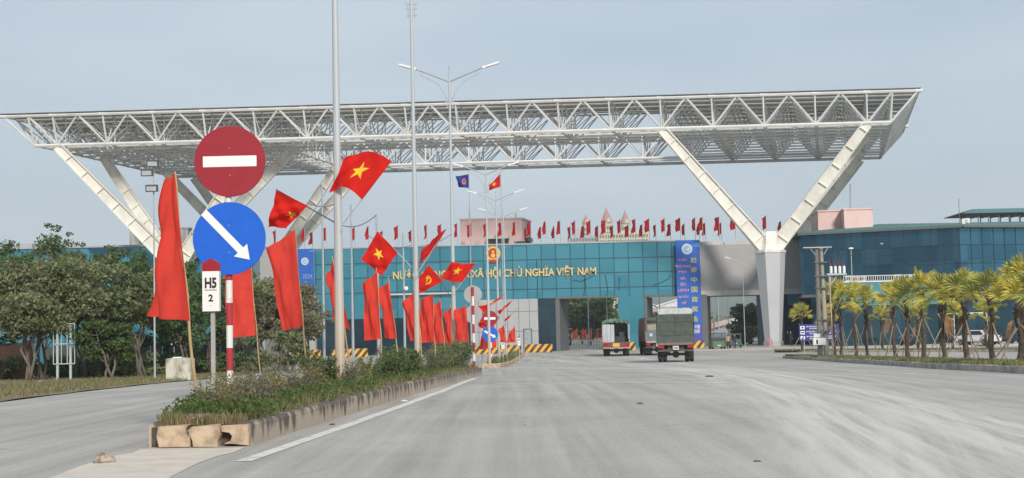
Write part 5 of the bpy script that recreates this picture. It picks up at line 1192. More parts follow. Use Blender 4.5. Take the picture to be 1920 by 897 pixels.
def palm_proto(seed, h, cr_, dead=True, m=PALMY, nleaf=17):
    r = np.random.default_rng(seed); t = thing('fan_palm', None, 'palm tree', (0, 0, 0)); tb = MB(); n = 12; pts = []; rs = []
    for k in range(n + 1): pts.append(Vector((.05 * math.sin(k * .6 + seed), .04 * math.cos(k * .8), h * k / n - .05 * (k == 0)))); rs.append((.115 - .02 * k / n) * r.uniform(.88, 1.14) * (1.25 if k == 0 else 1))
    tb.tube(pts, rs, 9)
    for k in range(26): a = r.uniform(0, 6.28); z = h * r.uniform(.55, 1); tb.bar((math.cos(a) * .1, math.sin(a) * .1, z), (math.cos(a) * .22, math.sin(a) * .22, z + .14), .05, .02)
    tb.build('trunk', PTRUNK, t); 
    my, mg = MB(), MB()
    for k in range(nleaf):
        az = 6.283 * k / nleaf * 2.4 + r.uniform(-.3, .3); el = lerp(1.35, -.2, (k / nleaf) ** 1.1) + r.normal() * .1
        d = Vector((math.cos(az) * math.cos(el) - .12, math.sin(az) * math.cos(el), math.sin(el))); sd = d.cross(Vector((0, 0, 1))); sd = sd.normalized() if sd.length > .05 else Vector((1, 0, 0)); tilt = r.uniform(-.8, .8); nn = d.cross(sd).normalized(); sd = (sd * math.cos(tilt) + nn * math.sin(tilt)).normalized()
        mb = my if r.random() < (.58 if m is PALMY else .25) else mg; fan(mb, pts[-1] - Vector((0, 0, .08)), d, sd, cr_ * r.uniform(.42, .6), cr_ * r.uniform(.52, .72), r, droop=.16)
    my.build('yellow_fronds', PALMY, t, fix=False); mg.build('green_fronds', PALMG, t, fix=False)
    if dead:
        mb = MB(); az = r.uniform(0, 6.28); b = pts[-1] - Vector((0, 0, .25)); d = Vector((math.cos(az) * .55, math.sin(az) * .3, -.8)); 
        for q in range(2): fan(mb, b, d + Vector((.1 * q, 0, -.1)), Vector((-d.y, d.x, .3)).normalized(), .55, .65, r, segs=9, droop=.55, spread=1.1)
        mb.build('dead_frond', PALMD, t, fix=False)
    for k in range(3):
        a = 2.09 * k + seed * .7; e = Vector((math.cos(a) * 1.15, math.sin(a) * .9, 0)); tp = Vector((-math.cos(a) * .28, -math.sin(a) * .2, h * r.uniform(.55, .75) + .25)); mb = MB(); mb.tube([e - Vector((0, 0, .03)), tp], [.03, .024], 6); mb.build('support_stake', STAKE, t)
    return t
protos = {}
def palm(px, py, h, cr_, var, lab, yaw, grp, m=PALMY):
    Yp = gp(px, py, .16).y; Yp = min(Yp, 128); X = at(px, py, Yp).x; key = (var, m.name)
    if key not in protos: t = palm_proto(40 + var, 2.6, 1.15, var in (0, 3), m); protos[key] = t; first = True
    else: t = copy_tree(protos[key]); first = False
    sc = h / 2.6; t.location = (X, Yp, gz(Yp) + .14); t.rotation_euler = (0, 0, yaw); t.scale = (cr_ / 1.15, cr_ / 1.15, lerp(sc, cr_ / 1.15, .25)); tag(t, lab, 'palm tree', grp); return t
fr = [(1565, 668, 545, 0), (1579, 668, 545, 1), (1605, 668, 552, 2), (1626, 669.5, 555, 3), (1678, 669, 548, 0), (1703, 671.5, 548, 1), (1733, 671.5, 535, 2), (1771, 673.5, 545, 3), (1812, 674.5, 542, 0), (1862, 677, 545, 1), (1915, 680, 562, 3), (1962, 682, 540, 2)]
for k, (px, py, cy, v) in enumerate(fr):
    Yp = gp(px, py, .16).y; hgt = (py - cy) * Yp / F - .1; palm(px, py, hgt, {9: 1.0, 10: 1.05, 11: 1.05}.get(k, 1.04), v, 'fan palm in the kerbside bed, %s in the row from the utility pole' % ORD[k], k * 1.3, 'fan palms in the kerbside bed')
bk = [(1505, 657, 570, 1), (1553, 657, 556, 0), (1654, 656, 556, 2), (1722, 656, 553, 0), (1786, 656, 548, 1), (1850, 656, 548, 3)]
for k, (px, py, cy, v) in enumerate(bk):
    Yp = 122.; X = at(px, py, Yp).x; hgt = 3.0 if k else 3.4
    lab = 'lone fan palm behind the blue information sign' if k == 0 else 'fan palm in the farther bed, %s in the row from the utility pole' % ORD[k - 1]
    t = palm(px, py, hgt, 1.15, v, lab, k * 2.1, None if k == 0 else 'fan palms in the farther bed')
t = palm_proto(77, 2.75, 1.1, False, PALMY, 15); Yp = 49; X = at(1916, 670, 56).x; t.location = (at(1925, 670, Yp).x, Yp, gz(Yp) + .14); tag(t, 'tallest fan palm, its crown well above the others beside the road', 'palm tree'); t.rotation_euler = (0, 0, 1)

# trees and shrubs beyond the gate
for k, (px, Y, h, cw, m, lab) in enumerate(((1072, 232, 9.5, 8, LF_OL, 'olive tree beyond the widest opening, at its left side'), (1108, 228, 8.6, 7, LF_DK, 'dark tree in the middle of the widest opening, beyond the gate'), (1140, 236, 7.4, 7, LF_OL, 'lower olive tree beyond the gate behind the open lorry'), (1092, 250, 9.5, 8, LF_PL, 'pale olive tree deeper behind the widest opening'), (1230, 240, 4.6, 7, LF_PL, 'pale bushy tree in the narrower opening below the white warehouse'), (1258, 238, 4.8, 6, LF_OL, 'olive bushy tree beside the blue hanging banner, beyond the gate'), (1408, 196, 6.2, 5, LF_DK, 'dark tree seen through the opening beside the column base'), (1398, 192, 2.6, 3.4, LF_OL, 'low olive bush in the opening left of the column base'))):
    tree(lab, tx(px, Y), Y, h, cw, 500 + k, m, BARKD, 3, .12, per=60, size=.32, name='tree', group=None, trunk_r=.16)
for k in range(1):
    r = np.random.default_rng(800); cen = [(r.uniform(-20, 140), r.uniform(330, 420), gz(300) + r.uniform(.5, 4.5)) for _ in range(520)]; tag(leaves_mesh('far_wood', cen, [r.uniform(1.6, 3) for _ in cen], 9, .5, LF_OL, None, r), kind='stuff')
tree('round green treetop showing above the teal wing beside the concrete rooftop room', at(222, 460, 185).x, 185, 13.2, 6, 61, LF_DK, BARKD, 2, .5, per=70, size=.3, group=None)
# ================================================================ VEHICLES, PEOPLE, STREET FURNITURE
TYRE = mat('tyre_rubber', (.028, .028, .03), .85, var=.2, scale=8); RIM = mat('dusty_rim', (.24, .22, .20), .6, metal=.3); CHAS = mat('dusty_black_chassis', (.06, .056, .052), .8, scale=3, col2=(.13, .115, .1))
TARP = mat('dark_green_tarpaulin', (.085, .105, .082), .8, scale=2.5, col2=(.055, .07, .058), lo=.3, hi=.65, bump=.5); TARPD = mat('grey_green_tarpaulin', (.10, .115, .10), .8, scale=1.5, col2=(.07, .075, .07))
MAROON = mat('faded_maroon_paint', (.19, .065, .055), .6, scale=3, col2=(.12, .06, .055)); BLUEG = mat('blue_grey_tailgate', (.17, .20, .23), .6, scale=3, col2=(.11, .13, .15)); TLR = mat('tail_lamp_red', (.45, .02, .015), .3)
STRP = stripe_mat('red_white_reflector', (.55, .05, .04), (.65, .63, .6), axis=(1, 0, .9), freq=5); PLT_Y = mat('yellow_plate', (.72, .50, .08), .5); PLT_W = mat('white_plate', (.66, .67, .68), .5)
LDOOR = mat('grey_white_container_door', (.50, .52, .53), .55, scale=2, stretch=(4, 4, .4), col2=(.38, .40, .41)); INTER = mat('dark_cargo_interior', (.06, .065, .07), .8)
BEIGE = mat('beige_inner_tarpaulin', (.40, .36, .29), .8, scale=1.2, col2=(.30, .27, .22)); DGLS = mat('vehicle_glass', (.02, .025, .03), .08, var=.0)
def wheel(t, x, y, r, w, face=1):
    mb = MB(); mb.lathe([(r * .55, -w / 2), (r * .92, -w / 2), (r, -w * .36), (r, w * .36), (r * .92, w / 2), (r * .55, w / 2)], (x, y, r), 22, 'x'); wh = mb.build('wheel', TYRE, t, False, smooth=False)
    mb = MB(); s = face * (w / 2 + .004); mb.lathe([(r * .54, s - .03), (r * .54, s), (r * .3, s - .02 * face), (.08, s + .03 * face)], (x, y, r), 14, 'x'); mb.build('rim', RIM, wh, False)
def truck(label, loc, rz, body, w=2.42, H=3.4, L=7.6, floor=1.25):
    t = thing('lorry', label, 'lorry', loc, None, rz); h = w / 2
    mb = MB()
    for s in (-1, 1): mb.box(s * .45 - .06, s * .45 + .06, .25, L + 1.6, floor - .38, floor - .06)
    for y in (.26, 1.2, 2.6, 4, 5.5, L): mb.box(-.39, .39, y, y + .1, floor - .36, floor - .1)
    mb.box(-1.0, 1.0, 1.35, 1.5, .42, .58); mb.box(-1.0, 1.0, 2.65, 2.8, .42, .58); mb.lathe([(.2, 1.3), (.24, 1.42), (.2, 1.55)], (0, 0, .5), 12, 'y'); mb.build('chassis', CHAS, t, False)
    for y in (1.42, 2.72):
        for s in (-1, 1):
            for k in (0, 1): wheel(t, s * (h - .17 - .31 * k), y, .5, .27, s)
    for s in (-1, 1): wheel(t, s * (h - .2), L + .2, .5, .27, s)
    for s in (-1, 1): mb = MB(); mb.box(s * (h - .34) - .3, s * (h - .34) + .3, .75, .77, .2, floor - .12); mb.build('mud_flap', TYRE, t, False)
    mb = MB(); mb.box(-h, h, 0, L, floor - .06, floor + .04); mb.build('cargo_floor', CHAS, t, False)
    mb = MB(); mb.box(-h + .04, h - .04, .16, .24, .72, .86); mb.box(-.85, -.77, .2, .3, .8, floor - .07); mb.box(.77, .85, .2, .3, .8, floor - .07); mb.build('rear_bumper', body.get('bumper', CHAS), t, False)
    # cab ahead of the load
    mb = MB(); mb.prism([Vector((-h + .05, L + .15, .7)), Vector((-h + .05, L + 2.1, .7)), Vector((-h + .05, L + 2.2, 1.7)), Vector((-h + .05, L + 1.85, 2.75)), Vector((-h + .05, L + .15, 2.8))], (w - .1, 0, 0)); cab = mb.build('cab', body['cab'], t, False)
    for s in (-1, 1): mb = MB(); mb.box(s * (h - .05) - .012, s * (h - .05) + .012, L + .5, L + 1.6, 1.75, 2.45); mb.build('side_window', DGLS, cab, False)
    mb = MB(); mb.box(-.2, .2, -.012, .02 - .012 + .01, floor - .42, floor - .16); pl = mb.build('licence_plate', body['plate'], t, False)
    mb = MB(); 
    for k in range(4): mb.box(-.14 + .08 * k, -.10 + .08 * k, -.018, -.0125, floor - .35, floor - .23)
    mb.build('plate_figures', BLK, pl, False)
    for s in (-1, 1): mb = MB(); mb.box(s * (h - .25) - .2, s * (h - .25) + .2, -.03, .03, floor - .30, floor - .14); mb.build('tail_lamp', TLR, t, False)
    k = body['kind']; top_ = H
    if k == 'tarp':       # boxed canvas load, laced down the middle
        sd = floor + .9
        mb = MB(); mb.box(-h, h, .03, .09, floor + .05, sd); mb.build('tailgate', TARPD, t, False)
        for s in (-1, 1): mb = MB(); mb.box(s * h - .03, s * h + .03, .1, L, floor + .05, sd); mb.build('side_board', TARP, t, False)
        mb = MB(); n = 14; vs = []
        prof = [(-h - .02, floor + .5), (-h - .03, sd + .2), (-h - .02, top_ - .28), (-h + .12, top_ - .06), (0, top_ + .02), (h - .12, top_ - .06), (h + .02, top_ - .28), (h + .03, sd + .2), (h + .02, floor + .5)]
        for j in range(n + 1):
            y = lerp(.02, L, j / n)
            for (x, z) in prof: vs.append((x + .02 * math.sin(j * 2.1 + z * 3), y, z + (.03 * math.sin(j * 3.14) if z > top_ - .1 else .015 * math.sin(j * 1.7 + x))))
        m_ = len(prof); fs = [(j * m_ + i, j * m_ + i + 1, (j + 1) * m_ + i + 1, (j + 1) * m_ + i) for j in range(n) for i in range(m_ - 1)]; mb.add(vs, fs); mb.build('tarpaulin_cover', TARP, t, False, smooth=False)
        mb = MB(); nx, nz = 12, 10; vs = []; fs = []
        for j in range(nz + 1):
            for i in range(nx + 1): u = i / nx; x = lerp(-h + .01, h - .01, u); vs.append((x, -.005 + .025 * math.sin(u * 19 + j * .7) + .02 * math.sin(j * 1.9), lerp(sd - .35, top_ - .3, j / nz)))
        for j in range(nz):
            for i in range(nx): fs.append((j * (nx + 1) + i, j * (nx + 1) + i + 1, (j + 1) * (nx + 1) + i + 1, (j + 1) * (nx + 1) + i))
        mb.add(vs, fs); fl = mb.build('rear_flap', TARP, t, False, smooth=True)
        mb = MB(); mb.box(-.02, .02, -.06, -.045, sd - .3, top_ - .32); mb.box(-h, h, -.06, -.045, sd + .55, sd + .6); mb.build('strap', TARPD, fl, False)
        mb = MB(); mb.box(-h + .1, h - .06, -.02, .3, top_ - .28, top_ + .05); mb.box(-h + .22, h - .2, .3, .8, top_ + .0, top_ + .1); mb.build('pale_top_board', mat('pale_blue_white_board', (.55, .60, .58), .6, scale=3, col2=(.36, .42, .42)), t, False)
        mb = MB(); mb.box(-h + .06, h - .06, -.035, .03, floor - .1, floor + .06); mb.build('rear_sill', mat('rusty_red_sill', (.22, .10, .085), .7, scale=5, col2=(.20, .17, .15)), t, False)
    elif k == 'open':     # rear leaves open, pale canvas inside above a tailgate
        for s in (-1, 1): mb = MB(); mb.box(s * h - .04, s * h + .04, .1, L, floor + .05, top_ - .1); mb.build('side_wall', body['side'], t, False)
        mb = MB(); mb.box(-h + .05, h - .05, L - .05, L + .05, floor + .05, top_ - .1); mb.build('front_wall', BEIGE, t, False)
        mb = MB(); mb.box(-h, h, .02, .08, floor + .06, floor + 1.05); tg = mb.build('tailgate', BLUEG, t, False); mb = MB(); mb.box(-h + .4, -h + .65, .005, .018, floor + .5, floor + .75); mb.build('pale_patch', PLT_W, tg, False)
        mb = MB(); mb.box(-h + .06, h - .06, .5, .56, floor + 1.04, top_ - .22); mb.build('inner_canvas', BEIGE, t, False)
        mb = MB(); mb.prism([Vector((-h - .04, -.05, top_ - .35)), Vector((-h + .1, -.05, top_)), Vector((h - .1, -.05, top_ + .05)), Vector((h + .04, -.05, top_ - .3)), Vector((h - .12, -.05, top_ - .25)), Vector((-h + .14, -.05, top_ - .28))], (0, L, 0)); mb.build('tarpaulin_cover', TARPD, t, False)
        for s in (-1, 1): mb = MB(); mb.box(s * (h - .1) - .1, s * (h - .1) + .1, .0, .1, floor + 1.0, top_ - .3); mb.build('corner_post', CHAS, t, False)
        mb = MB(); mb.box(-h + .1, -h + 1.0, -.04, .02, floor - .1, floor + .08); mb.box(h - 1.3, h - .2, -.04, .02, floor - .1, floor + .08); mb.build('rear_sill', mat('beige_sill', (.40, .33, .26), .7), t, False)
    else:                 # open white box van with a green sheet over the roof
        for s in (-1, 1): mb = MB(); mb.box(s * h - .05, s * h + .05, .08, L, floor + .05, top_ - .55); mb.build('side_wall', LDOOR, t, False)
        mb = MB(); mb.box(-h + .05, h - .05, L - .05, L, floor + .05, top_ - .3); mb.build('front_wall', INTER, t, False); 
        mb = MB(); mb.box(-h + .08, h - .1, 2.2, 2.26, floor + .05, top_ - .35); mb.build('cargo_curtain', mat('grey_cargo_wrap', (.22, .25, .28), .6, scale=2, col2=(.10, .11, .13)), t, False)
        mb = MB(); mb.box(-.1, h - .3, .7, 2.1, floor + .05, floor + .55); mb.box(.3, h - .4, .9, 2.1, floor + .55, floor + .95); mb.build('cargo_boxes', INTER, t, False)
        for i in range(3):
            mb = MB(); x0 = -h + .06 + .34 * i; mb.box(x0, x0 + .32, .0 + .02 * i, .06 + .02 * i, floor + .04, top_ - .62 - .02 * i); dr = mb.build('door_panel', LDOOR, t, False)
            if i < 2: mb = MB(); mb.box(x0 + .04, x0 + .28, -.012 + .02 * i, -.002 + .02 * i, floor + .42, floor + .8); mb.build('blue_label', mat('pale_blue_label', (.36, .55, .66), .5), dr, False)
        mb = MB(); mb.box(h - .12, h + .06, -.02, .08, floor + .3, top_ - .55); mb.build('open_door', mat('blue_grey_door', (.30, .36, .42), .5), t, False)
        mb = MB(); vs = []; n = 16
        for j in range(2):
            for i in range(n + 1):
                u = i / n; x = lerp(-h - .05, h + .05, u); arch = .32 * math.sin(math.pi * u) ** .6
                for q in (0, 1): vs.append((x, j * L + (-.05 if j == 0 else 0), top_ - .42 + arch - q * (.28 + .08 * math.sin(i * 2.3) + .1 * math.sin(math.pi * u))))
        fs = []
        for i in range(n):
            a = 2 * i; b = 2 * (n + 1) + 2 * i; fs += [(a, a + 2, a + 3, a + 1), (a, b, b + 2, a + 2), (a + 1, a + 3, b + 3, b + 1)]
        mb.add(vs, fs); mb.build('tarpaulin_cover', mat('camouflage_green_sheet', (.06, .11, .075), .75, scale=5, col2=(.20, .24, .20), lo=.38, hi=.55), t, False)
        mb = MB(); mb.box(-h - .03, -h + .05, -.012, .03, floor + .3, top_ - .62); mb.box(-h + .02, -h + .62, -.03, .02, floor + .03, floor + .22); mb.build('reflector_strip', STRP, t, False)
        mb = MB(); mb.box(-h, h, -.03, .03, floor - .42, floor + .02); mb.build('rear_panel', mat('rusty_red_panel', (.24, .055, .04), .7, scale=5, col2=(.13, .06, .05)), t, False)
        mb = MB(); mb.box(-.3, .3, -.045, -.032, floor - .38, floor - .06); mb.build('yellow_plate', PLT_Y, t, False)
        mb = MB(); mb.box(-h + .05, h - .05, -.05, .0, floor - .53, floor - .44); mb.build('reflector_bar', STRP, t, False)
    return t
def veh_at(px, py): g = gp(px, py); return (g.x, g.y, gz(g.y))
truck('open backed white lorry with a green sheet over its roof and a yellow plate', veh_at(1156, 668.5), R_(-4.2), dict(kind='van', cab=MAROON, plate=PLT_Y, bumper=CHAS), w=2.42, H=3.55)
truck('dark lorry with a beige opening above its blue grey tailgate, partly behind the canvas lorry', (at(1234.5, 640, 128).x, 128, gz(128)), R_(-1), dict(kind='open', cab=MAROON, side=MAROON, plate=PLT_W), w=2.35, H=3.45)
truck('army green canvas covered lorry, nearest of the three lorries', veh_at(1268, 679.5), R_(-6), dict(kind='tarp', cab=TARPD, plate=PLT_W), w=2.46, H=3.5)

# small green utility truck with its rear hatch up, and the one beyond it
def mini(label, loc, rz, w, H, green, hatch=True):
    t = thing('utility_cart', label, 'utility cart', loc, None, rz); h = w / 2
    mb = MB(); mb.prism([Vector((-h, 0, .3)), Vector((-h, 2.6, .3)), Vector((-h, 2.75, .75)), Vector((-h, 2.3, .95)), Vector((-h, 0, .95))], (w, 0, 0)); mb.build('body', green, t, False)
    for s in (-1, 1):
        for y in (.5, 2.2): wheel(t, s * (h - .08), y, .26, .16, s)
    mb = MB(); mb.box(-h + .04, h - .04, .02, 1.9, 1.0, 1.02)
    for s in (-1, 1):
        for y in (.05, 1.85): mb.bar((s * (h - .05), y, .95), (s * (h - .09), y, H - .05), .06)
    mb.build('roof_posts', CHAS, t, False)
    mb = MB(); mb.prism([Vector((-h, -.05, H - .08)), Vector((-h, 2.0, H - .08)), Vector((-h, 1.8, H + .03)), Vector((-h, .1, H + .03))], (w, 0, 0)); mb.build('roof', TARPD, t, False)
    if hatch: 
        mb = MB(); mb.prism([Vector((-h + .02, -.02, .98)), Vector((h - .02, -.02, .98)), Vector((h - .08, .1, 1.34)), Vector((-h + .08, .1, 1.34))], (0, .03, 0)); mb.build('rear_screen', INTER, t, False)
        mb = MB(); mb.box(-h + .12, h - .2, .3, 1.5, 1.0, 1.36); mb.build('pale_cargo', mat('pale_wrapped_load', (.42, .42, .40), .7, scale=5, col2=(.15, .15, .15)), t, False)
    mb = MB(); mb.box(-.17, .17, -.02, -.002, .42, .56); mb.build('licence_plate', PLT_W, t, False)
    for s in (-1, 1): mb = MB(); mb.box(s * (h - .12) - .07, s * (h - .12) + .07, -.02, -.002, .6, .72); mb.build('tail_lamp', TLR, t, False)
    mb = MB(); mb.box(-h, h, -.08, -.01, .3, .38); mb.build('rear_bumper', CHAS, t, False); return t
GRN = mat('dark_green_paint', (.08, .22, .10), .5, scale=4, col2=(.06, .15, .075)); GRN2 = mat('blue_green_paint', (.04, .14, .11), .5)
mini('small green utility cart with its dark rear opening facing the road, by the banner pillar', veh_at(1349, 657), R_(2), 1.42, 1.8, GRN)
mini('blue green utility cart half hidden behind two standing people', (at(1379, 640, 156).x, 156, gz(156) + .1), R_(-8), 1.3, 1.55, GRN2, False)
# white car behind the palms
def car(label, loc, rz):
    t = thing('car', label, 'car', loc, None, rz); w = .86
    P_ = [(-2.1, .35), (-2.15, .75), (-1.9, .92), (-1.45, 1.0), (-.95, 1.42), (.25, 1.45), (1.0, 1.0), (1.95, .85), (2.1, .6), (2.08, .35)]
    mb = MB(); n = len(P_); vs = []; 
    for s, k in ((-1, 1), (-.92, 1.0), (.92, 1.0), (1, 1)):
        for (y, z) in P_: tw = 1 - max(0, z - .9) * .28; zz = z if abs(s) < 1 else lerp(z, .7, .10); vs.append((s * w * tw, y, zz))
    fs = [(j * n + i, j * n + (i + 1) % n, (j + 1) * n + (i + 1) % n, (j + 1) * n + i) for j in range(3) for i in range(n)] + [tuple(range(n))[::-1], tuple(range(3 * n, 4 * n))]; mb.add(vs, fs); mb.build('body', mat('white_car_paint', (.72, .73, .74), .25, var=.02), t, False)
    mb = MB(); mb.prism([Vector((-.66, -1.44, 1.04)), Vector((.66, -1.44, 1.04)), Vector((.58, -1.0, 1.40)), Vector((-.58, -1.0, 1.40))], (0, -.015, .015)); mb.build('rear_window', DGLS, t, False)
    for s in (-1, 1): mb = MB(); mb.prism([Vector((s * .845, -1.2, 1.0)), Vector((s * .845, .75, 1.0)), Vector((s * .755, .2, 1.38)), Vector((s * .755, -.85, 1.38))], (s * .012, 0, 0)); mb.build('side_window', DGLS, t, False)
    for s in (-1, 1):
        for y in (-1.3, 1.35): wheel(t, s * .78, y, .31, .2, s)
    for s in (-1, 1): mb = MB(); mb.box(s * .62 - .16, s * .62 + .16, -2.17, -2.1, .68, .84); mb.build('tail_lamp', TLR, t, False)
    mb = MB(); mb.box(-.26, .26, -2.16, -2.14, .5, .62); mb.build('licence_plate', PLT_W, t, False); return t
car('white car parked outside the glass building, seen between palm trunks', (at(1833, 646, 138).x, 138, gz(138) + .13), R_(38))
def moto(label, loc, rz, col):
    t = thing('motorcycle', label, 'motorcycle', loc, 'motorcycles parked outside the glass building', rz)
    for y in (-.6, .62): 
        mb = MB(); n = 18; mb.lathe([(.2, -.04), (.27, -.045), (.29, 0), (.27, .045), (.2, .04)], (0, y, .29), n, 'x'); mb.build('wheel', TYRE, t, False)
    mb = MB(); mb.prism([Vector((-.09, -.75, .62)), Vector((-.09, -.2, .45)), Vector((-.09, .3, .5)), Vector((-.09, .52, .95)), Vector((-.09, .35, .98)), Vector((-.09, .1, .68)), Vector((-.09, -.7, .78))], (.18, 0, 0)); mb.build('body', col, t, False)
    mb = MB(); mb.box(-.1, .1, -.65, .1, .76, .84); mb.build('seat', TYRE, t, False); mb = MB(); mb.tube([(-.33, .35, 1.02), (0, .45, .98), (.33, .35, 1.02)], .02, 6); mb.tube([(0, .45, .98), (0, .62, .29)], .025, 6); mb.build('handlebar', CHAS, t, False); return t
for k, (px, col, rz, lab) in enumerate(((1697, mat('red_moto_paint', (.3, .03, .03), .4), 20, 'red motorcycle parked near the terrace annexe, nearer the utility pole of the parked motorcycles'), (1720, mat('dark_moto_paint', (.05, .05, .06), .4), 60, 'dark motorcycle parked between the palms near the entrance frame'), (1885, _M['dark_moto_paint'], 70, 'dark motorcycle parked beyond the white car'), (1901, mat('blue_moto_paint', (.04, .06, .14), .4), 40, 'blue motorcycle parked farthest beyond the white car'))):
    Y = 141; moto(' '.join(lab.split()[:15]), (at(px, 640, Y).x, Y, gz(Y) + .13), R_(rz), col)

# ---- people: one skinned body each
def person(label, loc, rz, H, cols, pose):
    """pose: joints in metres for a 1.7 m figure; grown with a skin so the limbs taper and join."""
    J = dict(pel=(0, 0, .93), wai=(0, .01, 1.08), che=(0, .0, 1.28), nek=(0, .0, 1.43), hd0=(0, -.015, 1.52), hd1=(0, -.02, 1.62), hd2=(0, -.01, 1.69), lsh=(-.17, 0, 1.39), rsh=(.17, 0, 1.39), lel=(-.24, .02, 1.12), rel=(.24, .02, 1.12), lwr=(-.25, -.08, .90), rwr=(.25, -.08, .90), lha=(-.25, -.10, .82), rha=(.25, -.10, .82), lhi=(-.09, 0, .88), rhi=(.09, 0, .88), lkn=(-.10, -.02, .49), rkn=(.10, -.02, .49), lan=(-.10, .03, .09), ran=(.10, .03, .09), lto=(-.12, -.12, .03), rto=(.12, -.12, .03)); J.update(pose)
    Rr = dict(pel=.125, wai=.115, che=.13, nek=.055, hd0=.075, hd1=.085, hd2=.045, lsh=.06, rsh=.06, lel=.043, rel=.043, lwr=.03, rwr=.03, lha=.035, rha=.035, lhi=.095, rhi=.095, lkn=.058, rkn=.058, lan=.04, ran=.04, lto=.035, rto=.035)
    E_ = [('pel', 'wai'), ('wai', 'che'), ('che', 'nek'), ('nek', 'hd0'), ('hd0', 'hd1'), ('hd1', 'hd2'), ('che', 'lsh'), ('lsh', 'lel'), ('lel', 'lwr'), ('lwr', 'lha'), ('che', 'rsh'), ('rsh', 'rel'), ('rel', 'rwr'), ('rwr', 'rha'), ('pel', 'lhi'), ('lhi', 'lkn'), ('lkn', 'lan'), ('lan', 'lto'), ('pel', 'rhi'), ('rhi', 'rkn'), ('rkn', 'ran'), ('ran', 'rto')]
    ks = list(J); me = bpy.data.meshes.new('b'); me.from_pydata([J[k] for k in ks], [(ks.index(a), ks.index(b)) for a, b in E_], []); ob = bpy.data.objects.new('b', me); COL.objects.link(ob)
    ob.modifiers.new('s', 'SKIN'); sk = me.skin_vertices[0].data
    for i, k in enumerate(ks): sk[i].radius = (Rr[k], Rr[k] * (.72 if k in ('wai', 'che', 'pel') else 1))
    sk[0].use_root = True; sb_ = ob.modifiers.new('u', 'SUBSURF'); sb_.levels = sb_.render_levels = 2; bpy.context.view_layer.update()
    m2 = bpy.data.meshes.new_from_object(ob.evaluated_get(bpy.context.evaluated_depsgraph_get())); bpy.data.objects.remove(ob); m2.name = 'person'
    for m in cols: m2.materials.append(m)     # skin, hair, top, trousers, shoes
    hand = [Vector(J['lha']), Vector(J['rha'])]
    for p in m2.polygons:
        c = p.center; p.use_smooth = True
        if c.z > 1.455: p.material_index = 1 if (c.z > 1.645 or (c.y > .01 and c.z > 1.5)) else 0
        elif min((c - h).length for h in hand) < .1: p.material_index = 0
        elif c.z > .93: p.material_index = 2
        elif c.z > .08: p.material_index = 3 if abs(c.x) < .2 else 2
        else: p.material_index = 4
    o = bpy.data.objects.new('person', m2); COL.objects.link(o); o.location = loc; o.rotation_euler = (0, 0, rz); o.scale = (H / 1.7,) * 3; return tag(o, label, 'person')
SKIN = mat('skin', (.42, .26, .18), .6, var=.03); HAIR = mat('black_hair', (.012, .010, .010), .6); PEACH = mat('peach_shirt', (.62, .36, .24), .8); NAVY = mat('dark_navy_clothes', (.025, .028, .05), .85); BLKC = mat('black_trousers', (.025, .025, .03), .85); SHOE = mat('black_shoes', (.015, .015, .015), .5)
person('person in a peach shirt and dark trousers standing at the green utility cart', (at(1366, 655, 149).x, 149, gz(149)), R_(150), 1.68, [SKIN, HAIR, PEACH, BLKC, SHOE], dict(lel=(-.22, -.16, 1.16), lwr=(-.16, -.36, 1.14), lha=(-.13, -.43, 1.14)))
person('person in dark clothes standing beside the blue green utility cart', (at(1378, 655, 151).x, 151, gz(151)), R_(20), 1.64, [SKIN, HAIR, NAVY, BLKC, SHOE], dict(rel=(.26, -.05, 1.14), rwr=(.12, -.22, 1.10), rha=(.05, -.25, 1.10)))
person('person in black raising one arm outside the dark glass by the right column', (at(1483, 648, 158).x, 158, gz(158) + .13), R_(-10), 1.7, [SKIN, HAIR, BLKC, BLKC, SHOE], dict(lel=(-.36, -.05, 1.42), lwr=(-.30, -.1, 1.66), lha=(-.28, -.11, 1.74)))

# ---- barriers
YB_ = stripe_mat('yellow_black_stripes', (.72, .36, .025), (.03, .028, .026), axis=(1, 0, -.8), freq=1.25)
def barrier(label, x0, x1, Y, h=.95):
    a, b = at(x0, 655, Y).x, at(x1, 655, Y).x; g = gz(Y); t = thing('road_barrier', label, 'barrier', ((a + b) / 2, Y, g), 'yellow and black barriers in front of the gate'); n = max(1, int((b - a) / 2.4)); mb = MB()
    for k in range(n):
        p, q = lerp(a, b, k / n) + .015, lerp(a, b, (k + 1) / n) - .015
        mb.prism([Vector((p, Y - .3, g - .02)), Vector((p, Y - .3, g + .16)), Vector((p, Y - .13, g + .36)), Vector((p, Y - .08, g + h)), Vector((p, Y + .08, g + h)), Vector((p, Y + .13, g + .36)), Vector((p, Y + .3, g + .16)), Vector((p, Y + .3, g - .02))], (q - p, 0, 0))
    mb.build('barrier_blocks', YB_, t); return t
barrier('long yellow and black barrier behind the red banners and grey sign backs', 806, 978, 160)
barrier('yellow and black barrier between the grey panel wall and the widest opening', 984, 1036, 163)
barrier('yellow and black barrier just right of the thick lamp pole', 622, 690, 158)
barrier('short yellow and black barrier left of the thick lamp pole, past the pale trees', 553, 602, 158)
barrier('short yellow and black barrier at the foot of the blue hanging banner', 1298, 1321, 160)
barrier('short yellow and black barrier between the white lorry and the dark lorry', 1176, 1192, 162)
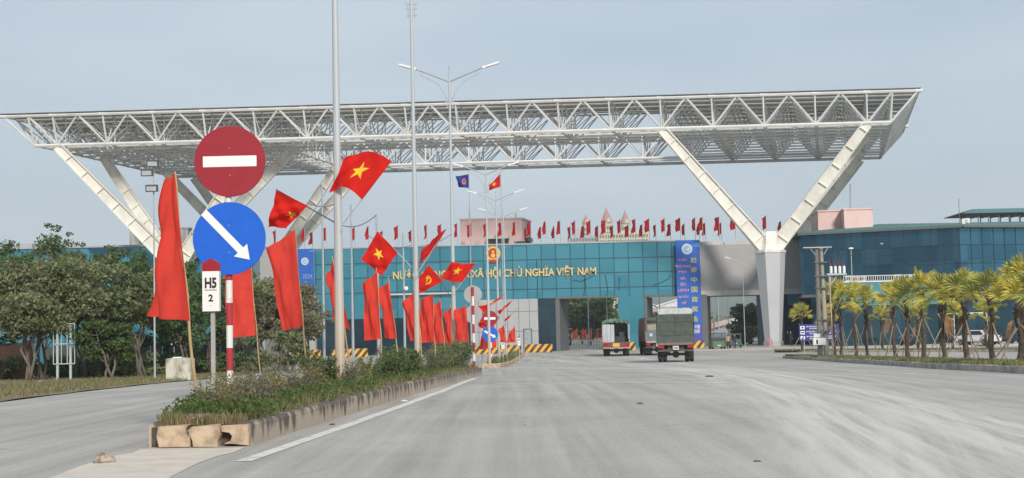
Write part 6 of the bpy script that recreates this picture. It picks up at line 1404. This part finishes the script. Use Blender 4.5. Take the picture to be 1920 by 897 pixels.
# ---- pink plastic chairs by the column
PKP = mat('pink_plastic', (.70, .16, .28), .45); X = at(1444, 650, 156.5).x; g = gz(156.5) + .13
t = thing('plastic_chair', 'pink plastic chair standing at the foot of the right column', 'chair', (X, 156.5, g))
for sx in (-1, 1):
    for sy in (-1, 1): mb = MB(); mb.bar((X + sx * .24, 156.5 + sy * .2, g), (X + sx * .2, 156.5 + sy * .17, g + .44), .06); mb.build('leg', PKP, t)
mb = MB(); mb.box(X - .25, X + .25, 156.28, 156.75, g + .42, g + .46); mb.build('seat', PKP, t)
mb = MB(); mb.box(X - .25, X - .18, 156.72, 156.76, g + .46, g + .9); mb.box(X + .18, X + .25, 156.72, 156.76, g + .46, g + .9); mb.box(X - .04, X + .04, 156.72, 156.76, g + .46, g + .9); mb.box(X - .25, X + .25, 156.71, 156.77, g + .8, g + .92); mb.build('backrest', PKP, t)
for s in (-1, 1): mb = MB(); mb.bar((X + s * .25, 156.3, g + .62), (X + s * .25, 156.72, g + .66), .05); mb.build('armrest', PKP, t)

# ---- blue information sign with three white squares
Yi = gp(1507, 668, .1).y; Yi = min(Yi, 118); a, b = at(1499, 640, Yi), at(1573, 607, Yi); g = gz(Yi) + .1
t = thing('information_sign', 'blue information board with white pictograms and text lines behind the utility poles', 'sign', (lerp(a.x, b.x, .3), Yi, g)); NV_ = mat('navy_sign_blue', (.03, .035, .24), .5)
mb = MB(); mb.box(a.x, b.x, Yi, Yi + .07, a.z, b.z); p = mb.build('board', NV_, t)
for k in (.12, .85): mb = MB(); X = lerp(a.x, b.x, k); mb.tube([(X, Yi + .05, g - .1), (X, Yi + .05, a.z + .1)], .035, 8); mb.build('post', GALV, t)
hh = b.z - a.z; ww = b.x - a.x
for i in range(3):
    z = b.z - hh * (.2 + .3 * i); mb = MB(); mb.box(a.x + ww * .03, a.x + ww * .14, Yi - .015, Yi - .002, z - hh * .10, z + hh * .10); sq = mb.build('pictogram', SWHT, p)
    mb = MB(); xc_ = a.x + ww * .085
    if i == 0: mb.box(xc_ - .03, xc_ + .04, Yi - .022, Yi - .016, z - hh * .07, z + hh * .07); mb.box(xc_ - .09, xc_ + .1, Yi - .0225, Yi - .0165, z, z + .05)
    elif i == 1: mb.box(xc_ - .12, xc_ + .12, Yi - .022, Yi - .016, z - .04, z + .05)
    else: mb.box(xc_ + .02, xc_ + .07, Yi - .022, Yi - .016, z - .06, z + .14); mb.lathe([(.07, -.022), (.07, -.016)], (xc_ - .02, Yi, z - .06), 10, 'y')
    mb.build('mark', NV_, sq)
    mb = MB()
    for j, (u0, u1) in enumerate(((.18, .92), (.26, .86))):
        zz = z + hh * (.06 - .12 * j); u = u0
        while u < u1: wd = random.uniform(.02, .06); mb.box(a.x + ww * u, a.x + ww * min(u1, u + wd), Yi - .008, Yi - .002, zz - .045, zz + .045); u += wd + .012
    mb.build('text_lines', mat('dim_white_text', (.55, .56, .60), .5), p)
# ---- twin concrete utility poles with switchgear
Yu = 86.0; u0 = at(1538.5, 679, Yu); g = gz(Yu)
uc = thing('utility_pole', 'twin concrete utility pole with cross arm, fuse platform and white meter boxes', 'utility pole', (u0.x, Yu, g)); CPOL = mat('concrete_pole', (.40, .37, .32), .9, scale=3, col2=(.30, .28, .25)); ku = Yu / F; ang = math.tan(0.0)
topz = at(1535, 463, Yu).z
for dx, m, dy in ((0, mat('dark_concrete_pole', (.22, .20, .175), .9, scale=3), 0), (.42, CPOL, .15)):
    mb = MB(); mb.tube([(u0.x + dx, Yu + dy, g - .1), (u0.x + dx * .75, Yu + dy, topz)], [.165, .105], 10); mb.build('pole', m, uc)
mb = MB(); 
for py in (492, 518, 540, 600, 622): z = at(1540, py, Yu).z; mb.box(u0.x - .2, u0.x + .62, Yu - .18, Yu + .3, z - .03, z + .03)
mb.build('pole_clamps', DARKP, uc)
mb = MB(); mb.box(u0.x - .85, u0.x + .9, Yu - .25, Yu - .13, topz - .08, topz - .02); mb.bar((u0.x - .45, Yu - .15, topz - .05), (u0.x - .1, Yu - .15, topz - .5), .03); mb.bar((u0.x + .7, Yu - .15, topz - .05), (u0.x + .4, Yu - .15, topz - .5), .03); mb.build('cross_arm', GALV, uc)
zf = at(1565, 513, Yu).z; mb = MB(); xR = at(1586, 513, Yu).x; mb.box(u0.x + .55, xR, Yu - .2, Yu + .3, zf - .12, zf); mb.bar((u0.x + .6, Yu, zf - .9), (xR - .5, Yu, zf - .1), .05); mb.bar((u0.x + .6, Yu, zf - 1.3), (xR - .9, Yu, zf - .1), .05); mb.build('fuse_platform', GALV, uc)
for k in range(4):
    X = lerp(u0.x + .85, xR - .1, k / 3); mb = MB(); mb.lathe([(.07, zf), (.09, zf + .05), (.09, zf + .4), (.05, zf + .45)], (X, Yu, 0), 8); f_ = mb.build('fuse_switch', SWHT, uc); mb = MB(); mb.tube([(X - .05, Yu, zf + .45), (X - .12, Yu - .1, zf + .8)], .035, 6); mb.lathe([(.06, zf + .5), (.08, zf + .55), (.03, zf + .6)], (X - .05, Yu, 0), 6); mb.build('insulator', mat('brown_red_insulator', (.25, .06, .05), .4), f_)
z0, z1 = at(1535, 647, Yu).z, at(1535, 634, Yu).z; x0, x1 = at(1522, 640, Yu).x, at(1545, 640, Yu).x; mb = MB(); mb.box(x0, x1, Yu - .5, Yu - .21, z0, z1); mbx = mb.build('meter_box', SWHT, uc); mb = MB(); mb.box(x0 + .17, x0 + .27, Yu - .51, Yu - .501, z0 + .06, z1 - .1); mb.build('meter_window', BLK, mbx)
z0, z1 = at(1535, 633, Yu).z, at(1535, 626, Yu).z; x0, x1 = at(1524, 630, Yu).x, at(1536, 630, Yu).x; mb = MB(); mb.box(x0, x1, Yu - .28, Yu - .21, z0, z1); mb.build('number_plate', PLT_W, uc)
mb = MB(); mb.tube([(u0.x + .78, Yu - .1, g - .05), (u0.x + .7, Yu - .1, zf)], .045, 6); mb.build('cable_conduit', mat('pale_conduit', (.55, .42, .34), .7), uc)
mb = MB(); 
for k in range(3):
    X = lerp(u0.x + .85, xR - .1, (k + .5) / 3); mb.tube([(u0.x + .9, Yu - .2, topz), (lerp(u0.x + .9, X, .7), Yu - .2, lerp(topz, zf, .25)), (X, Yu - .1, zf + .75)], .013, 4)
mb.build('jumper_wires', BLK, uc)
mb = MB(); e = at(1930, 466, 112); 
for dz_ in (0, -.35): 
    s0 = Vector((u0.x + .9, Yu - .2, topz + dz_)); mb.tube([lerp(s0, e + Vector((0, 0, dz_)), k / 12) - Vector((0, 0, .9 * math.sin(math.pi * k / 12))) for k in range(13)], .014, 4)
mb.build('power_line', BLK, uc)
# plain posts
def post_lamp(label, px, top_, Y, r, head=None, name='lamp_post', cat='post', base=None):
    a = at(px, top_, Y); g = gz(Y); t = thing(name, label, cat, (a.x, Y, g)); mb = MB(); mb.tube([(a.x, Y, g - .1), (a.x, Y, lerp(g, a.z, .5)), (a.x, Y, a.z)], [r, r * .75, r * .5], 8); mb.build('pole', GALV, t)
    if head == 'disc': mb = MB(); mb.lathe([(.12, a.z - .05), (.22, a.z), (.2, a.z + .08), (.05, a.z + .13)], (a.x, Y, 0), 10); mb.build('lamp_head', LAMPH, t)
    if head == 'flood':
        for k, (dx, dz_) in enumerate(((.0, .25), (-.25, -.15), (-.05, -.85))):
            mb = MB(); c = Vector((a.x + dx, Y - .12, a.z + dz_)); d = Vector((0, -1, -.25)).normalized(); mb.bar(c - d * .1, c + d * .12, .52, .3); fl = mb.build('floodlight', mat('floodlight_housing', (.10, .10, .11), .5), t); mb = MB(); mb.bar(c + d * .121, c + d * .135, .42, .2); mb.build('glass_front', mat('floodlight_glass', (.55, .56, .58), .15), fl)
    if head == 'one':
        mb = MB(); mb.tube([(a.x, Y, a.z), (a.x - 1.3, Y, a.z + .55)], .04, 6); mb.tube([(a.x, Y, a.z), (a.x + .5, Y, a.z - .2)], .03, 6); mb.build('arm', GALV, t); mb = MB(); mb.bar((a.x - 1.3, Y, a.z + .55), (a.x - 1.9, Y, a.z + .72), .2, .08); mb.build('lamp_head', LAMPH, t)
    if head == 'cctv':
        c = at(762, 543, Y); mb = MB(); mb.tube([(a.x, Y, c.z + .15), (c.x, Y - .3, c.z + .15)], .03, 6); mb.build('bracket', LAMPH, t); mb = MB(); mb.lathe([(.02, -.12), (.13, -.05), (.16, .05), (.14, .16), (.04, .2)], (c.x, Y - .3, c.z), 10); mb.build('camera', LAMPH, t)
    return t
post_lamp('mast with three floodlights behind the tall red banner', 288, 318, 62, .05, 'flood', 'floodlight_mast', 'mast')
post_lamp('tall slim grey mast just left of the thick lamp pole', 603.5, 339, 100, .11, None, 'slim_mast', 'mast')
post_lamp('slim grey mast just right of the thick lamp pole', 658, 384, 104, .11, None, 'slim_mast', 'mast')
post_lamp('slim grey mast behind the diamond shaped star flag', 706, 405, 88, .12, None, 'slim_mast', 'mast')
post_lamp('slim mast carrying a white dome camera, left of the rusty lamp pole', 755.5, 437, 98, .1, 'cctv', 'camera_mast', 'mast')
post_lamp('slim white topped post between the utility pole and the terrace', 1595.5, 467, 120, .07, 'disc', 'slim_lamp_post', 'lamp post')
post_lamp('grey lamp post with one arm in front of the grey panel wall', 1392, 494, 152, .055, 'one', 'side_lamp_post', 'lamp post')
# festoon wires strung between masts and lamp poles
def wire(label, pts, Y, sag=0):
    q = [at(x, y, Y) for x, y in pts]; mb = MB(); mb.tube(q, .012, 4); return tag(mb.build('festoon_wire', mat('grey_wire', (.25, .26, .28), .6)), label, 'wire')
def arc(a, b, d, n=10): return [(lerp(a[0], b[0], k / n), lerp(a[1], b[1], k / n) + d * 4 * (k / n) * (1 - k / n)) for k in range(n + 1)]
wire('thin curved festoon wire left of the thick lamp pole', arc((578, 381), (626, 384), 5), p1.y + .2)
wire('thin sagging festoon wire right of the thick lamp pole', arc((642, 423), (706, 403), 10), p1.y + .2)
wire('thin sagging festoon wire left of the rusty lamp pole', arc((690, 441), (772, 460), 12), p2.y + .2)
wire('thin sagging festoon wire right of the rusty lamp pole', arc((785, 462), (846, 440), 5), p2.y + .2)
# ---- empty metal frame, concrete block, stone, litter
Yf2 = 70.5; a, b = at(101, 608, Yf2), at(141, 682, Yf2); g = gz(Yf2)
t = thing('empty_sign_frame', 'empty pale metal sign frame standing on the grassy verge', 'sign frame', ((a.x + b.x) / 2, Yf2, g)); fr_m = mat('pale_green_steel', (.46, .52, .50), .6, var=.1)
for px in (108, 132.5): X = at(px, 650, Yf2).x; mb = MB(); mb.box(X - .055, X + .055, Yf2 - .05, Yf2 + .05, g - .1, a.z - .02); mb.build('post', fr_m, t)
mb = MB()
for z in (a.z, lerp(a.z, b.z, .5), b.z): mb.box(a.x, b.x, Yf2 - .09, Yf2 - .055, z - .025, z + .025)
for X in (a.x, b.x, at(116, 650, Yf2).x, at(127, 650, Yf2).x): mb.box(X - .02, X + .02, Yf2 - .085, Yf2 - .06, b.z, a.z)
mb.build('frame', fr_m, t)
Yc = 58.0; a, b = at(311, 672, Yc), at(357, 712, Yc); g = gz(Yc); mb = MB(); bm_ = []
mb.prism([Vector((a.x, Yc, g - .05)), Vector((b.x, Yc, g - .05)), Vector((b.x + .01, Yc, a.z - .06)), Vector((b.x - .06, Yc, a.z - .02)), Vector((lerp(a.x, b.x, .5), Yc, a.z)), Vector((a.x + .03, Yc, a.z - .01)), Vector((a.x - .01, Yc, a.z - .05))], (.0, .8, 0)); tag(mb.build('concrete_block', mat('mossy_white_concrete', (.58, .55, .47), .9, scale=2.5, stretch=(1, 1, .6), col2=(.24, .22, .17), lo=.34, hi=.55, bump=.3)), 'square weathered concrete block at the edge of the left road', 'concrete block')
bpy.data.objects['concrete_block'].location.x = 0
mb = MB(); c = at(331, 671, Yc + .4); mb.prism([Vector((c.x - .15, Yc + .3, c.z - .03)), Vector((c.x + .2, Yc + .3, c.z - .03)), Vector((c.x + .22, Yc + .5, c.z - .03)), Vector((c.x - .1, Yc + .55, c.z - .03))], (.02, 0, .06)); tag(mb.build('litter_sheet', SWHT), 'crumpled white sheet lying on top of the concrete block', 'litter')
def stone(name, label, cat, c, sx, sy, sz, m, seed):
    r = np.random.default_rng(seed); bm = bmesh.new(); bmesh.ops.create_icosphere(bm, subdivisions=2, radius=1)
    for v in bm.verts: k = 1 + .16 * math.sin(v.co.x * 4 + seed) + r.uniform(-.24, .24); v.co = Vector((v.co.x * sx * k, v.co.y * sy * k, max(-.3, v.co.z * k) * sz + .3 * sz))
    me = bpy.data.meshes.new(name); bm.to_mesh(me); bm.free(); me.materials.append(m); o = bpy.data.objects.new(name, me); COL.objects.link(o); o.location = c; return tag(o, label, cat)
c = gp(195, 868); stone('stone', 'broken tan stone lying on the left road beside the pale concrete apron', 'stone', (c.x, c.y, gz(c.y)), .12, .09, .075, mat('brown_grey_stone', (.40, .33, .26), .9, scale=14, col2=(.20, .15, .11), lo=.4, hi=.55), 3)
for k, (px, py, s, lab, m) in enumerate(((623, 797, .09, 'small dark twig lying by the edge line near the near kerb', CHAS), (1200, 758, .12, 'thin dark scrap on the road in front of the lorries', CHAS), (990, 797, .09, 'crumpled brown scrap on the open road', BLOCK), (1420, 866, .06, 'small dark stone on the dusty right part of the road', CHAS), (1330, 707, .2, 'dark clod on the road beyond the worn cross lines', CHAS), (758, 753, .12, 'pale paper scrap beside the edge line', SWHT), (75, 716, .22, 'white litter scrap on the verge left of the empty metal frame', SWHT), (295, 714, .2, 'red litter scrap on the verge beside the concrete block', TLR), (163, 727, .16, 'flat white litter scrap on the verge right of the empty metal frame', SWHT))):
    c = gp(px, py); stone('road_debris', lab, 'debris', (c.x, c.y, gz(c.y)), s * .55, s * .3, s * .18, m, 20 + k)
# dry leaf litter on the nose
r = np.random.default_rng(9); cen = [(medr(NOSE + .5) - .55 + r.normal() * .18, NOSE + .45 + r.normal() * .09, gz(NOSE) + KH + .03) for _ in range(26)]; tag(leaves_mesh('dead_stalks', cen, [.09] * 26, 2600, .035, mat('dead_stalks', (.34, .27, .22), .9, island=.3), None, r, flat=.5, aspect=.18), kind='stuff')
# ---- beyond the gate: flags, balustrade, lamp posts, small sign
for k, (px, w) in enumerate(((1082, 7), (1093, 4), (1099, 7), (1109, 5), (1121, 4), (1131, 4))):
    Y = 215; a = at(px, 616, Y); b = at(px, 634, Y); g = gz(Y); t = thing('far_banner', 'small red banner beyond the widest opening, %s from the pillar side' % ORD[k], 'banner', (a.x, Y, g), 'small red banners seen through the widest opening'); mb = MB(); mb.tube([(a.x, Y, g), (a.x, Y, a.z)], .04, 5); mb.build('bamboo_pole', BAMBOO, t)
    hw = w * Y / F; f = cloth_fn((a.x, Y, a.z), (a.x, Y, b.z), (a.x - hw, Y + .2, b.z - .1), (a.x - hw * .7, Y + .2, a.z - .3), .12, 1.3, k, .3, 0, .1); cloth(f, BANR, t, 6, 10, 'banner_cloth')
for k, px in enumerate((1326, 1334, 1340, 1348, 1356, 1366)):
    Y = 240 + 14 * k; a = at(px, 604 - k * .5, Y); b = at(px, 617 - k * 1.2, Y); g = gz(Y); t = thing('far_banner', 'tiny red banner along the far approach road, %s from the banner pillar' % ORD[k], 'banner', (a.x, Y, g), 'tiny red banners along the far approach road'); mb = MB(); mb.tube([(a.x, Y, g), (a.x, Y, a.z)], .05, 5); mb.build('bamboo_pole', BAMBOO, t); hw = (3 + (k == 1) * 2.5) * Y / F
    f = cloth_fn((a.x, Y, a.z), (a.x, Y, b.z), (a.x - hw, Y + .2, b.z - .1), (a.x - hw * .8, Y + .2, a.z - .2), .1, 1.2, k, .3, 0, .1); cloth(f, BANR, t, 5, 8, 'banner_cloth')
Y = 205; a, b = at(1072, 650, Y), at(1150, 648, Y); g = gz(Y); t = thing('balustrade', 'low white balustrade across the widest opening beyond the gate', 'balustrade', ((a.x + b.x) / 2, Y, g)); mb = MB(); x = a.x
while x < b.x: mb.box(x, x + .16, Y, Y + .16, g + .1, g + .85); x += .42
mb.build('baluster_row', LAMPH, t); mb = MB(); mb.box(a.x, b.x, Y - .05, Y + .22, g + .85, g + 1.0); mb.build('top_rail', LAMPH, t); mb = MB(); mb.box(a.x - .2, b.x + .2, Y - .1, Y + .3, g - .1, g + .1); mb.build('base_rail', LGREY, t)
a, b = at(1322, 619, 262), at(1416, 596, 340); mb = MB(); mb.prism([a, b, b + Vector((0, 0, 1.1)), a + Vector((0, 0, 1.0))], (0, .3, 0)); tag(mb.build('road_parapet', mat('red_white_parapet', (.62, .42, .37), .8, scale=.6, col2=(.66, .64, .6), lo=.45, hi=.55)), 'red and white parapet along the far approach road', 'parapet')
Y = 188; c = at(1067.5, 617, Y); g = gz(Y); t = thing('traffic_sign', 'small no entry sign in the widest opening by the dark pillar', 'traffic sign', (c.x, Y, g)); striped_post('post', Vector((c.x, Y + .1, g)), c.z + .2, .07, 7, t); mb = MB(); disc(mb, c, 6.6 * Y / F, -.012, .012, 24); n1 = mb.build('no_entry_disc', SRED, t); mb = MB(); mb.box(c.x - .34, c.x + .34, Y - .03, Y - .014, c.z - .07, c.z + .07); mb.build('white_bar', SWHT, n1)
for k, (px, y_, Y, lab) in enumerate(((1059.5, 560, 195, 'slim grey post behind the dark pillar of the widest opening'), (1102, 562, 205, 'slim grey post in the middle of the widest opening'), (1137, 560, 210, 'slim grey post behind the white lorry in the opening'), (1236, 566, 205, 'slim grey post in the narrower opening'), (1336, 565, 230, 'first slim post along the far approach road'), (1346, 560, 250, 'tall slim post along the far approach road'), (1364, 570, 225, 'slim post nearest the tree in the opening by the column'))):
    post_lamp(lab, px, y_ - 12, Y, .11, None, 'slim_mast', 'post')
# ---- haze over the whole place
mb = MB(); mb.box(-3400, 3400, -60, 8500, -6, 420); hz_ = mb.build('haze', [], None); hz_['kind'] = 'stuff'
hm = bpy.data.materials.new('haze'); hm.use_nodes = True; t_ = hm.node_tree; t_.nodes.clear(); pv_ = t_.nodes.new('ShaderNodeVolumePrincipled'); pv_.inputs['Density'].default_value = HAZE; pv_.inputs['Color'].default_value = (.86, .94, 1, 1); pv_.inputs['Anisotropy'].default_value = 0.0
oo = t_.nodes.new('ShaderNodeOutputMaterial'); t_.links.new(pv_.outputs[0], oo.inputs['Volume']); hz_.data.materials.clear(); hz_.data.materials.append(hm)
